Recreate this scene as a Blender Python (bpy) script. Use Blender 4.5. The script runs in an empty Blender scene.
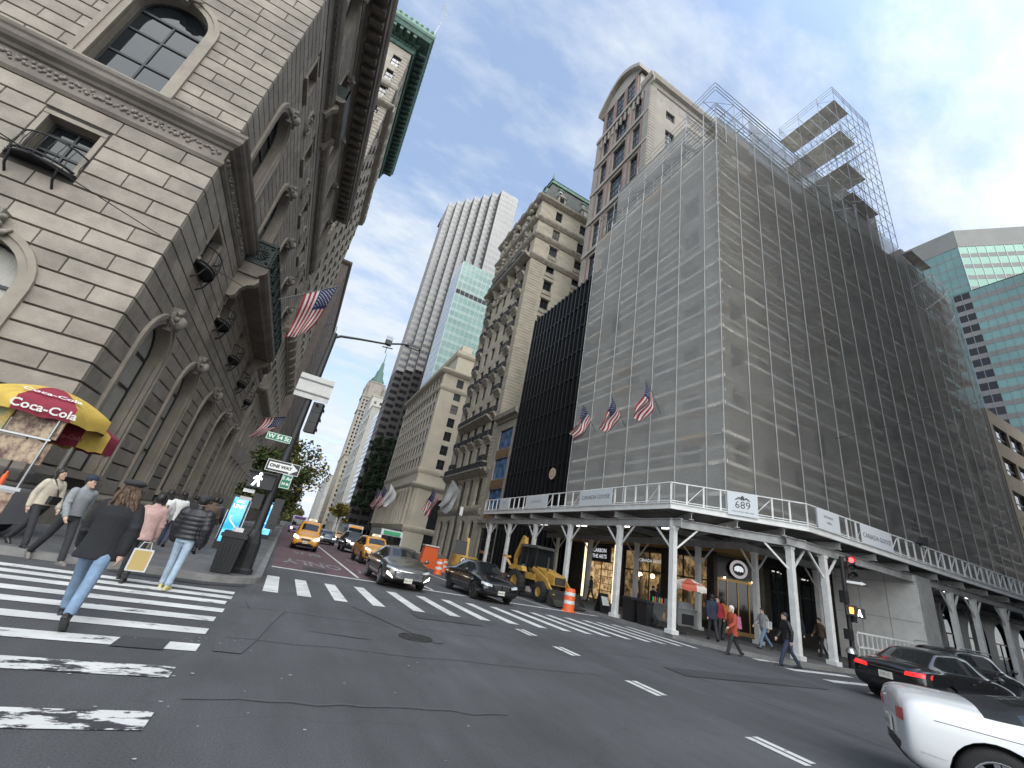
import bpy, bmesh, math, random
from mathutils import Vector, Matrix
from math import sin, cos, pi, radians, sqrt, atan2
random.seed(7)
C = bpy.context.scene.collection
SC = bpy.context.scene
WL = {}                       # world location of every thing / part, so parts can be written in world metres
CAM = Vector((0, 0, 1.6))

# ---------------------------------------------------------------- materials
MATS = {}
def nmat(name, col, rough=.7, metal=0., var=0., vscale=4., bump=0., bscale=30., island=0., col2=None, emit=0., spec=None, stretch=None, coat=0., detail=5):
    if name in MATS: return MATS[name]
    m = bpy.data.materials.new(name); m.use_nodes = True; MATS[name] = m
    nt = m.node_tree; N = nt.nodes; L = nt.links
    b = N['Principled BSDF']
    b.inputs['Base Color'].default_value = (*col, 1); b.inputs['Roughness'].default_value = rough
    b.inputs['Metallic'].default_value = metal
    if spec is not None: b.inputs['Specular IOR Level'].default_value = spec
    if coat: b.inputs['Coat Weight'].default_value = coat; b.inputs['Coat Roughness'].default_value = .04
    if emit:
        b.inputs['Emission Color'].default_value = (*col, 1); b.inputs['Emission Strength'].default_value = emit
    src = None
    if var or bump:
        tc = N.new('ShaderNodeTexCoord'); mp = N.new('ShaderNodeMapping')
        L.new(tc.outputs['Object'], mp.inputs['Vector'])
        if stretch: mp.inputs['Scale'].default_value = stretch
    if var:
        nz = N.new('ShaderNodeTexNoise'); nz.inputs['Scale'].default_value = vscale; nz.inputs['Detail'].default_value = detail
        nz.inputs['Roughness'].default_value = .65
        L.new(mp.outputs['Vector'], nz.inputs['Vector'])
        rp = N.new('ShaderNodeValToRGB'); rp.color_ramp.elements[0].position = .3; rp.color_ramp.elements[1].position = .72
        c2 = col2 or tuple(min(1, c * (1 + var)) for c in col)
        c1 = tuple(max(0, c * (1 - var)) for c in col)
        rp.color_ramp.elements[0].color = (*c1, 1); rp.color_ramp.elements[1].color = (*c2, 1)
        L.new(nz.outputs['Fac'], rp.inputs['Fac']); src = rp.outputs['Color']
    if island:
        g = N.new('ShaderNodeNewGeometry'); mr = N.new('ShaderNodeMapRange')
        mr.inputs['To Min'].default_value = 1 - island; mr.inputs['To Max'].default_value = 1 + island
        L.new(g.outputs['Random Per Island'], mr.inputs['Value'])
        mx = N.new('ShaderNodeMix'); mx.data_type = 'RGBA'; mx.blend_type = 'MULTIPLY'; mx.inputs[0].default_value = 1
        if src: L.new(src, mx.inputs[6])
        else: mx.inputs[6].default_value = (*col, 1)
        L.new(mr.outputs['Result'], mx.inputs[7]); src = mx.outputs[2]
    if src: L.new(src, b.inputs['Base Color'])
    if bump:
        n2 = N.new('ShaderNodeTexNoise'); n2.inputs['Scale'].default_value = bscale; n2.inputs['Detail'].default_value = 6
        L.new(mp.outputs['Vector'], n2.inputs['Vector'])
        bp = N.new('ShaderNodeBump'); bp.inputs['Strength'].default_value = bump; bp.inputs['Distance'].default_value = .02
        L.new(n2.outputs['Fac'], bp.inputs['Height']); L.new(bp.outputs['Normal'], b.inputs['Normal'])
    return m

def glassmat(name, col=(.02, .025, .03), rough=.06, spec=.6, wob=.0):
    m = nmat(name, col, rough, spec=spec)
    if wob:
        nt = m.node_tree; N = nt.nodes; L = nt.links
        tc = N.new('ShaderNodeTexCoord'); n2 = N.new('ShaderNodeTexNoise'); n2.inputs['Scale'].default_value = .35
        L.new(tc.outputs['Object'], n2.inputs['Vector'])
        bp = N.new('ShaderNodeBump'); bp.inputs['Strength'].default_value = wob; bp.inputs['Distance'].default_value = .2
        L.new(n2.outputs['Fac'], bp.inputs['Height']); L.new(bp.outputs['Normal'], N['Principled BSDF'].inputs['Normal'])
    return m

# ---------------------------------------------------------------- mesh builder
class MB:
    def __init__(s): s.v = []; s.f = []; s.m = []; s.s = []
    def add(s, vs, fs, m=0, smooth=False):
        o = len(s.v); s.v.extend([tuple(p) for p in vs])
        for f in fs: s.f.append([i + o for i in f]); s.m.append(m); s.s.append(smooth)
    def quad(s, a, b, c, d, m=0): s.add([a, b, c, d], [(0, 1, 2, 3)], m)
    def poly(s, pts, m=0): s.add(pts, [tuple(range(len(pts)))], m)
    def box(s, x0, x1, y0, y1, z0, z1, m=0):
        s.hexa([(x0, y0, z0), (x1, y0, z0), (x1, y1, z0), (x0, y1, z0), (x0, y0, z1), (x1, y0, z1), (x1, y1, z1), (x0, y1, z1)], m)
    def hexa(s, p, m=0):
        s.add(p, [(0, 3, 2, 1), (4, 5, 6, 7), (0, 1, 5, 4), (1, 2, 6, 5), (2, 3, 7, 6), (3, 0, 4, 7)], m)
    def cbox(s, c, sx, sy, sz, rz=0, m=0, taper=1.):
        ca, sa = cos(rz), sin(rz); P = []
        for k, z in ((1, c[2] - sz / 2), (taper, c[2] + sz / 2)):
            for x, y in ((-1, -1), (1, -1), (1, 1), (-1, 1)):
                X = x * sx / 2 * k; Y = y * sy / 2 * k
                P.append((c[0] + X * ca - Y * sa, c[1] + X * sa + Y * ca, z))
        s.hexa(P, m)
    def beam(s, p, q, w, h=None, m=0, up=(0, 0, 1)):
        p = Vector(p); q = Vector(q); h = h or w; d = (q - p).normalized(); u = Vector(up)
        if abs(d.dot(u)) > .98: u = Vector((1, 0, 0))
        r = d.cross(u).normalized() * (w / 2); u = r.cross(d).normalized() * (h / 2)
        s.hexa([p - r - u, p + r - u, q + r - u, q - r - u, p - r + u, p + r + u, q + r + u, q - r + u], m)
    def tube(s, pts, rad, n=8, m=0, caps=True, smooth=True):
        pts = [Vector(p) for p in pts]
        if not isinstance(rad, (list, tuple)): rad = [rad] * len(pts)
        o = len(s.v); u = None; vs = []
        for i, p in enumerate(pts):
            d = (pts[min(i + 1, len(pts) - 1)] - pts[max(i - 1, 0)]).normalized()
            if u is None: u = Vector((0, 0, 1)) if abs(d.z) < .9 else Vector((1, 0, 0))
            r = d.cross(u).normalized(); u = r.cross(d).normalized()
            for k in range(n):
                a = 2 * pi * k / n; vs.append(p + (r * cos(a) + u * sin(a)) * rad[i])
        fs = []
        for i in range(len(pts) - 1):
            for k in range(n): fs.append((i * n + k, i * n + (k + 1) % n, (i + 1) * n + (k + 1) % n, (i + 1) * n + k))
        s.add(vs, fs, m, smooth)
        if caps:
            s.add(vs[:n], [tuple(range(n))[::-1]], m); s.add(vs[-n:], [tuple(range(n))], m)
    def lathe(s, c, prof, n=16, m=0, axis='z', smooth=True):
        vs = []; fs = []
        for r, h in prof:
            for k in range(n):
                a = 2 * pi * k / n; x, y = r * cos(a), r * sin(a)
                if axis == 'z': vs.append((c[0] + x, c[1] + y, c[2] + h))
                elif axis == 'x': vs.append((c[0] + h, c[1] + x, c[2] + y))
                else: vs.append((c[0] + x, c[1] + h, c[2] + y))
        for i in range(len(prof) - 1):
            for k in range(n): fs.append((i * n + k, i * n + (k + 1) % n, (i + 1) * n + (k + 1) % n, (i + 1) * n + k))
        s.add(vs, fs, m, smooth)
    def ball(s, c, r, n=10, m=0, sx=1, sy=1, sz=1):
        vs = []; fs = []; k = n // 2 + 1
        for i in range(k + 1):
            t = pi * i / k
            for j in range(n):
                a = 2 * pi * j / n; vs.append((c[0] + r * sx * sin(t) * cos(a), c[1] + r * sy * sin(t) * sin(a), c[2] + r * sz * cos(t)))
        for i in range(k):
            for j in range(n): fs.append((i * n + j, (i + 1) * n + j, (i + 1) * n + (j + 1) % n, i * n + (j + 1) % n))
        s.add(vs, fs, m, True)
    def build(s, name, mats, parent=None, smooth=None, loc=None, fix=True):
        off = WL.get(parent.name, Vector((0, 0, 0))) if parent else Vector(loc or (0, 0, 0))
        me = bpy.data.meshes.new(name)
        me.from_pydata([(v[0] - off[0], v[1] - off[1], v[2] - off[2]) for v in s.v], [], s.f)
        for mt in (mats if isinstance(mats, (list, tuple)) else [mats]): me.materials.append(mt)
        me.polygons.foreach_set('material_index', s.m)
        me.polygons.foreach_set('use_smooth', [bool(smooth)] * len(s.f) if smooth is not None else s.s)
        me.update()
        if fix:
            bm = bmesh.new(); bm.from_mesh(me); bmesh.ops.recalc_face_normals(bm, faces=bm.faces); bm.to_mesh(me); bm.free()
        o = bpy.data.objects.new(name, me); C.objects.link(o)
        if parent: o.parent = parent; WL[o.name] = off
        else: o.location = off; WL[o.name] = off
        return o

def thing(name, label, cat, loc=(0, 0, 0), rz=0, group=None, kind=None):
    o = bpy.data.objects.new(name, None); C.objects.link(o); o.location = loc; o.rotation_euler = (0, 0, rz)
    o.empty_display_size = .3
    WL[o.name] = Vector(loc) if rz == 0 else Vector((0, 0, 0))
    tag(o, label, cat, group, kind); return o
def proto(name, label, cat, loc=(0, 0, 0), rz=0, group=None):      # a thing whose parts are written in its own local metres
    o = thing(name, label, cat, loc, rz, group); WL[o.name] = Vector((0, 0, 0)); return o
def tag(o, label=None, cat=None, group=None, kind=None):
    if label: o['label'] = label
    if cat: o['category'] = cat
    if group: o['group'] = group
    if kind: o['kind'] = kind
    return o
def dup(root, loc, rz, label=None, group=None, scale=None):
    r = root.copy(); C.objects.link(r); r.location = loc; r.rotation_euler = (0, 0, rz)
    if scale: r.scale = scale
    if label: r['label'] = label
    if group: r['group'] = group
    for ch in list(root.children):
        c = ch.copy(); C.objects.link(c); c.parent = r
        for g in list(ch.children):
            d = g.copy(); C.objects.link(d); d.parent = c
    return r
def struct(mb, name, mats, **k):
    o = mb.build(name, mats, **k); o['kind'] = 'structure'; return o

def text_mb(mb, s, fr, u, z, size, d=.01, m=0, align='CENTER', thick=.004, bold=0., sx=1., rot180=False):
    cu = bpy.data.curves.new('t', 'FONT'); cu.body = s; cu.size = size; cu.align_x = align; cu.align_y = 'CENTER'
    cu.extrude = 0; cu.offset = bold; cu.resolution_u = 2
    ob = bpy.data.objects.new('t', cu); C.objects.link(ob)
    dg = bpy.context.evaluated_depsgraph_get(); dg.update(); ev = ob.evaluated_get(dg); me = ev.to_mesh()
    k = -1 if rot180 else 1
    vs = [fr.p(u + v.co.x * sx * k, z + v.co.y * k, d) for v in me.vertices]
    mb.add(vs, [tuple(p.vertices) for p in me.polygons], m)
    ev.to_mesh_clear(); bpy.data.objects.remove(ob); bpy.data.curves.remove(cu)

# ---------------------------------------------------------------- facade frames
class Fr:
    """origin, horizontal direction u, outward normal n; p(u, z, d)"""
    def __init__(s, o, u, n): s.o = Vector(o); s.u = Vector(u).normalized(); s.n = Vector(n).normalized()
    def p(s, u, z, d=0.): return s.o + s.u * u + s.n * d + Vector((0, 0, z))
def fbox(mb, fr, u0, u1, z0, z1, d0, d1, m=0):
    mb.hexa([fr.p(u0, z0, d0), fr.p(u1, z0, d0), fr.p(u1, z0, d1), fr.p(u0, z0, d1), fr.p(u0, z1, d0), fr.p(u1, z1, d0), fr.p(u1, z1, d1), fr.p(u0, z1, d1)], m)
def ffrus(mb, fr, u0, u1, z0, z1, d0, d1, e, m=0):     # block with chamfered front
    mb.hexa([fr.p(u0, z0, d0), fr.p(u1, z0, d0), fr.p(u1 - e, z0 + e, d1), fr.p(u0 + e, z0 + e, d1), fr.p(u0, z1, d0), fr.p(u1, z1, d0), fr.p(u1 - e, z1 - e, d1), fr.p(u0 + e, z1 - e, d1)], m)
def fprof(mb, fr, u0, u1, prof, m=0, ret0=0., ret1=0.):     # moulding: profile [(z, d)] swept along u; ends mitred by d when ret = 1
    a = [fr.p(u0 - ret0 * d, z, d) for z, d in prof]; b = [fr.p(u1 + ret1 * d, z, d) for z, d in prof]
    n = len(prof); mb.add(a + b, [(i, i + 1, n + i + 1, n + i) for i in range(n - 1)], m)
    mb.add(a, [tuple(range(n))], m); mb.add(b, [tuple(range(n))[::-1]], m)
def arch_pts(u, zs, r, n=12): return [(u - r * cos(pi * i / n), zs + r * sin(pi * i / n)) for i in range(n + 1)]
def outline(o, n=12):
    u, w, zb, zt, ar = o
    h = w / 2
    if ar: return [(u - h, zb)] + arch_pts(u, zt - h, h, n) + [(u + h, zb)]
    return [(u - h, zb), (u - h, zt), (u + h, zt), (u + h, zb)]
def wall_rows(mb, fr, u0, u1, rows, depth=.3, m=0, d=0., mrev=None):
    """rows: (z0, z1, [(u, w, zb, zt, arch)]) - a wall sheet with real openings and reveals"""
    mrev = m if mrev is None else mrev
    for z0, z1, ops in rows:
        ops = sorted(ops); cur = u0
        for o in ops:
            u, w, zb, zt, ar = o; a, b = u - w / 2, u + w / 2
            if a > cur + 1e-6: mb.quad(fr.p(cur, z0, d), fr.p(a, z0, d), fr.p(a, z1, d), fr.p(cur, z1, d), m)
            if zb > z0: mb.quad(fr.p(a, z0, d), fr.p(b, z0, d), fr.p(b, zb, d), fr.p(a, zb, d), m)
            pts = outline(o)
            top = pts[1:-1]
            for (ua, za), (ub, zb2) in zip(top[:-1], top[1:]):
                if ub - ua > 1e-6 and z1 > max(za, zb2) - 1e-6:
                    mb.quad(fr.p(ua, za, d), fr.p(ub, zb2, d), fr.p(ub, z1, d), fr.p(ua, z1, d), m)
            pp = pts + [pts[0]]
            for (ua, za), (ub, zb2) in zip(pp[:-1], pp[1:]):
                mb.quad(fr.p(ua, za, d), fr.p(ub, zb2, d), fr.p(ub, zb2, d - depth), fr.p(ua, za, d - depth), mrev)
            cur = b
        if u1 > cur + 1e-6: mb.quad(fr.p(cur, z0, d), fr.p(u1, z0, d), fr.p(u1, z1, d), fr.p(cur, z1, d), m)

def win_geo(mf, mg, fr, o, dep, fw=.07, mull=1, trans=(.5,), gm=0, bars=0):
    """frame boxes into mf, glass sheet into mg"""
    u, w, zb, zt, ar = o; h = w / 2; zs = zt - h if ar else zt
    d0, d1 = dep - .02, dep + .05
    fbox(mf, fr, u - h, u - h + fw, zb, zs, d0, d1); fbox(mf, fr, u + h - fw, u + h, zb, zs, d0, d1)
    fbox(mf, fr, u - h + fw, u + h - fw, zb, zb + fw, d0, d1)
    if not ar: fbox(mf, fr, u - h + fw, u + h - fw, zt - fw, zt, d0, d1)
    for i in range(mull):
        uu = u - h + w * (i + 1) / (mull + 1); fbox(mf, fr, uu - fw * .4, uu + fw * .4, zb + fw, zs - (0 if ar else fw), d0, d1 - .01)
    for t in trans:
        zz = zb + (zs - zb) * t; fbox(mf, fr, u - h + fw, u + h - fw, zz - fw * .5, zz + fw * .5, d0, d1 - .004)
    if ar:
        fbox(mf, fr, u - h + fw, u + h - fw, zs - fw * .6, zs + fw * .6, d0, d1 + .01)
        P = arch_pts(u, zs, h, 12); Q = arch_pts(u, zs, h - fw, 12)
        for i in range(12):
            a, b, c, e = P[i], P[i + 1], Q[i + 1], Q[i]
            mf.hexa([fr.p(*a, d0), fr.p(*b, d0), fr.p(*c, d0), fr.p(*e, d0), fr.p(*a, d1), fr.p(*b, d1), fr.p(*c, d1), fr.p(*e, d1)])
    if mg is not None: mg.poly([fr.p(a, b, dep - .005) for a, b in outline(o)], gm)

WIN_STYLES = {}
def make_windows(parent, wins, fmat, gmats, limit=60, pane_child=False, fw=.07, mull=1, trans=(.5,), name='window'):
    """wins: list of (fr, opening, dep). The nearest are parts of their own, the rest one part."""
    wins = sorted(wins, key=lambda w: (w[0].p(w[1][0], w[1][2]) - CAM).length)
    rest = MB(); gm = len(gmats)
    for i, (fr, o, dep) in enumerate(wins):
        k = random.choices(range(gm), [max(.05, 1 - .75 * (j > 0)) for j in range(gm)])[0]
        if i < limit and pane_child:
            a = MB(); b = MB(); win_geo(a, b, fr, o, dep, fw, mull, trans); w = a.build(name, fmat, parent); b.build('pane', gmats[k], w)
        else:
            a = MB() if i < limit else rest; t = MB(); win_geo(a, t, fr, o, dep, fw, mull, trans)
            a.add(t.v, t.f, 1 + k)
            if i < limit: a.build(name, [fmat] + gmats, parent)
    if rest.v:
        r = rest.build(name, [fmat] + gmats, parent); r['kind'] = 'stuff'
# ================================================================ camera, light, sky
YAW, PIT, ROL, FPX = radians(23.506), radians(23.061), radians(10.923), 415.3
fw_ = Vector((sin(YAW) * cos(PIT), cos(YAW) * cos(PIT), sin(PIT))); rt_ = Vector((cos(YAW), -sin(YAW), 0)); up_ = rt_.cross(fw_)
r2 = rt_ * cos(ROL) + up_ * sin(ROL); u2 = -rt_ * sin(ROL) + up_ * cos(ROL)
cd = bpy.data.cameras.new('camera'); cam = bpy.data.objects.new('camera', cd); C.objects.link(cam)
cam.matrix_world = Matrix(((r2.x, u2.x, -fw_.x, 0), (r2.y, u2.y, -fw_.y, 0), (r2.z, u2.z, -fw_.z, 1.6), (0, 0, 0, 1)))
cd.sensor_width = 36; cd.lens = 36 * FPX / 1024; cd.clip_end = 6000; cd.clip_start = .05
SC.camera = cam
SUN_EL, SUN_AZ = radians(50), radians(176)          # azimuth from north, clockwise: the sun stands in the south-southwest
w = bpy.data.worlds.new('World'); SC.world = w; w.use_nodes = True
nt = w.node_tree; N = nt.nodes; L = nt.links
bg = N['Background']; bg.inputs['Strength'].default_value = .085
sky = N.new('ShaderNodeTexSky'); sky.sky_type = 'NISHITA'; sky.sun_disc = False
sky.sun_elevation = SUN_EL; sky.sun_rotation = SUN_AZ; sky.dust_density = .7; sky.air_density = 1.0; sky.ozone_density = 1.5
tc = N.new('ShaderNodeTexCoord'); sp = N.new('ShaderNodeSeparateXYZ'); L.new(tc.outputs['Generated'], sp.inputs[0])
ad = N.new('ShaderNodeMath'); ad.operation = 'MAXIMUM'; ad.inputs[1].default_value = 0; L.new(sp.outputs['Z'], ad.inputs[0])
ad2 = N.new('ShaderNodeMath'); ad2.operation = 'ADD'; ad2.inputs[1].default_value = .22; L.new(ad.outputs[0], ad2.inputs[0])
dx = N.new('ShaderNodeMath'); dx.operation = 'DIVIDE'; L.new(sp.outputs['X'], dx.inputs[0]); L.new(ad2.outputs[0], dx.inputs[1])
dy = N.new('ShaderNodeMath'); dy.operation = 'DIVIDE'; L.new(sp.outputs['Y'], dy.inputs[0]); L.new(ad2.outputs[0], dy.inputs[1])
cb = N.new('ShaderNodeCombineXYZ'); L.new(dx.outputs[0], cb.inputs[0]); L.new(dy.outputs[0], cb.inputs[1])
mp = N.new('ShaderNodeMapping'); mp.inputs['Rotation'].default_value = (0, 0, radians(-28)); mp.inputs['Scale'].default_value = (1.0, 1.9, 1); mp.inputs['Location'].default_value = (.35, .2, 0)
L.new(cb.outputs[0], mp.inputs['Vector'])
n1 = N.new('ShaderNodeTexNoise'); n1.inputs['Scale'].default_value = 1.15; n1.inputs['Detail'].default_value = 9; n1.inputs['Roughness'].default_value = .56; n1.inputs['Distortion'].default_value = .35
L.new(mp.outputs[0], n1.inputs['Vector'])
n2 = N.new('ShaderNodeTexNoise'); n2.inputs['Scale'].default_value = 5.5; n2.inputs['Detail'].default_value = 7; n2.inputs['Roughness'].default_value = .6
L.new(mp.outputs[0], n2.inputs['Vector'])
mxn = N.new('ShaderNodeMix'); mxn.inputs[0].default_value = .42; L.new(n1.outputs['Fac'], mxn.inputs[2]); L.new(n2.outputs['Fac'], mxn.inputs[3])
# more cloud low down than overhead
hz = N.new('ShaderNodeMapRange'); hz.inputs['From Min'].default_value = .15; hz.inputs['From Max'].default_value = .85; hz.inputs['To Min'].default_value = .12; hz.inputs['To Max'].default_value = -.02
L.new(sp.outputs['Z'], hz.inputs['Value'])
ad3 = N.new('ShaderNodeMath'); ad3.operation = 'ADD'; L.new(mxn.outputs[0], ad3.inputs[0]); L.new(hz.outputs[0], ad3.inputs[1])
rp = N.new('ShaderNodeValToRGB'); rp.color_ramp.elements[0].position = .42; rp.color_ramp.elements[1].position = .60
rp.color_ramp.elements[0].color = (.32, .32, .32, 1); rp.color_ramp.elements[1].color = (.97, .97, .97, 1)
L.new(ad3.outputs[0], rp.inputs['Fac'])
cl = N.new('ShaderNodeValToRGB'); cl.color_ramp.elements[0].position = .40; cl.color_ramp.elements[1].position = .78
cl.color_ramp.elements[0].color = (3.2, 3.8, 4.55, 1); cl.color_ramp.elements[1].color = (4.5, 4.7, 4.95, 1)
L.new(ad3.outputs[0], cl.inputs['Fac'])
mx = N.new('ShaderNodeMix'); mx.data_type = 'RGBA'; mxm = N.new('ShaderNodeMath'); mxm.operation = 'MAXIMUM'; L.new(rp.outputs['Color'], mxm.inputs[0]); L.new(mxm.outputs[0], mx.inputs[0]); sb_ = N.new('ShaderNodeVectorMath'); sb_.operation = 'SCALE'; sb_.inputs['Scale'].default_value = 1.5; L.new(sky.outputs[0], sb_.inputs[0]); L.new(sb_.outputs[0], mx.inputs[6]); L.new(cl.outputs['Color'], mx.inputs[7])
# the thin cloud is brighter towards the sun, which stands behind the camera
sv0 = tuple(Vector((.12, -.88, .46)).normalized())
dt = N.new('ShaderNodeVectorMath'); dt.operation = 'DOT_PRODUCT'; dt.inputs[1].default_value = sv0; L.new(tc.outputs['Generated'], dt.inputs[0])
gm = N.new('ShaderNodeMapRange'); gm.interpolation_type = 'SMOOTHSTEP'; gm.inputs['From Min'].default_value = .12; gm.inputs['From Max'].default_value = 1.; gm.inputs['To Min'].default_value = 1.; gm.inputs['To Max'].default_value = 3.7; L.new(dt.outputs['Value'], gm.inputs['Value'])
gw = N.new('ShaderNodeMix'); gw.data_type = 'RGBA'; gw.blend_type = 'MULTIPLY'; gw.inputs[7].default_value = (1.07, 1.0, .90, 1)       # and warmer there
gf = N.new('ShaderNodeMapRange'); gf.inputs['From Min'].default_value = 1.; gf.inputs['From Max'].default_value = 2.6; L.new(gm.outputs['Result'], gf.inputs['Value']); L.new(gf.outputs['Result'], gw.inputs[0]); L.new(gf.outputs['Result'], mxm.inputs[1]); L.new(mx.outputs[2], gw.inputs[6])
gx = N.new('ShaderNodeVectorMath'); gx.operation = 'SCALE'; L.new(gw.outputs[2], gx.inputs[0]); L.new(gm.outputs['Result'], gx.inputs['Scale'])
L.new(gx.outputs[0], bg.inputs['Color'])
sd = bpy.data.lights.new('sun', 'SUN'); sd.energy = .5; sd.angle = radians(30); sd.color = (1, .95, .88)
so = bpy.data.objects.new('sun', sd); C.objects.link(so); so.location = (0, 0, 200)
sv = Vector((sin(SUN_AZ) * cos(SUN_EL), cos(SUN_AZ) * cos(SUN_EL), sin(SUN_EL)))
so.rotation_euler = sv.to_track_quat('Z', 'Y').to_euler()
SC.view_settings.view_transform = 'Standard'; SC.view_settings.look = 'None'; SC.view_settings.exposure = 1.3; SC.view_settings.gamma = 1
SC.render.engine = 'CYCLES'
SC.cycles.use_denoising = True; SC.cycles.max_bounces = 8; SC.cycles.transparent_max_bounces = 24; SC.cycles.diffuse_bounces = 3

# ================================================================ materials
def asphalt(name, base, red=None):
    m = nmat(name, base, .82); nt = m.node_tree; N = nt.nodes; L = nt.links; b = N['Principled BSDF']
    tc = N.new('ShaderNodeTexCoord')
    def noise(sc, de=6, ro=.6, strv=None):
        n = N.new('ShaderNodeTexNoise'); n.inputs['Scale'].default_value = sc; n.inputs['Detail'].default_value = de; n.inputs['Roughness'].default_value = ro
        if strv:
            mp = N.new('ShaderNodeMapping'); mp.inputs['Scale'].default_value = strv; L.new(tc.outputs['Object'], mp.inputs[0]); L.new(mp.outputs[0], n.inputs['Vector'])
        else: L.new(tc.outputs['Object'], n.inputs['Vector'])
        return n.outputs['Fac']
    def ramp(f, a, b_, ca, cb):
        r = N.new('ShaderNodeValToRGB'); r.color_ramp.elements[0].position = a; r.color_ramp.elements[1].position = b_
        r.color_ramp.elements[0].color = (*ca, 1); r.color_ramp.elements[1].color = (*cb, 1); L.new(f, r.inputs[0]); return r.outputs[0]
    def mult(a, c):
        x = N.new('ShaderNodeMix'); x.data_type = 'RGBA'; x.blend_type = 'MULTIPLY'; x.inputs[0].default_value = 1; L.new(a, x.inputs[6]); L.new(c, x.inputs[7]); return x.outputs[2]
    g = lambda v: (v, v, v)
    c = ramp(noise(.35, 4), .3, .7, tuple(v * .78 for v in base), tuple(v * 1.25 for v in base))
    c = mult(c, ramp(noise(60, 3, .8), .3, .72, g(.55), g(1.5)))
    c = mult(c, ramp(noise(2.2, 5, .7, (1, .16, 1)), .35, .7, g(.88), g(1.16)))
    # pale scuffed streaks and oil stains
    st = N.new('ShaderNodeMix'); st.data_type = 'RGBA'; L.new(ramp(noise(.8, 7, .75, (.5, .5, 1)), .60, .72, g(0), g(.32)), st.inputs[0]); L.new(c, st.inputs[6]); st.inputs[7].default_value = (.11, .11, .115, 1)
    # cracks
    vo = N.new('ShaderNodeTexVoronoi'); vo.feature = 'DISTANCE_TO_EDGE'; vo.inputs['Scale'].default_value = .33
    wn = N.new('ShaderNodeTexNoise'); wn.inputs['Scale'].default_value = 1.5; wn.inputs['Detail'].default_value = 5; L.new(tc.outputs['Object'], wn.inputs['Vector'])
    vm = N.new('ShaderNodeVectorMath'); vm.operation = 'MULTIPLY_ADD'; vm.inputs[1].default_value = (.8, .8, 0); L.new(wn.outputs['Color'], vm.inputs[0]); L.new(tc.outputs['Object'], vm.inputs[2])
    L.new(vm.outputs[0], vo.inputs['Vector'])
    cr = mult(st.outputs[2], ramp(vo.outputs['Distance'], .001, .006, g(.85), g(1)))
    # bright flecks of torn litter and stone
    fl = N.new('ShaderNodeMix'); fl.data_type = 'RGBA'; L.new(ramp(noise(9, 2, .5), .80, .83, g(0), g(.55)), fl.inputs[0]); L.new(cr, fl.inputs[6]); fl.inputs[7].default_value = (.35, .35, .34, 1)
    L.new(fl.outputs[2], b.inputs['Base Color'])
    bp = N.new('ShaderNodeBump'); bp.inputs['Strength'].default_value = .5; bp.inputs['Distance'].default_value = .006; L.new(noise(90, 4, .8), bp.inputs['Height']); L.new(bp.outputs[0], b.inputs['Normal'])
    return m
ASPH = asphalt('asphalt', (.074, .075, .079))
PATCH = asphalt('asphalt patch', (.052, .053, .056))
REDLANE = asphalt('red bus lane asphalt', (.115, .072, .080))
def paint(name, lo, hi, col=(.74, .74, .72), sc=5.):
    """road paint worn through to the asphalt where the noise is low"""
    m = nmat(name, col, .6); nt = m.node_tree; N = nt.nodes; L = nt.links; b = N['Principled BSDF']
    tc = N.new('ShaderNodeTexCoord'); n = N.new('ShaderNodeTexNoise'); n.inputs['Scale'].default_value = sc; n.inputs['Detail'].default_value = 9; n.inputs['Roughness'].default_value = .72
    mp = N.new('ShaderNodeMapping'); mp.inputs['Scale'].default_value = (.6, 1.6, 1); L.new(tc.outputs['Object'], mp.inputs[0]); L.new(mp.outputs[0], n.inputs['Vector'])
    r = N.new('ShaderNodeValToRGB'); r.color_ramp.elements[0].position = lo; r.color_ramp.elements[1].position = hi
    r.color_ramp.elements[0].color = (.055, .056, .06, 1); r.color_ramp.elements[1].color = (*col, 1); L.new(n.outputs['Fac'], r.inputs[0])
    n2 = N.new('ShaderNodeTexNoise'); n2.inputs['Scale'].default_value = 1.3; n2.inputs['Detail'].default_value = 4; L.new(tc.outputs['Object'], n2.inputs['Vector'])
    r2_ = N.new('ShaderNodeValToRGB'); r2_.color_ramp.elements[0].position = .3; r2_.color_ramp.elements[1].position = .65; r2_.color_ramp.elements[0].color = (.72, .72, .72, 1)
    L.new(n2.outputs['Fac'], r2_.inputs[0])
    x = N.new('ShaderNodeMix'); x.data_type = 'RGBA'; x.blend_type = 'MULTIPLY'; x.inputs[0].default_value = 1; L.new(r.outputs[0], x.inputs[6]); L.new(r2_.outputs[0], x.inputs[7])
    L.new(x.outputs[2], b.inputs['Base Color']); return m
PAINT = paint('road paint', .365, .415, sc=4.); PAINT_W = paint('worn road paint', .475, .505, sc=4.2); PAINT_F = paint('faded road paint', .40, .60, (.40, .38, .38), 4.)
WALKM = nmat('sidewalk concrete', (.118, .118, .120), .8, var=.22, vscale=.8, bump=.15, bscale=60)
CURBM = nmat('kerb stone', (.20, .197, .19), .8, var=.25, vscale=2.5, bump=.2)
SEAM = nmat('pavement seam', (.03, .03, .031), .9)
TAR = nmat('tar seam', (.088, .089, .092), .8)

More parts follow.
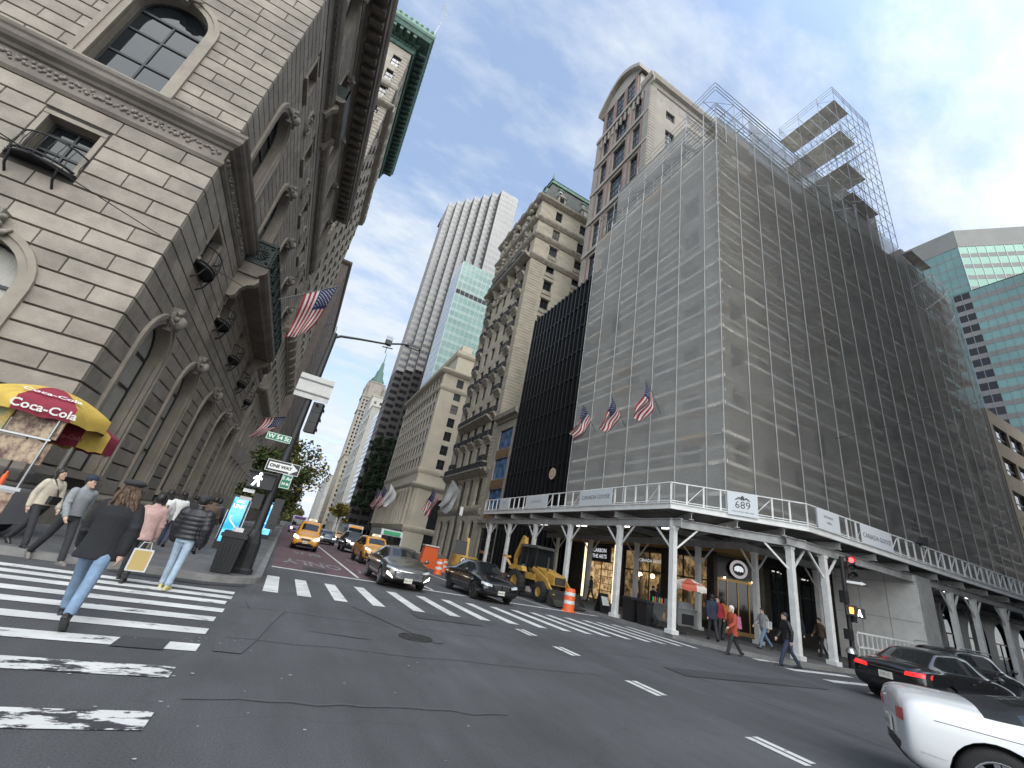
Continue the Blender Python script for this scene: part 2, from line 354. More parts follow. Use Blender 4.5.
# ================================================================ ground, roads, pavements
mb = MB(); mb.quad((-2500, -600, -.06), (2500, -600, -.06), (2500, 4000, -.06), (-2500, 4000, -.06))
struct(mb, 'ground', nmat('city ground', (.09, .09, .088), .9, var=.2, vscale=.02))
mb = MB()
mb.quad((-80, -60, 0), (260, -60, 0), (260, 12.6, 0), (-80, 12.6, 0))
mb.quad((-.07, 12.6, 0), (15.2, 12.6, 0), (15.2, 1300, 0), (-.07, 1300, 0))
mb.quad((-1.4, 12.6, 0), (-.07, 12.6, 0), (-.07, 13.7, 0), (-1.4, 13.7, 0))     # under the rounded kerbs
mb.quad((15.2, 12.6, 0), (19.5, 12.6, 0), (19.5, 14.5, 0), (15.2, 14.5, 0))
for y0, y1 in ((79, 96.5), (158, 176), (237, 256)):
    mb.quad((-90, y0, 0), (-.07, y0, 0), (-.07, y1, 0), (-90, y1, 0)); mb.quad((15.2, y0, 0), (120, y0, 0), (120, y1, 0), (15.2, y1, 0))
struct(mb, 'road', ASPH)
def pavement(name, edge, far, z=.14):
    """edge: kerb line points, far: closing points at the back; a raised slab with a stone kerb along the edge"""
    a = MB(); a.poly([(x, y, z) for x, y in edge + far]); k = MB()
    for (x0, y0), (x1, y1) in zip(edge[:-1], edge[1:]):
        d = Vector((x1 - x0, y1 - y0, 0)).normalized(); n = Vector((d.y, -d.x, 0))
        p, q = Vector((x0, y0, 0)), Vector((x1, y1, 0))
        k.hexa([p - n * .18 + Vector((0, 0, -.05)), p + n * .015 + Vector((0, 0, -.05)), q + n * .015 + Vector((0, 0, -.05)), q - n * .18 + Vector((0, 0, -.05)),
                p - n * .18 + Vector((0, 0, z + .008)), p + n * .0 + Vector((0, 0, z + .008)), q + n * .0 + Vector((0, 0, z + .008)), q - n * .18 + Vector((0, 0, z + .008))])
    struct(a, name, WALKM); struct(k, 'kerb', CURBM)
def arc(cx, cy, r, a0, a1, n=8): return [(cx + r * cos(radians(a0 + (a1 - a0) * i / n)), cy + r * sin(radians(a0 + (a1 - a0) * i / n))) for i in range(n + 1)]
# kerb lines run so that the road lies to their right
pavement('pavement', [(-80, 12.6)] + arc(-1.3, 13.83, 1.23, -90, 0) + [(-.07, 79)], [(-80, 79)])
pavement('pavement', [(15.2, 79), (15.2, 15.2), (15.35, 14.2), (15.8, 13.2), (16.6, 12.2), (17.6, 11.5), (18.7, 11.1), (19.8, 11.0), (200, 11.0)], [(200, 79)])
for y0, y1 in ((96.5, 158), (176, 237), (256, 900)):
    pavement('pavement', [(-.07, y1), (-.07, y0), (-60, y0)][::-1], [(-60, y1)]); pavement('pavement', [(15.2, y1), (15.2, y0), (90, y0)], [(90, y1)])
mb = MB()                                                   # scored joints of the paving flags
for i in range(34): mb.box(-7, -.3, 14.5 + i * 1.9, 14.512 + i * 1.9, .10, .1415)
for x in (-1.9, -3.6, -5.3): mb.box(x, x + .012, 13, 79, .10, .1415)
for i in range(12): mb.box(-8 - i * 1.7, -7.988 - i * 1.7, 12.8, 17, .10, .1415)
for i in range(30): mb.box(15.45, 23, 16.2 + i * 1.9, 16.212 + i * 1.9, .10, .1415)
for i in range(24): mb.box(20 + i * 1.9, 20.012 + i * 1.9, 11.3, 17, .10, .1415)
struct(mb, 'pavement_joints', SEAM)

mb = MB()                                                   # red bus lane and its markings
mb.quad((.12, 18.9, .004), (6.35, 18.9, .004), (6.35, 170, .004), (.12, 170, .004)); struct(mb, 'bus_lane', REDLANE)
mb = MB(); flat = Fr((0, 0, 0), (1, 0, 0), (0, 0, 1))
class FlatFr:
    def p(s, u, z, d=0.): return Vector((u, z, d))
FL = FlatFr()
def mark(x0, x1, y0, y1, h=.008): mb.quad((x0, y0, h), (x1, y0, h), (x1, y1, h), (x0, y1, h))
for s, u, y in (('ONLY', 1.75, 22.6), ('BUS', 1.75, 29.5), ('ONLY', 4.9, 22.6), ('BUS', 4.9, 29.5)):
    t = MB(); text_mb(t, s, FL, 0, 0, 1., d=0, rot180=True, bold=.02)
    mb.add([(u + v[0] * .95, y + v[1] * 3.2, .009) for v in t.v], t.f)
struct(mb, 'bus_lane_lettering', PAINT_F)
mb = MB()
for x in (3.25,): mark(x, x + .13, 19.2, 80)
mark(6.35, 6.5, 18.9, 170); mark(9.6, 9.72, 18.9, 79); mark(12.4, 12.5, 18.9, 79)
mark(.1, 6.6, 18.45, 18.75); mark(6.6, 15, 18.45, 18.75)
for x, w in ((.23, .34), (1.0, .33), (1.88, .33), (2.85, .33), (3.95, .33), (5.0, .33), (5.95, .33), (6.9, .33), (7.9, .33), (8.8, .33), (9.65, .3), (10.4, .3), (11.3, .3), (12.2, .3), (12.9, .26), (13.7, .26), (14.5, .26)):
    mark(x - w / 2, x + w / 2, 12.3, 15.6 + (.35 if x > 2 else 0))
for y in (11.42, 10.82, 10.2, 9.42, 8.66, 7.82, 6.95): mark(-4.3, -.42 - random.random() * .08, y - .17, y + .17)
for y in (11.5, 10.3, 9.1, 7.9, 6.7, 5.5, 4.3, 3.1): mark(16.6, 20.2, y - .17, y + .17)
for y0 in (11.1, 9.2, 6.7, 4.3):
    mark(6.47, 6.6, y0 - .4, y0 + .4); mark(6.66, 6.78, y0 - .35, y0 + .42)
struct(mb, 'road_markings', PAINT)
mb = MB()
for y, x1 in ((5.96, -.5), (4.75, -.42), (3.6, -.4), (2.5, -.4)): mark(-4.3, x1, y - .18, y + .18)
struct(mb, 'worn_crossing_bars', PAINT_W)
mb = MB()                                                   # asphalt patches and seams
for x0, x1, y0, y1 in ((-1.25, -.75, 6.72, 7.2), (3.6, 5.4, 11.2, 12.15), (5.4, 9.2, 2.2, 2.75), (9, 14.5, 7.9, 8.6), (1.2, 2.1, 19.3, 20.6)):
    mb.quad((x0, y0, .012), (x1, y0, .012), (x1, y1, .012), (x0, y1, .012))
mb.poly([(-2.9, 12.25, .012), (-1.2, 12.05, .012), (-.35, 12.5, .012), (-.3, 13.0, .012), (-1.2, 12.55, .012), (-2.9, 12.58, .012)])
struct(mb, 'asphalt_patch', PATCH)
mb = MB(); random.seed(9)                                     # pale dust tracked across the crossing
for pts, w_ in ((((.15, 11.9), (.1, 10.9), (.25, 9.9), (.1, 8.7), (-.05, 7.6), (-.1, 6.9)), .26), (((2.2, 11.6), (2.9, 9.8), (3.3, 8.6)), .16), (((.9, 8.6), (1.9, 8.4)), .2)):
    L_ = []; R_ = []
    for x, y in pts: q = w_ * random.uniform(.5, 1.2); L_.append((x - q, y + random.uniform(-.1, .1), .011)); R_.append((x + q, y + random.uniform(-.1, .1), .011))
    for i in range(len(pts) - 1): mb.quad(L_[i], R_[i], R_[i + 1], L_[i + 1])
struct(mb, 'pale_dust_track', asphalt('dusty asphalt', (.078, .080, .084)))
mb = MB()
def seam(pts, w=.022):
    for (x0, y0), (x1, y1) in zip(pts[:-1], pts[1:]):
        d = Vector((x1 - x0, y1 - y0, 0)).normalized() * w / 2; n = Vector((-d.y, d.x, 0)); z = Vector((0, 0, .016))
        p, q = Vector((x0, y0, 0)) + z, Vector((x1, y1, 0)) + z; mb.quad(p - n, q - n, q + n, p + n)
def wig(x0, y0, x1, y1, n=14, a=.06): return [(x0 + (x1 - x0) * i / n + random.uniform(-a, a) * .3, y0 + (y1 - y0) * i / n + random.uniform(-a, a)) for i in range(n + 1)]
seam(wig(-.3, 10.0, 14, 9.3)); seam(wig(-.2, 7.6, 6.2, 7.3)); seam(wig(9.5, 4, 9.2, 12)); seam(wig(-.3, 5.3, 3.0, 5.15))
struct(mb, 'tar_seam', TAR)
mb = MB(); random.seed(21)                                    # flakes of lifted paint and litter
for k in range(90):
    x = random.gauss(-.2, 1.2) if k < 72 else random.uniform(-1, 14); y = random.choice((5.96, 4.75, 3.6, 7.2)) + random.gauss(0, .22) if k < 72 else random.uniform(2, 11.5)
    s = random.uniform(.006, .026); a = random.uniform(0, 6.3); mb.poly([(x + s * random.uniform(.5, 1) * cos(a + q * 1.05), y + s * .6 * random.uniform(.5, 1) * sin(a + q * 1.05), .0135) for q in range(6)])
struct(mb, 'paint_flakes', nmat('paint flake', (.45, .45, .44), .8))
def disc_cover(x, y, r, name, label):
    b = MB(); b.lathe((x, y, 0), [(0, .004), (r, .004), (r, .018), (r * .93, .018), (r * .93, .014), (0, .014)], 24)
    for k in range(5):
        a = (k - 2) * r * .32; h = sqrt(max(0, (r * .85) ** 2 - a * a)); b.box(x + a - .02, x + a + .02, y - h, y + h, .012, .019)
    tag(b.build(name, nmat('cast iron', (.045, .044, .043), .55, .4, var=.3), smooth=False), label, 'manhole cover')
disc_cover(2.9, 8.9, .33, 'manhole_cover', 'round iron manhole cover in the open asphalt of the crossing')
# ================================================================ vehicles
from mathutils.bvhtree import BVHTree
def carpaint(name, col, metal=.3, rough=.28): return nmat(name, col, rough, metal, coat=.9)
TYRE = nmat('tyre rubber', (.018, .018, .019), .85, var=.3, vscale=8); RIM = nmat('alloy rim', (.42, .43, .45), .3, .8); RIMD = nmat('dark alloy rim', (.06, .06, .065), .35, .6)
CGL = glassmat('car glass', (.012, .015, .017), .03, .9); TRIM = nmat('black car trim', (.014, .014, .015), .5); CHR = nmat('chrome', (.6, .61, .63), .15, .95)
HL = nmat('headlamp lens', (.55, .58, .60), .12, .3); HLON = nmat('lit headlamp', (1, .97, .9), .3, emit=3.2); TLR = nmat('red tail lamp', (.30, .012, .015), .15, emit=.10); TLON = nmat('lit brake lamp', (.7, .02, .02), .2, emit=.6); PLATE = nmat('cream number plate', (.62, .60, .52), .5); PLK = nmat('plate characters', (.05, .05, .12), .6); AMB = nmat('amber lens', (.7, .28, .03), .2)

def car_shell(st, W, roof=False):
    """st: stations from rear to front: (x, half-width factor, z bottom, z belt, z roof, roof half-width factor, flag); flag g = greenhouse end etc."""
    hw_ = W / 2; V = []; n = 9
    for (x, kw, zb, zbelt, zr, kr, fl) in st:
        w_ = hw_ * kw; wr = hw_ * kr; t = zbelt - zb
        gh = zr - zbelt > .08
        P = [(0, zb), (w_ * .80, zb), (w_ * .965, zb + .10), (w_ * 1.0, zb + t * .50), (w_ * .985, zbelt - .10), (w_ * .945, zbelt), (wr, zr - (.055 if gh else .02)), (wr - .07, zr - .01), (0, zr + (.03 if gh else .025))]
        V.append([(x, y, z) for y, z in P])
    vs = []; idx = []
    for row in V:
        a = []
        for k, (x, y, z) in enumerate(row): a.append(len(vs)); vs.append((x, y, z))
        b_ = [a[0]] + [None] * (n - 2) + [a[-1]]
        for k in range(1, n - 1): b_[k] = len(vs); vs.append((row[k][0], -row[k][1], row[k][2]))
        idx.append((a, b_))
    fs = []; ms = []
    for i in range(len(st) - 1):
        f0, f1 = st[i][6], st[i + 1][6]; key = f0 + f1
        for k in range(n - 1):
            m = 0
            if k == 0: m = 2
            if k == 5:
                if 'w' in f0 and 'w' in f1: m = 2 if (f0.endswith('p') and f1.endswith('p')) else 1
            if k >= 7 - 0 and k == 7:
                if (f0, f1) in GLZ or (f0[:1] == 'f' and f1[:1] == 'c') : pass
                if 'R' in f0 and 'r' in f1: m = 1        # rear window
                if 'F' in f0 and 'C' in f1: m = 1        # windscreen
            if roof and k >= 5 and m == 0 and ('w' in f0 or 'R' in f0) and ('w' in f1 or 'C' in f1): m = 2 if k > 5 or ('R' in f0 or 'r' in f1) else 0
            for s in (0, 1):
                a0, a1 = idx[i][s], idx[i + 1][s]; q = (a0[k], a1[k], a1[k + 1], a0[k + 1]) if s == 0 else (a0[k], a0[k + 1], a1[k + 1], a1[k])
                fs.append(q); ms.append(m)
    for e, sgn in ((0, 1), (-1, -1)):
        a, b_ = idx[e]
        for k in range(n - 1):
            q = [a[k], a[k + 1], b_[k + 1], b_[k]]; q = list(dict.fromkeys(q)); fs.append(q if sgn > 0 else q[::-1]); ms.append(2 if k < 2 else 0)
    return vs, fs, ms
GLZ = ()
def ev_mesh(ob):
    dg = bpy.context.evaluated_depsgraph_get(); dg.update(); e = ob.evaluated_get(dg); return bpy.data.meshes.new_from_object(e)

WHEELS = {}
def wheel_mesh(r, w_, rim, ns=10, style=0):
    k = (r, w_, rim.name, ns)
    if k not in WHEELS:
        t = MB(); t.lathe((0, 0, 0), [(r * .66, -w_ / 2), (r * .72, -w_ / 2 - .005), (r * .93, -w_ / 2 + .005), (r, -w_ / 2 + .04), (r, w_ / 2 - .04), (r * .93, w_ / 2 - .005), (r * .72, w_ / 2 + .005), (r * .66, w_ / 2)], 28, axis='y')
        a = t.build('tyre', TYRE); m = MB()
        m.lathe((0, 0, 0), [(r * .67, -w_ / 2 + .005), (r * .64, -w_ / 2 + .01), (r * .62, -w_ / 2 + .09), (r * .2, -w_ / 2 + .10), (.001, -w_ / 2 + .1)], 28, 1, axis='y')
        m.lathe((0, 0, 0), [(r * .70, -w_ / 2 - .008), (r * .655, -w_ / 2 - .010), (r * .64, -w_ / 2 + .02)], 28, 0, axis='y')
        for i in range(ns):
            an = 2 * pi * i / ns; da = .09 if i % 2 else -.09
            m.beam((cos(an) * r * .12, -w_ / 2 + .035, sin(an) * r * .12), (cos(an + da) * r * .655, -w_ / 2 + .008, sin(an + da) * r * .655), .045 * r / .33, .03, 0, up=(0, 1, 0))
        m.lathe((0, 0, 0), [(r * .17, -w_ / 2 + .06), (r * .16, -w_ / 2 + .008), (.001, -w_ / 2 + .004)], 14, 0, axis='y')
        b_ = m.build('rim', [rim, TRIM]); WHEELS[k] = (a.data, b_.data)
        bpy.data.objects.remove(a); bpy.data.objects.remove(b_)
    return WHEELS[k]

class Car:
    def __init__(s, name, label, cat, loc, heading, st, W, paint, wheels, r, rim=RIM, group=None, ns=10, roof=False):
        """heading: degrees, 0 = east, -90 = south"""
        s.t = proto(name, label, cat, loc, radians(heading), group); s.paint = paint; s.W = W
        x0 = (st[0][0] + st[-1][0]) / 2; st = [(a[0] - x0,) + tuple(a[1:]) for a in st]; wheels = [w_ - x0 for w_ in wheels]
        vs, fs, ms = car_shell(st, W, roof); mb_ = MB(); mb_.v = vs; mb_.f = [list(f) for f in fs]; mb_.m = ms; mb_.s = [True] * len(fs)
        o = mb_.build('shell', [paint, CGL, TRIM]); sub = o.modifiers.new('s', 'SUBSURF'); sub.levels = 3; sub.render_levels = 3
        c = MB()
        for wx in wheels:
            for sd_ in (-1, 1):
                n = 28; ra = r * 1.13; P = [(wx + ra * cos(2 * pi * i / n), r + ra * sin(2 * pi * i / n)) for i in range(n)]
                y0, y1 = sd_ * (W / 2 - .32), sd_ * (W / 2 + .2)
                c.add([(x, y0, z) for x, z in P] + [(x, y1, z) for x, z in P], [tuple(range(n)), tuple(range(n, 2 * n))] + [(i, (i + 1) % n, n + (i + 1) % n, n + i) for i in range(n)])
        co = c.build('cut', [TRIM]); bo = o.modifiers.new('b', 'BOOLEAN'); bo.operation = 'DIFFERENCE'; bo.object = co; bo.solver = 'EXACT'; bo.material_mode = 'TRANSFER'
        me = ev_mesh(o); bpy.data.objects.remove(o); bpy.data.objects.remove(co)
        bm = bmesh.new(); bm.from_mesh(me); s.bvh = BVHTree.FromBMesh(bm); mats = [m for m in me.materials]
        groups = {'body': [], 'glass': [], 'trim': []}
        for f in bm.faces: groups['glass' if mats[f.material_index] == CGL else 'body' if mats[f.material_index] == paint else 'trim'].append(f)
        s.body = None
        for key, nm in (('body', 'body'), ('glass', 'window_glass'), ('trim', 'underbody')):
            fl = groups[key]; m_ = MB(); mp_ = {}
            for f in fl:
                ii = []
                for v in f.verts:
                    if v.index not in mp_: mp_[v.index] = len(m_.v); m_.v.append(tuple(v.co))
                    ii.append(mp_[v.index])
                m_.f.append(ii); m_.m.append(0); m_.s.append(key != 'trim')
            if m_.f:
                ob = m_.build(nm, {'body': paint, 'glass': CGL, 'trim': TRIM}[key], s.t, fix=False)
                if key == 'body': s.body = ob
        bm.free()
        ta, ri = wheel_mesh(r, .22, rim, ns)
        for wx in wheels:
            for sd_ in (-1, 1):
                w_ = bpy.data.objects.new('wheel', ta); C.objects.link(w_); w_.parent = s.t; w_.location = (wx, sd_ * (W / 2 - .135), r); w_.rotation_euler = (0, random.random(), 0 if sd_ < 0 else pi)
                q = bpy.data.objects.new('rim', ri); C.objects.link(q); q.parent = w_
                WL[w_.name] = Vector((0, 0, 0))
        s.wx = wheels; s.L2 = st[-1][0]
    def decal(s, name, quad, side, mat, nu=6, nv=3, off=.006, th=.0, mirror=True, parent=None, lab=None):
        """quad: four 2-D corners; side f / b (y, z), s (x, z), t (x, y): projected on the shell"""
        D = {'f': ((3, 0), Vector((-1, 0, 0))), 'b': ((-3, 0), Vector((1, 0, 0)))}
        for sg in ((1, -1) if mirror else (1,)):
            m_ = MB(); ok = True; V = []
            for j in range(nv + 1):
                for i in range(nu + 1):
                    a, b_ = i / nu, j / nv
                    p = [quad[0][k] * (1 - a) * (1 - b_) + quad[1][k] * a * (1 - b_) + quad[2][k] * a * b_ + quad[3][k] * (1 - a) * b_ for k in (0, 1)]
                    if side in 'fb': org = Vector((4 if side == 'f' else -4, p[0] * sg, p[1])); d = Vector((-1 if side == 'f' else 1, 0, 0))
                    elif side == 's': org = Vector((p[0], 3 * sg, p[1])); d = Vector((0, -sg, 0))
                    else: org = Vector((p[0], p[1] * sg, 4)); d = Vector((0, 0, -1))
                    h = s.bvh.ray_cast(org, d)
                    if h[0] is None: ok = False; break
                    nrm = h[1] if h[1].dot(d) < 0 else -h[1]; V.append(h[0] + nrm * off)
                if not ok: break
            if not ok: continue
            m_.add(V, [(j * (nu + 1) + i, j * (nu + 1) + i + 1, (j + 1) * (nu + 1) + i + 1, (j + 1) * (nu + 1) + i) for j in range(nv) for i in range(nu)], 0, True)
            o = m_.build(name, mat, parent or s.t)
            if th:
                so_ = o.modifiers.new('t', 'SOLIDIFY'); so_.thickness = th; so_.offset = 0
        return
    def mirror(s, x, z, paint=None):
        for sg in (-1, 1):
            m_ = MB(); y = s.W / 2 - .02; m_.ball((x, sg * (y + .13), z), .11, 10, sx=.65, sy=1.0, sz=.75); m_.beam((x + .02, sg * (y - .06), z - .06), (x, sg * (y + .08), z - .03), .05, .04); m_.build('wing_mirror', paint or s.paint, s.t)
    def plate(s, side, z, txt, y=0):
        x = 0; h = s.bvh.ray_cast(Vector((4 if side == 'f' else -4, y, z)), Vector((-1 if side == 'f' else 1, 0, 0)))
        if h[0] is None: return
        x = h[0].x + (.02 if side == 'f' else -.02); m_ = MB(); m_.box(x - .012, x + .012, y - .155, y + .155, z - .08, z + .08); o = m_.build('number_plate', PLATE, s.t)
        fr = Fr((x + (.014 if side == 'f' else -.014), y, 0), (0, 1 if side == 'f' else -1, 0), (1 if side == 'f' else -1, 0, 0)); m_ = MB(); text_mb(m_, txt, fr, 0, z, .085); m_.build('plate_characters', PLK, o)
    def doors(s, xs_, z0, z1, hz=None):
        for x in xs_: s.decal('door_seam', [(x - .006, z0), (x + .006, z0), (x + .006, z1), (x - .006, z1)], 's', TRIM, 1, 8, .003)
        if hz:
            for x in xs_[1:] if len(xs_) > 1 else xs_: s.decal('door_handle', [(x - .24 + .36 * 0, hz), (x - .06, hz), (x - .06, hz + .035), (x - .24, hz + .035)], 's', s.paint if False else CHR, 3, 1, .022)

def sedan_st(L=4.85, H=1.45, nose=.0, deck=1.02):
    k = L / 4.85; h = H / 1.45
    S = [(0.0, .80, .42, .72, .78, .55, ''), (.06, .90, .30, .84, .92, .66, ''), (.28, .97, .24, .93, deck, .72, ''), (.72, 1.0, .22, .95, deck + .02, .74, 'R'), (.80, 1.0, .22, .95, deck + .045, .73, 'Rw'), (1.42, 1.0, .20, .955, 1.36, .63, 'rw'), (1.55, 1.0, .20, .955, 1.40, .64, 'w'), (2.28, 1.0, .20, .95, 1.445, .66, 'wp'), (2.36, 1.0, .20, .95, 1.445, .66, 'wp'), (2.82, 1.0, .20, .945, 1.425, .655, 'w'), (2.94, 1.0, .20, .94, 1.395, .65, 'Fw'), (3.62, 1.0, .20, .93, 1.03, .74, 'Cw'), (3.74, 1.0, .20, .92, .985, .75, ''), (4.25, .985, .21, .84, .91, .74, ''), (4.62, .95, .23, .74, .82, .70, ''), (4.79, .88, .27, .66, .72, .62, ''), (4.85, .78, .36, .58, .63, .5, '')]
    return [(a[0] * k, a[1], a[2] * h, a[3] * h, a[4] * h, a[5], a[6]) for a in S]
def coupe_st():
    S = sedan_st(4.75, 1.50, deck=1.0); k = 4.75 / 4.85; h = 1.04
    R = {0: (0.0, .88, .40, .80, .90, .66, ''), 1: (.05, .955, .31, .91, .99, .70, ''), 2: (.22, .985, .25, .965, 1.03, .73, ''), 3: (.80, 1.0, .22, .95, 1.03, .74, 'R'), 4: (.90, 1.0, .22, .95, 1.06, .73, 'Rw'), 5: (1.75, 1.0, .20, .955, 1.25, .63, 'rw'), 6: (1.9, 1.0, .20, .955, 1.29, .64, 'w'), 7: (2.30, 1.0, .20, .95, 1.33, .66, 'wp'), 8: (2.36, 1.0, .20, .95, 1.33, .66, 'wp')}
    R[9] = (2.82, 1.0, .20, .945, 1.315, .655, 'w'); R[10] = (2.94, 1.0, .20, .94, 1.285, .65, 'Fw')
    for i, a in R.items(): S[i] = (a[0] * k, a[1], a[2] * h, a[3] * h, a[4] * h, a[5], a[6])
    return S
def suv_st(L=4.7, H=1.72, low=.30):
    k = L / 4.7; h = H / 1.72
    S = [(0.0, .84, .50, .90, .98, .60, ''), (.05, .93, .38, 1.00, 1.05, .70, 'R'), (.12, .98, .32, 1.07, 1.12, .73, 'Rw'), (.48, 1.0, .30, 1.10, 1.60, .66, 'rw'), (.62, 1.0, .29, 1.10, 1.66, .68, 'w'), (1.25, 1.0, low, 1.09, 1.71, .70, 'wp'), (1.33, 1.0, low, 1.09, 1.71, .70, 'wp'), (2.15, 1.0, low, 1.08, 1.72, .70, 'wp'), (2.23, 1.0, low, 1.08, 1.72, .70, 'wp'), (2.72, 1.0, low, 1.07, 1.69, .69, 'w'), (2.84, 1.0, low, 1.07, 1.65, .68, 'Fw'), (3.45, 1.0, low, 1.06, 1.18, .76, 'Cw'), (3.56, 1.0, low, 1.05, 1.12, .77, ''), (4.1, .99, low, .98, 1.05, .76, ''), (4.5, .95, .32, .88, .97, .72, ''), (4.64, .88, .36, .80, .86, .64, ''), (4.7, .78, .44, .70, .76, .52, '')]
    return [(a[0] * k, a[1], a[2] * h, a[3] * h, a[4] * h, a[5], a[6]) for a in S]
def van_st(L=4.73, H=1.86):
    S = [(0.0, .88, .46, .98, 1.00, .72, ''), (.03, .95, .36, 1.05, 1.10, .78, 'R'), (.06, .98, .30, 1.08, 1.16, .80, 'Rw'), (.20, 1.0, .26, 1.08, 1.74, .76, 'rw'), (.34, 1.0, .25, 1.08, 1.82, .77, 'w'), (1.5, 1.0, .24, 1.08, 1.86, .78, 'wp'), (1.6, 1.0, .24, 1.08, 1.86, .78, 'wp'), (2.65, 1.0, .24, 1.06, 1.85, .77, 'wp'), (2.73, 1.0, .24, 1.06, 1.85, .77, 'wp'), (3.05, 1.0, .24, 1.05, 1.80, .76, 'w'), (3.15, 1.0, .24, 1.05, 1.75, .755, 'Fw'), (3.98, 1.0, .24, 1.02, 1.16, .79, 'Cw'), (4.08, 1.0, .24, 1.00, 1.10, .79, ''), (4.42, .97, .25, .92, 1.0, .75, ''), (4.62, .92, .28, .82, .90, .68, ''), (4.70, .86, .32, .72, .78, .6, ''), (4.73, .76, .40, .62, .67, .5, '')]
    k = L / 4.73; h = H / 1.86
    return [(a[0] * k, a[1], a[2] * h, a[3] * h, a[4] * h, a[5], a[6]) for a in S]
def lines_grille(c, quad, n, mat=CHR):
    (x0, z0), (x1, _), (_, z1), _ = quad
    for i in range(n):
        z = z0 + (z1 - z0) * (i + .5) / n; c.decal('grille_bar', [(-x1, z - .012), (x1, z - .012), (x1, z + .012), (-x1, z + .012)], 'f', mat, 10, 1, .016, mirror=False)

# grey sedan, nearest of the avenue cars
GR = carpaint('warm grey metallic paint', (.115, .105, .095), .6)
c = Car('sedan', 'warm grey sedan with a wide barred grille stopped on the avenue crossing', 'car', (4.75, 19.45, 0), -90, sedan_st(4.9, 1.45), 1.85, GR, [1.05, 3.88], .335, RIM)
c.decal('grille', [(-.52, .36), (.52, .36), (.60, .62), (-.60, .62)], 'f', TRIM, 12, 4, .008, mirror=False); lines_grille(c, [(-.5, .38), (.52, .38), (.6, .6), (-.6, .6)], 5)
c.decal('headlamp', [(.52, .62), (.86, .68), (.84, .76), (.50, .67)], 'f', HL, 6, 2, .010)
c.decal('lit_fog_lamp', [(.60, .36), (.84, .48), (.83, .58), (.66, .44)], 'f', HLON, 5, 3, .012); c.decal('chrome_strip', [(-.62, .62), (.62, .62), (.62, .64), (-.62, .64)], 'f', CHR, 12, 1, .014, mirror=False)
c.decal('lower_intake', [(-.6, .25), (.6, .25), (.6, .32), (-.6, .32)], 'f', TRIM, 8, 2, .008, mirror=False)
c.doors([-1.15, -.1, 1.05], .30, .93, .80); c.mirror(.85, 1.03); c.plate('f', .34, 'KGH 4172')
# black sedan beside it
BK = carpaint('black car paint', (.010, .010, .012), .2, .2)
c = Car('sedan', 'glossy black sedan with twin kidney grilles waiting beside the grey sedan', 'car', (8.75, 19.6, 0), -90, sedan_st(5.0, 1.48), 1.88, BK, [1.02, 4.05], .345, RIMD)
for sg in (-1, 1): c.decal('kidney_grille', [(sg * .03, .50), (sg * .34, .50), (sg * .36, .68), (sg * .03, .70)], 'f', TRIM, 4, 3, .010, mirror=False); c.decal('grille_surround', [(sg * .02, .69), (sg * .37, .67), (sg * .37, .69), (sg * .02, .71)], 'f', CHR, 4, 1, .014, mirror=False)
c.decal('headlamp', [(.46, .60), (.86, .66), (.84, .75), (.44, .68)], 'f', HL, 6, 2, .010); c.decal('lower_intake', [(-.7, .28), (.7, .28), (.76, .42), (-.76, .42)], 'f', TRIM, 10, 3, .008, mirror=False); c.decal('chrome_lip', [(-.72, .26), (.72, .26), (.72, .275), (-.72, .275)], 'f', CHR, 10, 1, .016, mirror=False)
c.decal('window_trim', [(-1.55, .985), (1.1, .96), (1.1, .975), (-1.55, 1.0)], 's', CHR, 14, 1, .006)
c.doors([-1.2, -.1, 1.1], .30, .95, .82); c.mirror(.9, 1.05); c.plate('f', .42, 'JRB 8816')
m_ = MB(); m_.lathe((2.34, 0, .74), [(.0, -.0), (.045, .0), (.045, .012), (0, .012)], 14, axis='x'); m_.build('round_badge', CHR, c.t)
# white sedan close by on the right
WH = carpaint('white car paint', (.80, .81, .82), .05, .25)
c = Car('sedan', 'white coupe with a black roof turning at the lower right edge of the picture', 'car', (8.93, 1.47, 0), -59, coupe_st(), 1.84, WH, [.74, 3.60], .36, RIM, ns=14, roof=True)
c.decal('tail_lamp', [(.50, .74), (.80, .75), (.79, .87), (.52, .86)], 'b', TLR, 6, 3, .008); 
c.decal('bumper_insert', [(-.7, .28), (.7, .28), (.74, .40), (-.74, .40)], 'b', TRIM, 8, 2, .008, mirror=False); c.decal('bumper_crease', [(-2.25, .50), (-1.62, .47), (-1.62, .478), (-2.25, .51)], 's', nmat('white crease', (.5, .52, .54), .4), 6, 1, .004)
c.decal('shoulder_crease', [(-2.1, .835), (1.5, .80), (1.5, .806), (-2.1, .841)], 's', TRIM, 14, 1, .002)
c.decal('fuel_flap', [(-.98, .72), (-.82, .72), (-.82, .725), (-.98, .725)], 's', TRIM, 2, 1, .003, mirror=False)
c.doors([-.62, .35, 1.3], .30, .93, .78); c.mirror(.95, 1.03); c.plate('b', .62, 'LBD 2059')
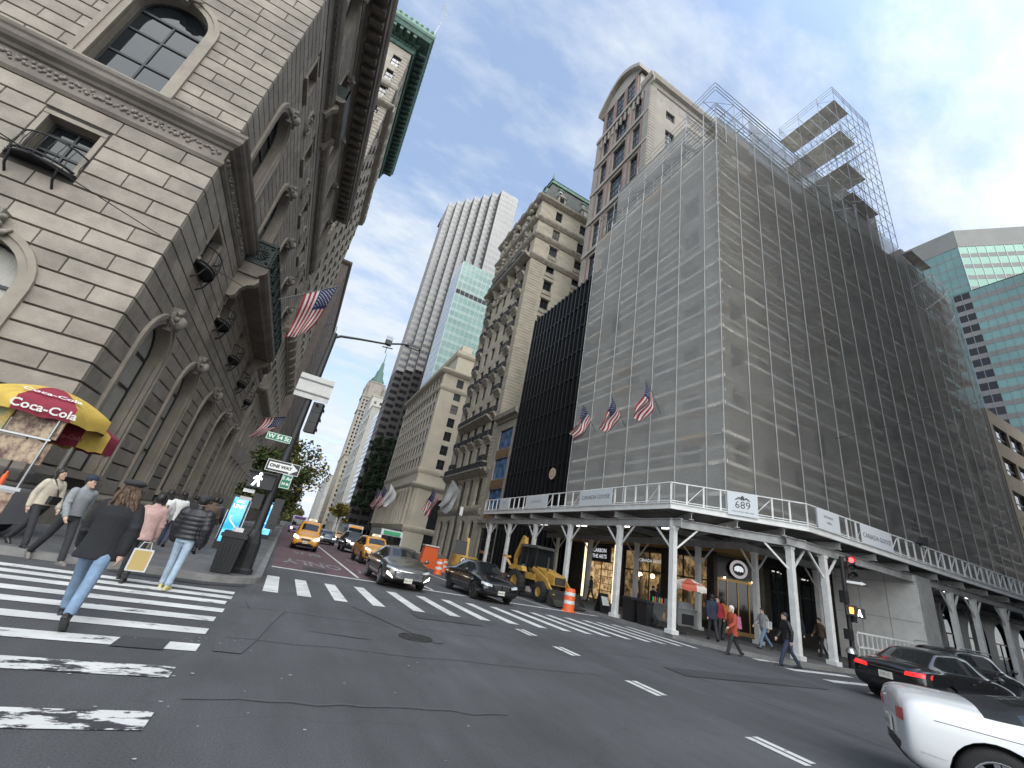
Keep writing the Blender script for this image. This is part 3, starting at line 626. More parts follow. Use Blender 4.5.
# parked dark sedan and SUV on the side street
c = Car('sedan', 'black sedan seen from behind with wide red lamps, in front of the site fence', 'car', (18.1, 6.95, 0), -3, sedan_st(4.9, 1.46), 1.86, BK, [1.05, 3.9], .335, RIM)
c.decal('tail_lamp', [(.42, .76), (.88, .78), (.87, .88), (.44, .85)], 'b', TLON, 6, 3, .008); 
c.decal('chrome_strip', [(-.42, .80), (.42, .80), (.42, .82), (-.42, .82)], 'b', CHR, 8, 1, .008, mirror=False); c.decal('window_trim', [(-1.45, .985), (1.1, .96), (1.1, .985), (-1.45, 1.01)], 's', CHR, 14, 1, .006)
c.doors([-1.15, -.1, 1.05], .30, .93, .80); c.mirror(.9, 1.03); c.plate('b', .66, 'T71 C'); 
c = Car('suv', 'black sport utility wagon with a chrome roof edge parked beyond the black sedan', 'car', (25.2, 8.7, 0), -2, suv_st(4.9, 1.62), 1.95, BK, [1.1, 4.0], .37, RIM)
c.decal('window_trim', [(-1.9, 1.13), (1.0, 1.10), (1.0, 1.12), (-1.9, 1.15)], 's', CHR, 14, 1, .006); c.decal('tail_lamp', [(.58, .95), (.88, .97), (.86, 1.12), (.6, 1.1)], 'b', TLR, 4, 3, .008); c.mirror(.85, 1.2); c.doors([-1.1, .05, 1.1], .36, 1.05, .92)
for sg in (-1, 1):
    m_ = MB(); m_.tube([(-1.9, sg * .66, 1.62), (-1.6, sg * .68, 1.68), (.3, sg * .68, 1.68), (.6, sg * .66, 1.61)], .02, 6); m_.build('roof_rail', CHR, c.t)
# taxis
YE = carpaint('taxi yellow paint', (.62, .27, .012), .0, .3)
TXL = nmat('taxi roof lamp', (.75, .70, .55), .4, emit=.15)
def roof_light(c, z, x=0.):
    m_ = MB(); m_.cbox((x, 0, z + .07), .22, .62, .14, 0, taper=.8); o = m_.build('roof_sign', TXL, c.t); m_ = MB(); fr = Fr((x + .113, 0, 0), (0, 1, 0), (1, 0, 0)); text_mb(m_, '6K42', fr, 0, z + .07, .12); m_.build('roof_sign_number', PLK, o)
c = Car('taxi', 'yellow taxi van driving alone in the left lane beside the kerb', 'taxi', (1.75, 34.6, 0), -94, van_st(), 1.73, YE, [.85, 3.75], .32, RIMD, group='yellow taxis on the avenue')
c.decal('grille', [(-.28, .62), (.28, .62), (.32, .74), (-.32, .74)], 'f', TRIM, 6, 2, .01, mirror=False); c.decal('headlamp', [(.46, .66), (.80, .74), (.78, .92), (.50, .80)], 'f', HLON, 5, 3, .01); c.decal('lower_intake', [(-.5, .30), (.5, .30), (.56, .42), (-.56, .42)], 'f', TRIM, 8, 2, .008, mirror=False)
c.doors([-1.2, -.1, 1.0], .34, 1.05, .9); c.mirror(1.25, 1.18, TRIM); c.plate('f', .52, '6K42 B'); roof_light(c, 1.88, .5)
m_ = MB(); text_mb(m_, 'NYC TAXI', Fr((0, -.885, 0), (1, 0, 0), (0, -1, 0)), .4, .78, .22); m_.build('door_lettering', PLK, c.t)
c = Car('taxi', 'yellow taxi wagon half hidden behind the grey sedan', 'taxi', (5.6, 30.4, 0), -88, suv_st(4.6, 1.66), 1.85, YE, [.95, 3.65], .34, RIMD, group='yellow taxis on the avenue')
c.decal('grille', [(-.48, .52), (.48, .52), (.56, .78), (-.56, .78)], 'f', TRIM, 8, 3, .01, mirror=False); c.decal('headlamp', [(.56, .80), (.84, .86), (.82, .94), (.56, .88)], 'f', HLON, 5, 2, .01); c.decal('side_intake', [(.60, .46), (.82, .50), (.80, .74), (.62, .62)], 'f', TRIM, 4, 3, .01)
c.doors([-1.1, .05, 1.0], .36, 1.03, .9); c.mirror(.95, 1.15, TRIM); c.plate('f', .44, '3M19 A'); roof_light(c, 1.68, .1)
# traffic behind them
c = Car('suv', 'black sport utility wagon with lit headlamps behind the yellow taxi wagon', 'car', (6.0, 43, 0), -90, suv_st(4.9, 1.78), 1.95, BK, [1.05, 3.9], .36, RIMD)
c.decal('headlamp', [(.5, .86), (.84, .90), (.82, .98), (.5, .95)], 'f', HLON, 4, 2, .01); c.decal('grille', [(-.44, .6), (.44, .6), (.48, .86), (-.48, .86)], 'f', CHR, 8, 3, .01, mirror=False); c.mirror(.95, 1.2); c.plate('f', .5, 'HTD 5520')
BLU = carpaint('steel blue paint', (.10, .13, .17), .5); SLV = carpaint('silver paint', (.35, .36, .37), .6)
for lab, x, y, p, k in (('steel blue sedan queuing behind the black wagon', 4.5, 53, BLU, 0), ('silver sedan beside the steel blue one, further up the avenue', 7.9, 60, SLV, 0), ('black sedan far up the avenue behind the silver one', 5.3, 68, BK, 0), ('yellow taxi sedan far up the avenue in the middle lane', 8.2, 76, YE, 0), ('white sport utility wagon far up the avenue', 4.4, 82, WH, 1), ('silver wagon farthest up the avenue among the queue', 11.2, 66, SLV, 1), ('yellow taxi wagon far off near the right kerb', 11.0, 52, YE, 1)):
    c = Car('taxi' if p is YE else 'suv' if k else 'sedan', lab, 'taxi' if p is YE else 'car', (x, y, 0), -90, suv_st() if k else sedan_st(), 1.85, p, [1.0, 3.8], .34, RIM, group='cars queuing up the avenue')
    c.decal('headlamp', [(.5, .62 + .2 * k), (.84, .68 + .2 * k), (.82, .76 + .2 * k), (.5, .70 + .2 * k)], 'f', HLON, 4, 2, .01); c.decal('grille', [(-.4, .4 + .15 * k), (.4, .4 + .15 * k), (.45, .6 + .2 * k), (-.45, .6 + .2 * k)], 'f', TRIM, 6, 3, .01, mirror=False)
# city bus and vans
def big_van(label, cat, x, y, L_, W_, H_, col, roofcol, lab2=None, name='bus'):
    t = proto(name, label, cat, (x, y, 0), radians(-90)); b = MB(); b.v = []
    P = [(-L_ / 2, .35), (L_ / 2 - .05, .35), (L_ / 2, .9), (L_ / 2 - .12, H_ - .5), (L_ / 2 - .3, H_ - .1), (L_ / 2 - .6, H_), (-L_ / 2 + .2, H_), (-L_ / 2, H_ - .2)]
    n = len(P); b.add([(a, -W_ / 2, c) for a, c in P] + [(a, W_ / 2, c) for a, c in P], [tuple(range(n)), tuple(range(n, 2 * n))] + [(i, (i + 1) % n, n + (i + 1) % n, n + i) for i in range(n)]); o = b.build('body', col, t)
    b = MB(); b.box(L_ / 2 - .1, L_ / 2 + .01, -W_ / 2 + .12, W_ / 2 - .12, 1.15, H_ - .55); b.build('windscreen', CGL, t)
    for s in (-1, 1):
        b = MB()
        for i in range(max(1, int(L_ / 1.6))): b.box(-L_ / 2 + .4 + i * 1.6, -L_ / 2 + 1.8 + i * 1.6, s * W_ / 2 - .02, s * W_ / 2 + .02, 1.2, H_ - .6)
        b.build('side_windows', CGL, t)
        b = MB(); b.box(L_ / 2 - .05, L_ / 2 + .02, s * (W_ / 2 - .3) - .14, s * (W_ / 2 - .3) + .14, .62, .8); b.build('headlamp', HLON, t)
    b = MB(); b.box(L_ / 2 - .32, L_ / 2 - .05, -W_ / 2 + .25, W_ / 2 - .25, H_ - .46, H_ - .14); b.build('roof_board', roofcol, t)
    ta, ri = wheel_mesh(.45, .26, RIM, 10)
    for wx in (-L_ / 2 + 1.3, L_ / 2 - 1.2):
        for s in (-1, 1):
            w_ = bpy.data.objects.new('wheel', ta); C.objects.link(w_); w_.parent = t; w_.location = (wx, s * (W_ / 2 - .1), .45); w_.rotation_euler = (0, 0, 0 if s < 0 else pi); q = bpy.data.objects.new('rim', ri); C.objects.link(q); q.parent = w_
    return t
GRNS = nmat('green board', (.03, .30, .13), .5, emit=.1)
big_van('white box van with a green roof board behind the grey sedan', 'van', 9.3, 45.5, 5.6, 2.1, 2.55, nmat('van white', (.50, .52, .52), .4), GRNS, name='box_van')
big_van('white city bus far off in the right lane of the avenue', 'bus', 11.4, 88, 11, 2.55, 3.0, nmat('bus white', (.48, .50, .53), .4), nmat('orange route board', (.5, .2, .03), .5, emit=.4), name='city_bus')
big_van('purple and white tour minibus far down the left kerb lane', 'minibus', 2.0, 84, 6.5, 2.2, 2.7, nmat('pale purple paint', (.36, .30, .42), .4), nmat('purple board', (.12, .05, .2), .5), name='minibus')

# ---------------------------------------------------------------- backhoe loader
CATY = nmat('worn machine yellow', (.42, .245, .05), .55, var=.3, vscale=2.5, bump=.1); STL = nmat('worn dark steel', (.06, .057, .052), .6, .4, var=.4, vscale=3)
t = proto('backhoe_loader', 'dusty yellow backhoe loader with a black cab parked in front of the lit boutique', 'loader', (14.0, 22.9, 0), radians(-90 + 5))
b = MB(); b.box(-1.7, 1.6, -.42, .42, .6, 1.0); b.build('chassis', STL, t)
b = MB(); b.hexa([(.35, -.52, .95), (1.95, -.46, .95), (1.95, .46, .95), (.35, .52, .95), (.35, -.52, 1.72), (1.9, -.42, 1.42), (1.9, .42, 1.42), (.35, .52, 1.72)]); o = b.build('engine_hood', CATY, t)
b = MB(); b.box(1.955, 1.98, -.36, .36, 1.0, 1.36); b.build('radiator_grille', STL, o); b = MB(); b.tube([(1.1, -.3, 1.5), (1.1, -.3, 2.3)], .05, 8); b.build('exhaust_pipe', STL, o)
b = MB(); b.hexa([(-1.2, -.85, 1.0), (.35, -.7, 1.0), (.35, .7, 1.0), (-1.2, .85, 1.0), (-1.2, -.85, 1.35), (.35, -.7, 1.35), (.35, .7, 1.35), (-1.2, .85, 1.35)]); b.build('cab_floor', CATY, t)
b = MB()
for x, y in ((-1.15, -.78), (-1.15, .78), (.3, -.66), (.3, .66), (-.45, -.78), (-.45, .78)): b.beam((x, y, 1.3), (x * .94, y * .92, 2.72), .09)
o = b.build('cab_frame', TRIM, t); b = MB(); b.hexa([(-1.3, -.85, 2.7), (.45, -.78, 2.7), (.45, .78, 2.7), (-1.3, .85, 2.7), (-1.2, -.75, 2.86), (.35, -.7, 2.86), (.35, .7, 2.86), (-1.2, .75, 2.86)]); b.build('cab_roof', STL, t)
b = MB(); b.hexa([(-1.1, -.74, 1.35), (.28, -.62, 1.35), (.28, .62, 1.35), (-1.1, .74, 1.35), (-1.05, -.69, 2.7), (.25, -.58, 2.7), (.25, .58, 2.7), (-1.05, .69, 2.7)]); b.build('cab_glass', CGL, o)
for x, y, r, w_ in ((-.95, .92, .72, .42), (-.95, -.92, .72, .42), (1.35, .82, .5, .32), (1.35, -.82, .5, .32)):
    m_ = MB(); m_.lathe((x, y, r), [(r * .5, -w_ / 2), (r * .9, -w_ / 2), (r, -w_ / 2 + .06), (r, w_ / 2 - .06), (r * .9, w_ / 2), (r * .5, w_ / 2)], 24, axis='y')
    for i in range(20):
        a = 2 * pi * i / 20; m_.beam((x + cos(a) * r * .98, y - w_ * .45, r + sin(a) * r * .98), (x + cos(a + .16) * r * .98, y + w_ * .45, r + sin(a + .16) * r * .98), .06, .06)
    w2 = m_.build('wheel', TYRE, t); m_ = MB(); sg = 1 if y > 0 else -1; m_.lathe((x, y, r), [(r * .52, sg * w_ * .42), (r * .45, sg * w_ * .3), (r * .2, sg * w_ * .25), (.01, sg * w_ * .3)], 20, axis='y'); m_.build('rim', CATY, w2)
for s in (-1, 1):
    b = MB(); b.beam((.3, s * .72, 1.6), (1.5, s * .72, 1.15), .12, .2); b.beam((1.5, s * .72, 1.2), (2.4, s * .72, .45), .12, .2); b.build('loader_arm', CATY, t); b = MB(); b.tube([(.5, s * .6, .9), (1.8, s * .6, .95)], .05, 8); b.build('hydraulic_ram', CHR, t)
b = MB(); P = [(2.35, .75), (2.3, .2), (2.5, .06), (3.15, .06), (3.12, .1), (2.55, .14), (2.42, .3), (2.42, .75)]
b.add([(x, -1.05, z) for x, z in P] + [(x, 1.05, z) for x, z in P], [(i, (i + 1) % 8, 8 + (i + 1) % 8, 8 + i) for i in range(8)])
for s in (-1.05, 1.03): b.add([(x, s, z) for x, z in ((2.35, .75), (2.3, .2), (2.5, .06), (3.15, .06))] + [(x, s + .02, z) for x, z in ((2.35, .75), (2.3, .2), (2.5, .06), (3.15, .06))], [(0, 1, 2, 3), (4, 5, 6, 7), (0, 1, 5, 4), (1, 2, 6, 5), (2, 3, 7, 6), (3, 0, 4, 7)])
b.build('front_bucket', STL, t)
b = MB(); b.beam((-1.7, 0, .9), (-2.05, 0, 3.3), .26, .34); b.beam((-2.05, 0, 3.35), (-2.75, 0, 2.1), .2, .26); b.beam((-2.75, 0, 2.1), (-2.7, 0, 1.2), .18, .2); o = b.build('digging_boom', CATY, t); b = MB(); b.tube([(-1.6, .0, 1.9), (-2.2, 0, 3.0)], .05, 8); b.build('hydraulic_ram', CHR, o)
b = MB(); b.hexa([(-2.95, -.3, .5), (-2.4, -.3, .7), (-2.4, .3, .7), (-2.95, .3, .5), (-2.85, -.3, 1.2), (-2.5, -.3, 1.25), (-2.5, .3, 1.25), (-2.85, .3, 1.2)]); b.build('digging_bucket', STL, t)
for s in (-1, 1):
    b = MB(); b.beam((-1.7, s * .5, 1.0), (-2.1, s * 1.1, 1.9), .14, .14); b.cbox((-2.12, s * 1.12, 2.0), .4, .4, .12); b.build('stabiliser_leg', CATY, t)
    b = MB(); b.hexa([(-1.75, s * .75, 1.35), (-.2, s * .75, 1.35), (-.2, s * 1.1, 1.35), (-1.75, s * 1.1, 1.35), (-1.55, s * .75, 1.62), (-.4, s * .75, 1.62), (-.4, s * 1.08, 1.62), (-1.55, s * 1.08, 1.62)]); b.build('rear_fender', CATY, t)
# small excavator behind it
t = proto('mini_excavator', 'yellow mini excavator with a black cab and a big rear counterweight behind the black sedan', 'excavator', (12.6, 31.5, 0), radians(75))
for s in (-1, 1):
    b = MB(); P = [(-1.0, .1), (1.0, .1), (1.25, .35), (1.0, .6), (-1.0, .6), (-1.25, .35)]; b.add([(x, s * .75 - .2, z) for x, z in P] + [(x, s * .75 + .2, z) for x, z in P], [tuple(range(6)), tuple(range(6, 12))] + [(i, (i + 1) % 6, 6 + (i + 1) % 6, 6 + i) for i in range(6)]); b.build('track', TYRE, t)
b = MB(); P = [(-1.25 + .2 * abs(a) ** 2 if False else -1.3 * cos(a), 1.0 * sin(a)) for a in [(-1.3 + 2.6 * i / 10) for i in range(11)]] + [(.9, .95), (.9, -.95)]
n = len(P); b.add([(x, y, .75) for x, y in P] + [(x * .96, y * .96, 1.55) for x, y in P], [tuple(range(n)), tuple(range(n, 2 * n))] + [(i, (i + 1) % n, n + (i + 1) % n, n + i) for i in range(n)]); o = b.build('counterweight', CATY, t)
b = MB(); b.box(-1.325, -1.27, -.42, .42, .98, 1.42); q = b.build('name_panel', TRIM, o); b = MB(); text_mb(b, 'CAT', Fr((-1.33, 0, 0), (0, -1, 0), (-1, 0, 0)), 0, 1.2, .42, bold=.015); b.build('name_lettering', nmat('white decal', (.8, .8, .78), .5), o)
b = MB(); b.hexa([(-.3, .0, 1.5), (.95, .0, 1.5), (.95, .9, 1.5), (-.3, .9, 1.5), (-.2, .05, 2.55), (.7, .05, 2.55), (.7, .85, 2.55), (-.2, .85, 2.55)]); b.build('cab', TRIM, t)
b = MB(); b.hexa([(-.1, .88, 1.7), (.8, .88, 1.7), (.8, .93, 1.7), (-.1, .93, 1.7), (-.05, .84, 2.4), (.62, .84, 2.4), (.62, .9, 2.4), (-.05, .9, 2.4)]); b.build('cab_glass', CGL, t)
b = MB(); b.beam((.9, -.2, 1.2), (1.7, -.2, 2.8), .22, .28); b.beam((1.7, -.2, 2.8), (2.7, -.2, 2.1), .2, .24); b.beam((2.7, -.2, 2.1), (2.6, -.2, 1.0), .16, .18); b.build('boom', CATY, t)
b = MB(); b.cbox((2.55, -.2, .75), .5, .6, .5, 0, taper=.7); b.build('bucket', STL, t)
# ================================================================ people
SKIN = nmat('skin', (.42, .25, .18), .55, var=.08, vscale=10); SKIN2 = nmat('fair skin', (.52, .34, .26), .55, var=.08, vscale=10); EYE = nmat('dark eye', (.02, .015, .012), .2); LIP = nmat('lips', (.33, .12, .10), .5)
def cloth(name, col, var=.18, sc=9., bump=.25): return nmat(name, col, .88, var=var, vscale=sc, bump=bump, bscale=40)
BLKC = cloth('black wool', (.014, .015, .018)); BLKN = nmat('black nylon', (.012, .012, .015), .45, var=.2, vscale=12, bump=.3, bscale=18); JEAN = cloth('blue denim', (.17, .25, .36), .3, 7.); JEAND = cloth('dark denim', (.035, .05, .085), .3, 7.); JEANL = cloth('light denim', (.30, .38, .46), .25, 7.)
CREAM = cloth('cream knit', (.50, .45, .36), .12, 14, .6); GREYD = cloth('washed grey denim jacket', (.23, .25, .26), .2, 8); GREYH = cloth('grey hoodie', (.27, .27, .28)); PINKC = cloth('dusty pink coat', (.42, .27, .25)); WHC = cloth('white shirt', (.58, .58, .57), .08); REDC = cloth('rust red coat', (.36, .065, .035)); ORC = cloth('orange jacket', (.45, .17, .03)); CRIM = cloth('crimson jacket', (.30, .02, .035)); TANB = cloth('tan bag', (.36, .28, .18)); NAVY = cloth('navy coat', (.02, .028, .05)); BRNC = cloth('brown coat', (.09, .06, .04)); CHARC = cloth('charcoal cloth', (.03, .031, .034)); PINKB = cloth('pink backpack', (.36, .12, .18))
HBLK = nmat('black hair', (.012, .010, .009), .5, var=.3, vscale=30); HBRN = nmat('curly brown hair', (.085, .050, .030), .55, var=.5, vscale=25); HWHT = nmat('white hair', (.62, .58, .52), .6); SHOE = nmat('black leather', (.014, .013, .013), .4); SHY = nmat('pale yellow trainer', (.50, .44, .20), .6); SHW = nmat('white trainer', (.55, .55, .54), .6); SOCK = nmat('dark red sock', (.16, .02, .03), .8)
def loft(b, rings, n=14):
    """rings: (centre, lateral radius, depth radius) stacked along any axis; depth is local x, lateral is local y"""
    V = []; 
    for (c, ry, rx) in rings:
        for k in range(n):
            a = 2 * pi * k / n; V.append((c[0] + rx * cos(a), c[1] + ry * sin(a), c[2]))
    F = [(i * n + k, i * n + (k + 1) % n, (i + 1) * n + (k + 1) % n, (i + 1) * n + k) for i in range(len(rings) - 1) for k in range(n)]
    F += [tuple(range(n))[::-1], tuple(range((len(rings) - 1) * n, len(rings) * n))]; b.add(V, F, 0, True)
def capsule(b, pts, rad, n=10):
    b.tube(pts, rad, n)
    for p, r in zip(pts, rad): b.ball(p, r * .99, n)
def fuse(b, name, mat, parent, vox, smooth=3):
    o = b.build(name, mat, parent, fix=False); m = o.modifiers.new('r', 'REMESH'); m.mode = 'VOXEL'; m.voxel_size = vox; m.use_smooth_shade = True
    s = o.modifiers.new('s', 'SMOOTH'); s.factor = .5; s.iterations = smooth
    me = ev_mesh(o); o.modifiers.clear(); old = o.data; o.data = me; bpy.data.meshes.remove(old); me.polygons.foreach_set('use_smooth', [True] * len(me.polygons)); me.materials.clear(); me.materials.append(mat); return o
def person(label, x, y, z, face, H=1.72, legs=(22, 8, -24, 30), arms=(-18, 14, 20, 16), top=BLKC, bottom=JEAND, skin=SKIN2, hair=HBLK, hairstyle='short', hat=None, length=.0, shoes=SHOE, vox=.016, lean=2, turn=0, puffy=0., wide=1., skirt=None, armout=.05, group=None, socks=None, female=False, ank=.1, hem=None):
    t = proto('person', label, 'person', (x, y, z), radians(face), group); k = H / 1.72; sh = .178 if female else .195; hp = .085
    S = lambda a, b_, c: Vector((a, b_, c)); J = {}
    for s, (a, kn) in ((1, legs[:2]), (-1, legs[2:])):
        a, kn = radians(a), radians(kn); hip = S(0, s * hp, .92); kne = hip + S(sin(a), 0, -cos(a)) * .43; an = kne + S(sin(a - kn), 0, -cos(a - kn)) * .41; J[s] = (hip, kne, an, a - kn)
    mz = min(J[1][2].z, J[-1][2].z); dz = ank - .015 - mz
    low = min((1, -1), key=lambda s: J[s][2].z); 
    for s in (1, -1): J[s] = tuple(p + S(0, 0, dz) for p in J[s][:3]) + (J[s][3],)
    ln = radians(lean); T = lambda zz, xo=0, yo=0: S(xo + sin(ln) * (zz - .92), yo, zz + dz)
    A = {}
    for s, (a, e) in ((1, arms[:2]), (-1, arms[2:])):
        a, e = radians(a), radians(e); shd = T(1.40, 0, s * sh); elb = shd + S(sin(a), s * armout * 2.2, -cos(a)) * .285; wri = elb + S(sin(a + e), -s * armout * .3, -cos(a + e)) * .255; A[s] = (shd, elb, wri, a + e)
    kk = lambda p: Vector(p) * k
    # body: one continuous skin
    b = MB(); hc = T(1.615, .02); tr = radians(turn); hx = Vector((cos(tr), sin(tr), 0)); hy = Vector((-sin(tr), cos(tr), 0))
    loft(b, [(kk(T(.86)), .13 * k, .09 * k), (kk(T(.95)), .15 * k, .10 * k), (kk(T(1.1)), .125 * k, .09 * k), (kk(T(1.28)), .15 * k, .10 * k), (kk(T(1.40)), .165 * k, .08 * k), (kk(T(1.44)), .09 * k, .06 * k)])
    capsule(b, [kk(T(1.42)), kk(T(1.54, .015))], [.056 * k, .052 * k]); b.ball(kk(hc), .112 * k, 14, sx=.88, sy=.74, sz=1.05); b.ball(kk(hc + hx * .035 + S(0, 0, -.055)), .075 * k, 12, sx=.85, sy=.78, sz=.95)
    n_ = kk(hc + hx * .098 + S(0, 0, -.015)); b.ball(n_, .017 * k, 8, sx=1.1, sy=.8, sz=1.5); b.ball(kk(hc + hx * .082 + S(0, 0, -.088)), .03 * k, 8)
    for s in (1, -1): b.ball(kk(hc + hy * s * .08), .026 * k, 8, sx=.8, sy=.4, sz=1.3)
    for s in (1, -1):
        shd, elb, wri, fa = A[s]; capsule(b, [kk(shd), kk(elb), kk(wri)], [.045 * k, .036 * k, .026 * k]); d = S(sin(fa), 0, -cos(fa)); pm = wri + d * .045; fwd = S(cos(fa), 0, sin(fa))
        b.tube([kk(wri), kk(wri + d * .03), kk(wri + d * .085)], [.026 * k, .036 * k, .033 * k], 8); b.ball(kk(wri + d * .06), .036 * k, 8, sy=.6)
        for q in range(4):
            o_ = fwd * (.027 - .018 * q); base = wri + d * .085 + o_; l = (.034, .040, .037, .028)[q]; m1 = base + d * l + S(0, -s * .006, 0); m2 = m1 + d * l * .8 + S(0, -s * .018, 0); capsule(b, [kk(base - d * .02), kk(m1), kk(m2)], [.0095 * k, .0088 * k, .0078 * k], 6)
        th = wri + d * .03 + fwd * .028; capsule(b, [kk(th), kk(th + d * .03 + fwd * .024), kk(th + d * .062 + fwd * .026 + S(0, -s * .01, 0))], [.0125 * k, .0105 * k, .009 * k], 6)
        hip, kne, an, sa = J[s]; capsule(b, [kk(hip), kk(kne), kk(kne.lerp(an, .35)), kk(an)], [.075 * k, .05 * k, .05 * k, .036 * k])
        b.ball(kk(an), .036 * k, 8)
    fuse(b, 'body', skin, t, min(vox, .012 if vox < .013 else vox))
    if vox < .014 or True:
        for s in (1, -1):
            e = MB(); e.ball(kk(hc + hx * .088 + hy * s * .033 + S(0, 0, .012)), .012 * k, 6, sz=.7); e.build('eye', EYE, t)
        e = MB(); e.ball(kk(hc + hx * .099 + S(0, 0, -.058)), .022 * k, 8, sx=.35, sz=.32); e.build('mouth', LIP, t)
    # trousers
    b = MB(); loft(b, [(kk(T(.83)), .15 * k * wide, .115 * k), (kk(T(.92)), .165 * k * wide, .12 * k), (kk(T(1.02)), .145 * k * wide, .108 * k)])
    for s in (1, -1):
        hip, kne, an, sa = J[s]; e_ = kne.lerp(an, .90 if socks else .99); capsule(b, [kk(hip + S(0, 0, -.02)), kk(hip.lerp(kne, .5)), kk(kne), kk(kne.lerp(an, .5)), kk(e_)], [.092 * k, .079 * k, .066 * k, .064 * k, .058 * k])
        for q in range(3): b.ball(kk(an.lerp(kne, .04 + q * .06)) + Vector((random.uniform(-.01, .01), random.uniform(-.01, .01), 0)), .062 * k, 8, sz=.45)
    fuse(b, 'trousers', bottom, t, vox, 4)
    for s in (1, -1):
        hip, kne, an, sa = J[s]; b = MB(); p = max(-.5, min(.9, -(sa) * (1.0 if an.z > mz + dz + .04 else .0))); f_ = S(cos(p), s * .06, -sin(p)); up = S(sin(p), 0, cos(p)); hl = an - f_ * .055 - up * .045
        loftp = [(an - up * .055 - f_ * .06, .036), (an - up * .052 + f_ * .0, .040), (an - up * .058 + f_ * .09, .043), (an - up * .066 + f_ * .155, .034)]
        capsule(b, [kk(q) for q, r in loftp], [r * k for q, r in loftp], 8); capsule(b, [kk(an + up * (.07 if shoes is SHOE else .01)), kk(an - up * .04)], [.05 * k, .045 * k], 8)
        b.hexa([kk(an + f_ * a_ + S(0, w_, 0) - up * u_) for u_ in (.1, .078) for a_, w_ in ((-.095, -.035), (.185, -.035), (.185, .035), (-.095, .035))]); fuse(b, 'shoe', shoes, t, min(vox, .012), 2)
        if socks: b = MB(); b.tube([kk(an.lerp(kne, .02)), kk(an.lerp(kne, .25))], .047 * k, 8); b.build('sock', socks, t)
    # coat
    b = MB(); zl = .92 - length; hw_ = .19 * wide; rows = []; zs = [zl, zl + .03, .95, 1.05, 1.18, 1.30, 1.39, 1.445, 1.48] if length > -.05 else [zl, zl + .02, 1.05, 1.18, 1.30, 1.39, 1.445, 1.48]
    wd = {1.05: .172, 1.18: .178, 1.30: .20, 1.39: .205, 1.445: .15, 1.48: .085, .95: .182}; dp = {1.05: .132, 1.18: .135, 1.30: .142, 1.39: .118, 1.445: .088, 1.48: .075, .95: .135}
    rw = [(zz, wd.get(zz, .188 + .10 * max(0, length) * (1 if hem is None else hem)) * wide, dp.get(zz, .14 + .09 * max(0, length))) for zz in zs]
    if puffy:
        r2_ = []
        for i in range(46):
            zz = zl + (1.47 - zl) * i / 45; j = max(q for q in range(len(rw)) if rw[q][0] <= zz + 1e-6); j = min(j, len(rw) - 2); u = (zz - rw[j][0]) / (rw[j + 1][0] - rw[j][0]); g = abs(sin(pi * (zz - zl) / .085)) ** .6 * puffy
            r2_.append((zz, rw[j][1] * (1 - u) + rw[j + 1][1] * u + g, rw[j][2] * (1 - u) + rw[j + 1][2] * u + g))
        rw = r2_
    loft(b, [(kk(T(zz)), w_ * k, d_ * k) for zz, w_, d_ in rw], 18)
    for s in (1, -1):
        shd, elb, wri, fa = A[s]; P = [shd + S(0, -s * .03, .0), shd.lerp(elb, .5), elb, elb.lerp(wri, .5), wri - (wri - elb) * .04]; R = [.082, .072, .064, .060, .054]
        if puffy: P = [shd.lerp(elb, i / 9) for i in range(10)] + [elb.lerp(wri, i / 8) for i in range(1, 9)]; R = [.075 + puffy * .8 + puffy * abs(sin(i * 1.25)) for i in range(18)]
        capsule(b, [kk(p) for p in P], [r * k * (1.05 if wide > 1 else 1) for r in R])
        if not puffy:
            for q in range(4): c = elb + S(random.uniform(-.02, .02), random.uniform(-.02, .02), random.uniform(-.07, .07)); b.ball(kk(c), .064 * k, 8, sz=.5)
    capsule(b, [kk(T(1.44)), kk(T(1.50, .0))], [.088 * k, .075 * k])
    fuse(b, 'coat', top, t, vox, 3 if puffy else 4)
    if skirt:
        b = MB(); loft(b, [(kk(T(.60)), .22 * k, .17 * k), (kk(T(.8)), .19 * k, .15 * k), (kk(T(.98)), .16 * k, .12 * k)]); fuse(b, 'skirt', skirt, t, vox)
    # hair and hat
    b = MB(); b.ball(kk(hc - hx * .018 + S(0, 0, .028)), .117 * k, 12, sx=.90, sy=.80, sz=.98)
    if hairstyle == 'short': pass
    elif hairstyle == 'long':
        for i in range(9): a = (i - 4) / 4; q0 = hc - hx * (.075 - .03 * abs(a)) + hy * a * .08; b.tube([kk(q0 + S(0, 0, .03)), kk(q0 + S(0, 0, -.12)), kk(q0 - hx * .02 + S(0, 0, -.26))], [.04 * k, .04 * k, .022 * k], 7)
    elif hairstyle == 'bob':
        for i in range(9): a = (i - 4) / 4; q0 = hc - hx * (.06 - .05 * abs(a)) + hy * a * .088; b.tube([kk(q0 + S(0, 0, .03)), kk(q0 + S(0, 0, -.11))], [.035 * k, .03 * k], 7)
    elif hairstyle == 'pony': b.tube([kk(hc - hx * .10 + S(0, 0, .03)), kk(hc - hx * .15 + S(0, 0, -.06)), kk(hc - hx * .14 + S(0, 0, -.22))], [.03 * k, .038 * k, .014 * k], 8)
    elif hairstyle == 'curly':
        for i in range(64):
            a = random.uniform(-1, 1); l = random.uniform(.22, .40); q0 = hc - hx * random.uniform(.03, .10) + hy * a * .10 + S(0, 0, random.uniform(-.02, .06)); ph = random.uniform(0, 6)
            b.tube([kk(q0 - hx * (.03 * j / 6 + .012 * sin(j * 2.1 + ph)) + hy * (a * .06 * j / 6 + .014 * cos(j * 2.1 + ph)) - S(0, 0, l * j / 6)) for j in range(7)], [r * k for r in (.022, .024, .024, .022, .02, .017, .008)], 6)
    ho = b.build('hair', hair, t, smooth=True, fix=False)
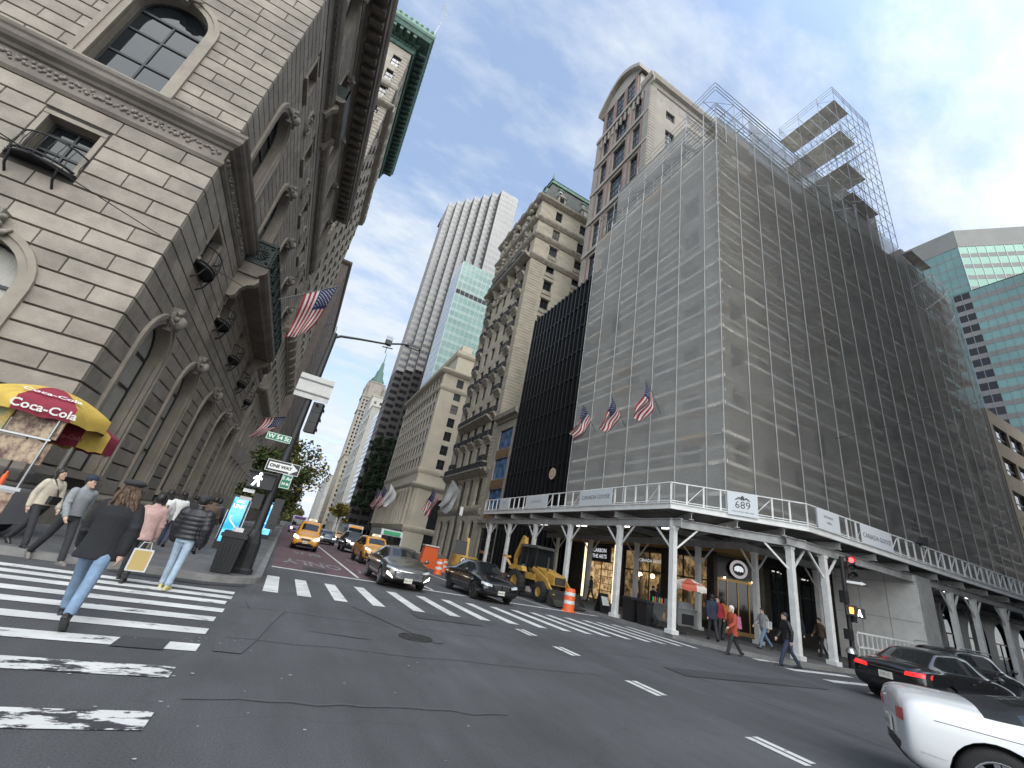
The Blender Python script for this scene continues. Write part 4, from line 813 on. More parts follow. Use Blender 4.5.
    if hat:
        kind, m_ = hat; b = MB(); top_ = hc + S(0, 0, .085) - hx * .012
        if kind == 'beret': b.ball(kk(top_ + S(0, 0, .01) - hx * .015), .135 * k, 14, sx=1, sy=.95, sz=.36); b.ball(kk(top_ + S(0, 0, -.02)), .112 * k, 14, sx=.95, sy=.85, sz=.35)
        else:
            b.ball(kk(top_ - S(0, 0, .005)), .121 * k, 14, sx=.93, sy=.84, sz=.62)
            if kind == 'cap': b.ball(kk(top_ + hx * .10 - S(0, 0, .02)), .075 * k, 12, sx=1, sy=.95, sz=.16)
            if kind == 'beanie': b.ball(kk(top_ - S(0, 0, .02)), .118 * k, 14, sx=.95, sy=.86, sz=.6)
        b.build('hat', m_, t, fix=False)
    t['k'] = k; return t, A, k, T
def worn(t, name, mb_, mat): return mb_.build(name, mat, t, fix=False)
# --- left crossing
t, A, k, T = person('woman in black coat and beret with long curly brown hair striding away over the crossing', -1.98, 7.62, 0, 98, 1.80, legs=(30, 6, -34, 10), arms=(14, 12, -22, 18), top=BLKC, bottom=JEAN, hair=HBRN, hairstyle='curly', hat=('beret', CHARC), length=.14, vox=.011, lean=5, wide=1.14, socks=SOCK, female=True, armout=.10)
person('man in shiny black puffer jacket and beanie with pale jeans and yellow trainers walking away', -1.62, 10.95, .0, 84, 1.75, legs=(9, 6, -10, 8), arms=(10, 20, -8, 22), top=BLKN, bottom=JEANL, hat=('beanie', CHARC), length=.03, shoes=SHY, vox=.011, puffy=.022, wide=1.1, armout=.10)
person('man in grey denim jacket and dark flat cap walking beside the woman in cream', -3.95, 12.35, 0, -42, 1.76, legs=(22, 6, -24, 12), arms=(-18, 16, 16, 20), top=GREYD, bottom=CHARC, hat=('cap', NAVY), length=-.01, vox=.012, turn=20, shoes=nmat('grey shoe', (.16, .15, .14), .6))
t, A, k, T = person('black-haired woman in cream knit top and black trousers with a small black shoulder bag', -4.7, 12.95, .14, -32, 1.66, legs=(-24, 12, 22, 6), arms=(12, 16, -14, 20), top=CREAM, bottom=CHARC, hairstyle='bob', length=.0, vox=.012, female=True, turn=15, wide=1.04)
b = MB(); b.cbox(Vector((.16, .06, 1.0)) * k, .08, .24, .17, .2); b.cbox(Vector((.205, .06, 1.03)) * k, .012, .22, .1, .2); worn(t, 'shoulder_bag', b, SHOE); b = MB(); b.tube([Vector(p) * k for p in ((.15, .12, 1.07), (.15, .04, 1.22), (.11, -.08, 1.42), (.0, -.10, 1.49), (-.12, -.05, 1.40), (-.15, .08, 1.15))], .011, 6); worn(t, 'bag_strap', b, SHOE)
t, A, k, T = person('person in dusty pink coat half hidden by the woman in the beret', -2.38, 11.2, 0, 92, 1.66, legs=(16, 4, -16, 12), arms=(-10, 8, 8, 8), top=PINKC, bottom=CHARC, hairstyle='bob', length=.12, vox=.016, female=True)
sb = thing('shopping_bag', 'gold paper shopping bag with white edges carried beside the pink coat', 'bag', (-2.2, 10.98, .24)); b = MB(); b.cbox((-2.2, 10.98, .42), .30, .12, .36, .25); b.build('paper_body', nmat('gold paper', (.46, .34, .13), .5), sb); b = MB()
for dx_ in (-.145, .145): b.cbox((-2.2 + dx_ * cos(.25), 10.98 + dx_ * sin(.25), .42), .025, .125, .365, .25)
b.cbox((-2.2, 10.98, .605), .31, .127, .02, .25); b.cbox((-2.2, 10.98, .235), .31, .127, .02, .25); b.build('white_edge', WHC, sb); b = MB(); b.tube([(-2.30, 10.95, .60), (-2.26, 10.98, .74), (-2.14, 11.02, .74), (-2.10, 11.0, .60)], .008, 5); b.build('handle', WHC, sb)
t, A, k, T = person('woman in white shirt with black ponytail and tan rucksack on the left pavement', -3.15, 15.6, .14, 88, 1.68, legs=(14, 4, -16, 12), top=WHC, bottom=TANB, hairstyle='long', length=.04, female=True, shoes=SHW)
b = MB(); b.cbox(Vector((-.2, .0, 1.12)) * k, .16, .28, .36, 0, taper=.85); worn(t, 'rucksack', b, TANB)
crowd = [(-2.25, 17.4, 85, BRNC, CHARC, 'short', 'tall person in brown coat behind the white shirt'), (-3.3, 18.2, 95, WHC, JEAND, 'long', 'long-haired person in white top left of the brown coat'), (-2.35, 19.2, 80, NAVY, CHARC, 'short', 'person in navy coat just left of the glowing kiosk'), (-2.9, 21.6, -85, BLKC, CHARC, 'bob', 'bob-haired person in black facing the camera on the left pavement'), (-3.6, 22.5, 90, CHARC, JEAND, 'short', 'person in charcoal close to the clubhouse wall'), (-3.0, 24.5, -80, GREYH, CHARC, 'short', 'person in grey hoodie deep in the left pavement crowd'), (-4.0, 27, 92, BLKC, CHARC, 'long', 'long-haired person in black at the back of the pavement crowd'), (-2.4, 29, 88, BRNC, JEAND, 'short', 'person in brown with jeans farthest in the pavement crowd')]
for x, y, f_, tp, bt, hs, lab in crowd: person(lab, x, y, .14, f_, random.uniform(1.64, 1.8), legs=(14, 4, -16, 14), top=tp, bottom=bt, hairstyle=hs, length=random.choice((.0, .12)), vox=.024, group='people on the left pavement')
person('person in black with a bright pink skirt and black tights beside the kiosk', -2.72, 20.6, .14, 95, 1.68, legs=(10, 4, -12, 10), top=BLKC, bottom=CHARC, hairstyle='long', skirt=cloth('pink skirt', (.42, .09, .14)), vox=.02, female=True, group='people on the left pavement')
for x, y, tp, lab in ((-1.0, 39, NAVY, 'person in navy near the kerb beyond the second kiosk'), (-.9, 43, cloth('purple coat', (.12, .05, .22)), 'person in purple coat at the kerb far down the left pavement'), (-1.7, 47, BLKC, 'person in black farthest along the left kerb'), (-3.2, 41, CRIM, 'person in crimson far down the left pavement')): person(lab, x, y, .14, 90, 1.72, top=tp, bottom=CHARC, vox=.03, group='people on the left pavement')
# --- right corner
t, A, k, T = person('white-haired woman in rust red coat with a pink backpack stepping along the right crossing', 15.75, 11.75, 0, 165, 1.66, legs=(24, 6, -22, 12), arms=(16, 40, -12, 20), top=REDC, bottom=CHARC, hair=HWHT, hairstyle='bob', length=.22, female=True, vox=.016, wide=1.08)
b = MB(); b.cbox(Vector((-.2, -.04, 1.14)) * k, .2, .34, .40, 0, taper=.8); worn(t, 'backpack', b, PINKB)
person('man in black jacket and blue jeans walking on the right crossing', 17.35, 10.75, 0, 150, 1.78, legs=(26, 8, -22, 10), arms=(-12, 18, 10, 25), top=BLKN, bottom=JEAND, vox=.016, wide=1.06)
t, A, k, T = person('person in grey hoodie with a white shoulder bag striding under the shed', 20.3, 13.6, .14, 170, 1.70, legs=(28, 6, -28, 16), arms=(-22, 30, 20, 30), top=GREYH, bottom=JEAN, vox=.018, female=True)
b = MB(); b.cbox(Vector((-.1, .2, 1.0)) * k, .28, .1, .3, .2); worn(t, 'shoulder_bag', b, WHC)
for x, y, f_, tp, bt, hs, lab in ((17.6, 14.1, 60, NAVY, CHARC, 'short', 'person in long navy coat standing at the hot dog cart'), (18.6, 14.6, 200, CRIM, CHARC, 'short', 'person in crimson jacket behind the white-haired woman'), (19.3, 14.9, 20, ORC, CHARC, 'bob', 'person in orange jacket before the corner entrance'), (21.6, 12.9, 190, BLKC, CHARC, 'long', 'long-haired person in black beside the right shed post'), (22.4, 13.5, 170, BLKN, CHARC, 'short', 'person in black behind the long-haired one by the right post'), (20.4, 20.0, 95, NAVY, CHARC, 'short', 'dark walker passing the dark shop window'), (21.0, 21.0, -85, BLKC, CHARC, 'short', 'second dark walker close to the shop glass'), (21.2, 27.3, 120, JEAND, CHARC, 'short', 'person in dark denim before the lit boutique'), (25.0, 13.8, 160, BRNC, CHARC, 'short', 'person in brown under the shed behind the signal mast')):
    person(lab, x, y, .14, f_, random.uniform(1.66, 1.8), legs=(14, 4, -16, 12), top=tp, bottom=bt, hairstyle=hs, length=.14 if 'long' in lab else .04, vox=.02, group='people under the right shed')
# ================================================================ the stone clubhouse at the left corner
STONE = nmat('granite blocks', (.285, .254, .218), .85, var=.24, vscale=1.1, bump=.45, bscale=16, island=.16)
STONE_S = nmat('smooth limestone', (.29, .256, .215), .8, var=.22, vscale=.9, bump=.25, bscale=12)
STONE_D = nmat('darker limestone', (.185, .163, .14), .85, var=.3, vscale=.7, bump=.3, bscale=10)  # darker tone for the belts, cornice and balconies
JOINT = nmat('dark joint', (.085, .078, .07), .95)
CARV = nmat('carved stone', (.25, .23, .205), .85, var=.35, vscale=5, bump=1., bscale=14)
BRONZE = nmat('dark bronze', (.035, .038, .04), .45, .3)
IRON = nmat('black iron', (.018, .019, .021), .5, .2)
GL_D = glassmat('dark window glass', (.012, .015, .018), .04, .8, .05)
GL_B = glassmat('blind behind glass', (.16, .155, .14), .12, .6)
GL_S = glassmat('sky-lit window glass', (.055, .065, .075), .03, 1.0, .05)
GLS = [GL_D, GL_S, GL_B]
club = thing('stone_clubhouse', 'rusticated grey stone palazzo with tall arched windows filling the left corner', 'building', (-12, 22, 0))
XE, YS = -7.0, 17.0
FE = Fr((XE, YS, 0), (0, 1, 0), (1, 0, 0)); FS = Fr((XE, YS, 0), (-1, 0, 0), (0, -1, 0))
LE, LS = 30.5, 34.0
ua = [3.4 + 6.02 * i for i in range(5)]                      # east bays
us = [4.0 + 6.3 * i for i in range(5)]                       # south bays
# openings per tier (u, w, zb, zt, arch)
def tiers(us_, w=2.75):
    lo = [(u, w, 1.9, 8.0, True) for u in us_]; mz = [(u, 1.45, 11.1, 12.9, False) for u in us_]
    up = [(u, w - .3, 15.75, 21.0, True) for u in us_]; sq = [(u, 1.35, 23.6, 25.3, False) for u in us_]
    t3 = [(u, 2.1, 29.2, 33.1, True) for u in us_]
    return lo, mz, up, sq, t3
wallm = MB(); blk = MB(); wins = []; trim = MB()
for fr, L_, uu in ((FE, LE, ua), (FS, LS, us)):
    lo, mz, up, sq, t3 = tiers(uu)
    zz = [(0, 10., lo), (10., 15.4, mz), (15.4, 22.6, up), (22.6, 28.4, sq), (28.4, 38.4, t3)]
    wall_rows(wallm, fr, 0, L_, zz, .50, 0, mrev=1)
    for ops, dep in ((lo, -.42), (mz, -.38), (up, -.42), (sq, -.38), (t3, -.40)):
        for o in ops: wins.append((fr, o, dep))
    # rusticated courses
    for (z0, z1, hc, ops, ring, prd) in ((1.25, 10.0, .62, lo, .42, .10), (10.0, 13.85, .62, mz, .22, .10), (15.45, 22.6, .56, up, .42, .07), (22.6, 26.6, .56, sq, .2, .07), (28.6, 34.4, .53, t3, .35, .05)):
        n = round((z1 - z0) / hc); hc = (z1 - z0) / n
        for i in range(n):
            za = z0 + i * hc; zb = za + hc; bl = []
            for o in ops:
                u, w_, ob, ot, ar = o; h = w_ / 2
                if ar:
                    zs = ot - h
                    if za > ot + ring - .05 or zb < ob - .3: continue
                    if zb <= zs: e = h + ring - .04
                    else:
                        oo = sqrt(max(0, h * h - max(0, za - zs) ** 2)); t = max(0, zb - zs); ri = sqrt(max(0, (h + ring) ** 2 - t * t))
                        e = max(oo, ri - .05, .0)
                    bl.append((u - e, u + e))
                else:
                    if za >= ot + ring or zb <= ob - ring: continue
                    bl.append((u - h - ring + .02, u + h + ring - .02))
            cur = -prd + .006 if fr is FS else 0.; spans = []
            for a, b in sorted(bl): spans.append((cur, a)); cur = b
            spans.append((cur, L_))
            for a, b in spans:
                if b - a < .12: continue
                step = 1.75 * hc / .56; off = (.5 if i % 2 else 0) * step; x = a; ed = []
                k = math.floor((a - off) / step) + 1; ed = [a]
                while off + k * step < b - .35:
                    if off + k * step > a + .35: ed.append(off + k * step)
                    k += 1
                ed.append(b)
                for p, q in zip(ed[:-1], ed[1:]):
                    g = .006
                    ffrus(blk, fr, p + (0 if p == cur else g), q - g, za + .022, zb - .022, 0, prd - random.random() * .006, .018)
    # smooth rings round the openings, keystones
    for ops, ring, prd in ((lo, .42, .16), (up, .42, .13), (t3, .35, .10)):
        for u, w_, ob, ot, ar in ops:
            h = w_ / 2; zs = ot - h
            for s in (-1, 1):
                a, b = sorted((u + s * h, u + s * (h + ring))); fbox(trim, fr, a, b, ob, zs, -.02, prd)
                fbox(trim, fr, *sorted((u + s * (h + ring * .55), u + s * (h + ring))), ob, zs, prd, prd + .05)
            P = arch_pts(u, zs, h, 16); Q = arch_pts(u, zs, h + ring, 16); Q1 = arch_pts(u, zs, h + ring * .55, 16)
            for i in range(16):
                trim.hexa([fr.p(*P[i], -.02), fr.p(*P[i + 1], -.02), fr.p(*Q[i + 1], -.02), fr.p(*Q[i], -.02), fr.p(*P[i], prd), fr.p(*P[i + 1], prd), fr.p(*Q[i + 1], prd), fr.p(*Q[i], prd)])
                trim.hexa([fr.p(*Q1[i], prd), fr.p(*Q1[i + 1], prd), fr.p(*Q[i + 1], prd), fr.p(*Q[i], prd), fr.p(*Q1[i], prd + .05), fr.p(*Q1[i + 1], prd + .05), fr.p(*Q[i + 1], prd + .05), fr.p(*Q[i], prd + .05)])
            fbox(trim, fr, u - h - ring, u + h + ring, ob - .26, ob, -.02, prd + .14)
    for ops in (mz, sq):
        for u, w_, ob, ot, ar in ops:
            h = w_ / 2; r = .16
            for s in (-1, 1): fbox(trim, fr, *sorted((u + s * h, u + s * (h + r))), ob, ot, -.02, .11)
            fbox(trim, fr, u - h - r, u + h + r, ot, ot + r, -.02, .13); fbox(trim, fr, u - h - r - .05, u + h + r + .05, ob - .15, ob, -.02, .2)
    # base course
    fbox(trim, fr, -.22 if fr is FS else .0, L_, .14, .95, -.05, .24); fprof(trim, fr, -.2 if fr is FS else 0, L_, [(.95, 0), (.95, .24), (1.02, .26), (1.1, .24), (1.2, .12), (1.25, .1), (1.25, 0)])
wallm.quad((XE - LS, YS, 38.2), (XE, YS, 38.2), (XE, YS + LE, 38.2), (XE - LS, YS + LE, 38.2), 0)
wallm.quad(FE.p(LE, 0), FE.p(LE, 38.4), FE.p(LE, 38.4, -34), FE.p(LE, 0, -34), 0)
wall_o = wallm.build('wall', [JOINT, STONE_S], club)
blk.build('rusticated_facing', STONE, wall_o, fix=False); trim.build('window_surround', STONE_S, wall_o)
# string courses and the main cornice, mitred round the corner
def course(name, prof, mats, dent=None):
    m_ = MB()
    fprof(m_, FE, 0, LE, prof, 0, ret0=1); fprof(m_, FS, 0, LS, prof, 0, ret0=1)
    o = m_.build(name, mats, club)
    if dent:
        dz0, dz1, d0, d1, w_, st = dent; t = MB()
        for fr, L_ in ((FE, LE), (FS, LS)):
            k = 0
            while k * st + w_ < L_: fbox(t, fr, k * st + .05, k * st + .05 + w_, dz0, dz1, d0, d1); k += 1
        t.build('modillions' if w_ > .3 else 'dentils', mats, o)
    return o
o = course('belt_course', [(13.85, 0), (13.85, .12), (13.98, .2), (14.1, .2), (14.16, .1), (14.72, .1), (14.76, .2), (14.86, .26), (14.94, .42), (15.06, .5), (15.22, .52), (15.3, .58), (15.42, .6), (15.46, .0)], [STONE_D])
fz = MB()                                                    # the carved scroll frieze in the belt
for fr, L_ in ((FE, LE), (FS, LS)):
    k = .15
    while k < L_ - .4:
        for q in range(5):
            fz.ball(fr.p(k + .08 * q, 14.44 + .12 * sin(q * 2.1 + k), .12), .045 + .045 * random.random(), 6)
        k += .44
fz.build('scroll_frieze', CARV, o)
course('upper_belt', [(26.6, 0), (26.6, .1), (27.0, .14), (27.0, .08), (27.6, .08), (27.7, .22), (28.0, .42), (28.2, .46), (28.4, .5), (28.5, .5), (28.55, 0)], [STONE_D], (27.66, 27.84, .1, .3, .2, .42))
course('cornice', [(34.4, 0), (34.4, .1), (34.7, .14), (34.7, .06), (35.5, .06), (35.6, .2), (35.9, .36), (36.05, .36), (36.05, 1.5), (36.5, 1.56), (36.6, 1.66), (36.9, 1.74), (37.2, 1.78), (37.3, 1.7), (37.4, .3), (38.6, .25), (38.6, 0)], [STONE_D], (35.6, 36.04, .36, 1.35, .42, .95))
# carved keystones, medallions between the windows
for fr, uu in ((FE, ua), (FS, us)):
    for u in uu:
        for z, s in ((8.15, 1.), (21.1, .9), (33.2, .7)):
            k = MB(); c = fr.p(u, z, .2)
            k.hexa([fr.p(u - .17 * s, z - .35 * s, 0), fr.p(u + .17 * s, z - .35 * s, 0), fr.p(u + .17 * s, z - .35 * s, .3), fr.p(u - .17 * s, z - .35 * s, .3), fr.p(u - .3 * s, z + .65 * s, 0), fr.p(u + .3 * s, z + .65 * s, 0), fr.p(u + .3 * s, z + .65 * s, .5 * s), fr.p(u - .3 * s, z + .65 * s, .5 * s)])
            k.ball(fr.p(u, z + .12 * s, .42), .26 * s, 8, sz=1.2)
            for a in range(7): k.ball(fr.p(u + .33 * s * cos(a * .9), z + .3 * s + .3 * s * sin(a * .9), .36), .11 * s, 6)
            for q in (-1, 1): k.tube([fr.p(u + q * .2 * s, z - .1 * s, .3), fr.p(u + q * .5 * s, z - .05 * s, .3), fr.p(u + q * .62 * s, z + .15 * s, .25)], [.1 * s, .09 * s, .04 * s], 6)
            k.build('carved_keystone', CARV, club)
    for a, b in zip(uu[:-1], uu[1:]):
        k = MB(); u = (a + b) / 2
        k.add([fr.p(u + .55 * cos(t * pi / 8) * r_, 24.45 + .7 * sin(t * pi / 8) * r_, d) for r_, d in ((1.25, .07), (1.2, .2), (1., .2), (.95, .1)) for t in range(16)],
              [(i * 16 + t, i * 16 + (t + 1) % 16, (i + 1) * 16 + (t + 1) % 16, (i + 1) * 16 + t) for i in range(3) for t in range(16)])
        for t in range(9): k.ball(fr.p(u + .25 * cos(t * .7), 24.45 + .38 * sin(t * .7), .1), .13, 6)
        k.build('carved_medallion', CARV, club)
CURT = nmat('pale curtain', (.42, .41, .37), .8, var=.2, vscale=12, stretch=(6, 6, .3))
make_windows(club, wins, BRONZE, [GL_D, GL_S, CURT], 70, True, .09, 1, (.36, .72))
for fr, o, dep in wins:                                       # dark fan-light over the big south window
    pass
# the long stone balcony with bronze panels on the avenue front
bal = MB(); b0, b1, pr = ua[1] - 1.7, ua[3] + 1.7, 1.45
fprof(bal, FE, b0, b1, [(13.7, 0), (13.7, pr - .35), (13.85, pr - .3), (14.0, pr - .1), (14.2, pr), (14.45, pr), (14.45, 0)])
bo = bal.build('balcony', STONE_D, club)
for i in range(2):
    u = b0 + .35 + i * (b1 - b0 - .7); k = MB()
    prof = [(13.7, 0), (13.7, 1.2), (13.5, 1.25), (13.25, 1.1), (13.1, .8), (12.75, .55), (12.35, .5), (12.15, .3), (12.2, 0)]
    fprof(k, FE, u - .2, u + .2, prof); k.build('scroll_bracket', STONE_S, bo)
GRN = nmat('green bronze panel', (.020, .032, .030), .55, .2, var=.5, vscale=6, bump=.6, bscale=14)
def bpanel(p, q):
    k = MB(); p, q = Vector(p), Vector(q); d = (q - p); n = Vector((d.y, -d.x, 0)).normalized(); f = Fr(p, d, n); l = d.length
    fbox(k, f, 0, l, 14.47, 14.6, -.05, .05); fbox(k, f, 0, l, 15.9, 16.05, -.07, .07); fbox(k, f, 0, l, 14.6, 15.9, -.015, .0)
    m_ = max(1, round(l / 1.5))
    for i in range(m_ + 1): fbox(k, f, max(0, l * i / m_ - .06), min(l, l * i / m_ + .06), 14.47, 16.1, -.05, .06)
    for i in range(m_):
        c = l * (i + .5) / m_
        for t in range(12):
            a = t * pi / 6; k.tube([f.p(c + .1 * cos(a), 15.25 + .1 * sin(a), .02), f.p(c + .38 * cos(a), 15.25 + .38 * sin(a), .03), f.p(c + .52 * cos(a + .5), 15.25 + .5 * sin(a + .5), .02)], [.03, .045, .02], 5)
        for s in (-1, 1):
            for v in (14.75, 15.75): k.ball(f.p(c + s * .5, v, .02), .09, 6)
    k.build('bronze_panel', GRN, bo)
bpanel(FE.p(b0, 0, .02), FE.p(b0, 0, pr - .08)); bpanel(FE.p(b0 + .05, 0, pr - .06), FE.p(b1 - .05, 0, pr - .06)); bpanel(FE.p(b1, 0, pr - .08), FE.p(b1, 0, .02))
# small balcony of the upper tier
b2 = MB(); u = ua[1]
fprof(b2, FE, u - 2.0, u + 2.0, [(28.5, 0), (28.5, .8), (28.7, 1.05), (28.95, 1.1), (28.95, 0)]); b2o = b2.build('upper_balcony', STONE_D, club)
k = MB()
for a, b, c, d in ((u - 2.0, u - 1.9, 0, 1.05), (u + 1.9, u + 2.0, 0, 1.05), (u - 2, u + 2, .97, 1.05)): fbox(k, FE, a, b, 28.97, 30.0, c, d)
k.build('bronze_panel', GRN, b2o)
for s in (-1, 1):
    k = MB(); fprof(k, FE, u + s * 1.5 - .18, u + s * 1.5 + .18, [(28.5, 0), (28.5, .75), (28.2, .8), (27.8, .45), (27.2, .3), (27.2, 0)]); k.build('scroll_bracket', STONE_S, b2o)
# small bowed iron balconies before the mezzanine windows
for fr, uu in ((FE, ua), (FS, us)):
    for u in uu:
        k = MB(); n = 8; P = [(u - .9 + 1.8 * i / n, .12 + .5 * sin(pi * i / n) ** .6) for i in range(n + 1)]
        for z in (10.85, 11.0, 11.75): k.tube([fr.p(a, z, d) for a, d in P], .03 if z > 11 else .045, 6)
        for a, d in P: k.tube([fr.p(a, 10.85, d), fr.p(a, 11.3, d + .07), fr.p(a, 11.75, d)], .014, 5)
        for a, b in zip(P[:-1], P[1:]): k.quad(fr.p(a[0], 10.87, 0), fr.p(b[0], 10.87, 0), fr.p(b[0], 10.87, b[1]), fr.p(a[0], 10.87, a[1]))
        for s in (-.6, .6): k.tube([fr.p(u + s, 10.85, .45), fr.p(u + s, 10.4, .3), fr.p(u + s, 10.2, .08)], .035, 6)
        k.build('iron_balcony', IRON, club)

# ================================================================ generic city building
def slab_box(m_, x0, x1, y0, y1, z): m_.quad((x0, y0, z), (x1, y0, z), (x1, y1, z), (x0, y1, z))
def grid_ops(us_, w, zs_, h, arch=False): return [(z - .6, z + h + .6, [(u, w, z, z + h, arch) for u in us_]) for z in zs_]
def rows_from(us_, w, zs_, h, z0, z1, arch=False):
    """contiguous wall rows z0..z1 with a line of openings at each sill height in zs_"""
    rows = []; cur = z0
    for i, z in enumerate(zs_):
        nxt = z1 if i == len(zs_) - 1 else (z + h + zs_[i + 1]) / 2
        rows.append((cur, nxt, [(u, w, z, z + h, arch) for u in us_])); cur = nxt
    return rows
def ev(a, b, n): return [a + (b - a) * (i + .5) / n for i in range(n)]

# the hotel with the green copper cornice
LIME = nmat('buff limestone', (.34, .305, .255), .85, var=.2, vscale=.35, bump=.3, bscale=5, stretch=(1, 1, 1.6))
LIME_T = nmat('carved buff limestone', (.30, .268, .225), .85, var=.35, vscale=2.2, bump=.8, bscale=6)
COPP = nmat('verdigris copper', (.060, .125, .100), .7, var=.4, vscale=1.4, bump=.4, bscale=6)
COPP_L = nmat('pale verdigris copper', (.15, .26, .20), .7, var=.4, vscale=1.8, bump=.4, bscale=6)
hot = thing('limestone_hotel', 'buff limestone hotel tower with a deep green copper cornice rising behind the clubhouse', 'building', (-15, 65, 0))
X0 = -7.0; HY0, HY1 = 50.0, 79.0
fe = Fr((X0, HY0, 0), (0, 1, 0), (1, 0, 0)); fs = Fr((X0, HY0, 0), (-1, 0, 0), (0, -1, 0))
hw = MB(); hwin = []
ue = ev(0, 29, 9)
for fr, L_, uu in ((fe, 29, ue), (fs, 30, ev(0, 30, 9))):
    r = rows_from(uu, 1.5, [3.0, 8.2], 3.6, 0, 14) + rows_from(uu, 1.35, [15.3 + 3.55 * i for i in range(13)], 2.1, 14, 60.6) + rows_from(uu, 1.35, [62.2, 66.0, 69.6], 2.3, 60.6, 74.0)
    wall_rows(hw, fr, 0, L_, r, .4)
    for z0, z1, ops in r:
        for o in ops: hwin.append((fr, o, -.35))
hwo = hw.build('wall', LIME, hot)
q = MB()                                                      # banded corner rustication
for fr in (fe, fs):
    for i in range(84):
        z = 14.3 + i * .7; fbox(q, fr, -.05 if fr is fs else 0.05, .95 if i % 2 else 1.25, z, z + .62, .0, .07)
q.build('corner_quoins', LIME_T, hwo)
for z, d in ((13.6, .7), (21.2, .35), (60.4, .8), (64.9, .3)):
    m_ = MB()
    for fr, L_ in ((fe, 29), (fs, 30)): fprof(m_, fr, 0, L_, [(z - .3, 0), (z - .25, .15), (z, d * .8), (z + .2, d), (z + .45, d), (z + .5, 0)], ret0=1)
    m_.build('string_course', LIME_T, hot)
k = MB()                                                      # bracketed balconies and window heads
for u in ue:
    for z in (21.8, 61.0):
        b = MB(); fprof(b, fe, u - 1.2, u + 1.2, [(z - .8, 0), (z - .7, .3), (z - .3, .8), (z, .95), (z + .25, .95), (z + .25, 0)])
        fbox(b, fe, u - 1.2, u + 1.2, z + .3, z + 1.1, .82, .92); b.build('balcony', LIME_T, hot)
for fr, uu in ((fe, ue), (fs, ev(0, 30, 9))):
    for u in uu:
        for z in [17.6 + 3.55 * i for i in range(12)]: fbox(k, fr, u - .85, u + .85, z, z + .22, 0, .16)
k.build('window_head', LIME_T, hwo)
m_ = MB(); m2 = MB()
for fr, L_ in ((fe, 29), (fs, 30)):
    fprof(m_, fr, 0, L_, [(74.0, 0), (74.0, .25), (74.6, .4), (74.6, .3), (75.4, .3), (75.6, .6), (75.9, .8), (75.95, 2.1), (76.6, 2.3), (76.8, 2.45), (77.3, 2.5), (77.3, .3)], ret0=1)
    i = 0
    while i * 1.1 < L_ - .5: fbox(m2, fr, i * 1.1 + .1, i * 1.1 + .6, 75.3, 75.93, .8, 2.0); i += 1
    i = 0
    while i * .5 < L_ - .3: fbox(m2, fr, i * .5, i * .5 + .26, 74.72, 75.2, .3, .5); i += 1
co = m_.build('cornice', COPP, hot); m2.build('modillions', COPP, co)
m_ = MB()
for fr, L_ in ((fe, 29), (fs, 30)):
    fbox(m_, fr, 0 if fr is fe else -2.4, L_, 77.32, 78.3, 2.1, 2.3); i = 0
    while i * .9 < L_ + 2: m_.ball(fr.p(i * .9 - 1.8, 78.5, 2.2), .3, 6, sz=1.5); i += 1
m_.build('cresting', COPP_L, co)
m_ = MB(); slab_box(m_, -37, -4.8, HY0 - 2, 79, 77.25); m_.build('roof', COPP_L, hot)
make_windows(hot, hwin, BRONZE, GLS, 60, False, .08, 1, (.5,))
fpole = thing('rooftop_flagpole', 'thin flagpole leaning from the green copper roof edge', 'flagpole', (-5.4, 50, 78))
b = MB(); b.tube([(-5.4, 50, 78), (-4.6, 49.2, 87.5)], [.08, .05], 6); b.build('pole', nmat('white painted steel', (.6, .6, .6), .4), fpole)
b = MB(); P = [(-4.62 - .1 * i, 49.2 - .42 * i - .1 * sin(i), 86.9 - .22 * i) for i in range(7)]
for i in range(6): b.quad(P[i], P[i + 1], (P[i + 1][0], P[i + 1][1] + .1, P[i + 1][2] - 1.3), (P[i][0], P[i][1], P[i][2] - 1.3))
b.build('pennant', nmat('white pennant', (.55, .55, .57), .8), fpole)

# simple masonry blocks further up the avenue
def block(name, label, x0, x1, y0, y1, h, wm, face, nu, fl, ww, wh, setb=None, base=None, tm=None, cor=.6, side=None, lim=24, sf=5.0, gls=None, depth=.3):
    """face: +1 the avenue front looks east (x1), -1 it looks west (x0)"""
    t = thing(name, label, 'building', ((x0 + x1) / 2, (y0 + y1) / 2, 0))
    f1 = Fr((x1, y0, 0), (0, 1, 0), (1, 0, 0)) if face > 0 else Fr((x0, y0, 0), (0, 1, 0), (-1, 0, 0))
    f2 = Fr((x1, y0, 0), (-1, 0, 0), (0, -1, 0)) if face > 0 else Fr((x0, y0, 0), (1, 0, 0), (0, -1, 0))
    m_ = MB(); wl = []; n = max(1, int((h - sf - 1.5) / fl))
    zs = [sf + 1.2 + i * fl for i in range(n)]
    for fr, L_, k in ((f1, y1 - y0, nu), (f2, x1 - x0, side or max(2, int((x1 - x0) / (y1 - y0) * nu)))):
        uu = ev(.8, L_ - .8, k)
        r = [(0, sf, [(u, min(3.2, L_ / k * .75), .5, sf - 1, False) for u in uu])] + rows_from(uu, ww, zs, wh, sf, h)
        wall_rows(m_, fr, 0, L_, r, depth)
        for a, b_, ops in r:
            for o in ops: wl.append((fr, o, -depth + .04))
    slab_box(m_, x0, x1, y0, y1, h); m_.build('wall', wm, t)
    if cor:
        for z, d in ((h - .9, cor), (sf, .25)):
            q = MB()
            for fr, L_ in ((f1, y1 - y0), (f2, x1 - x0)): fprof(q, fr, 0, L_, [(z, 0), (z + .1, d * .4), (z + .5, d * .9), (z + .8, d), (z + 1.0, d), (z + 1.05, 0)], ret0=1)
            q.build('cornice', tm or wm, t)
    make_windows(t, wl, BRONZE, gls or GLS, lim, False, .06, 1, (.5,))
    return t, f1, f2
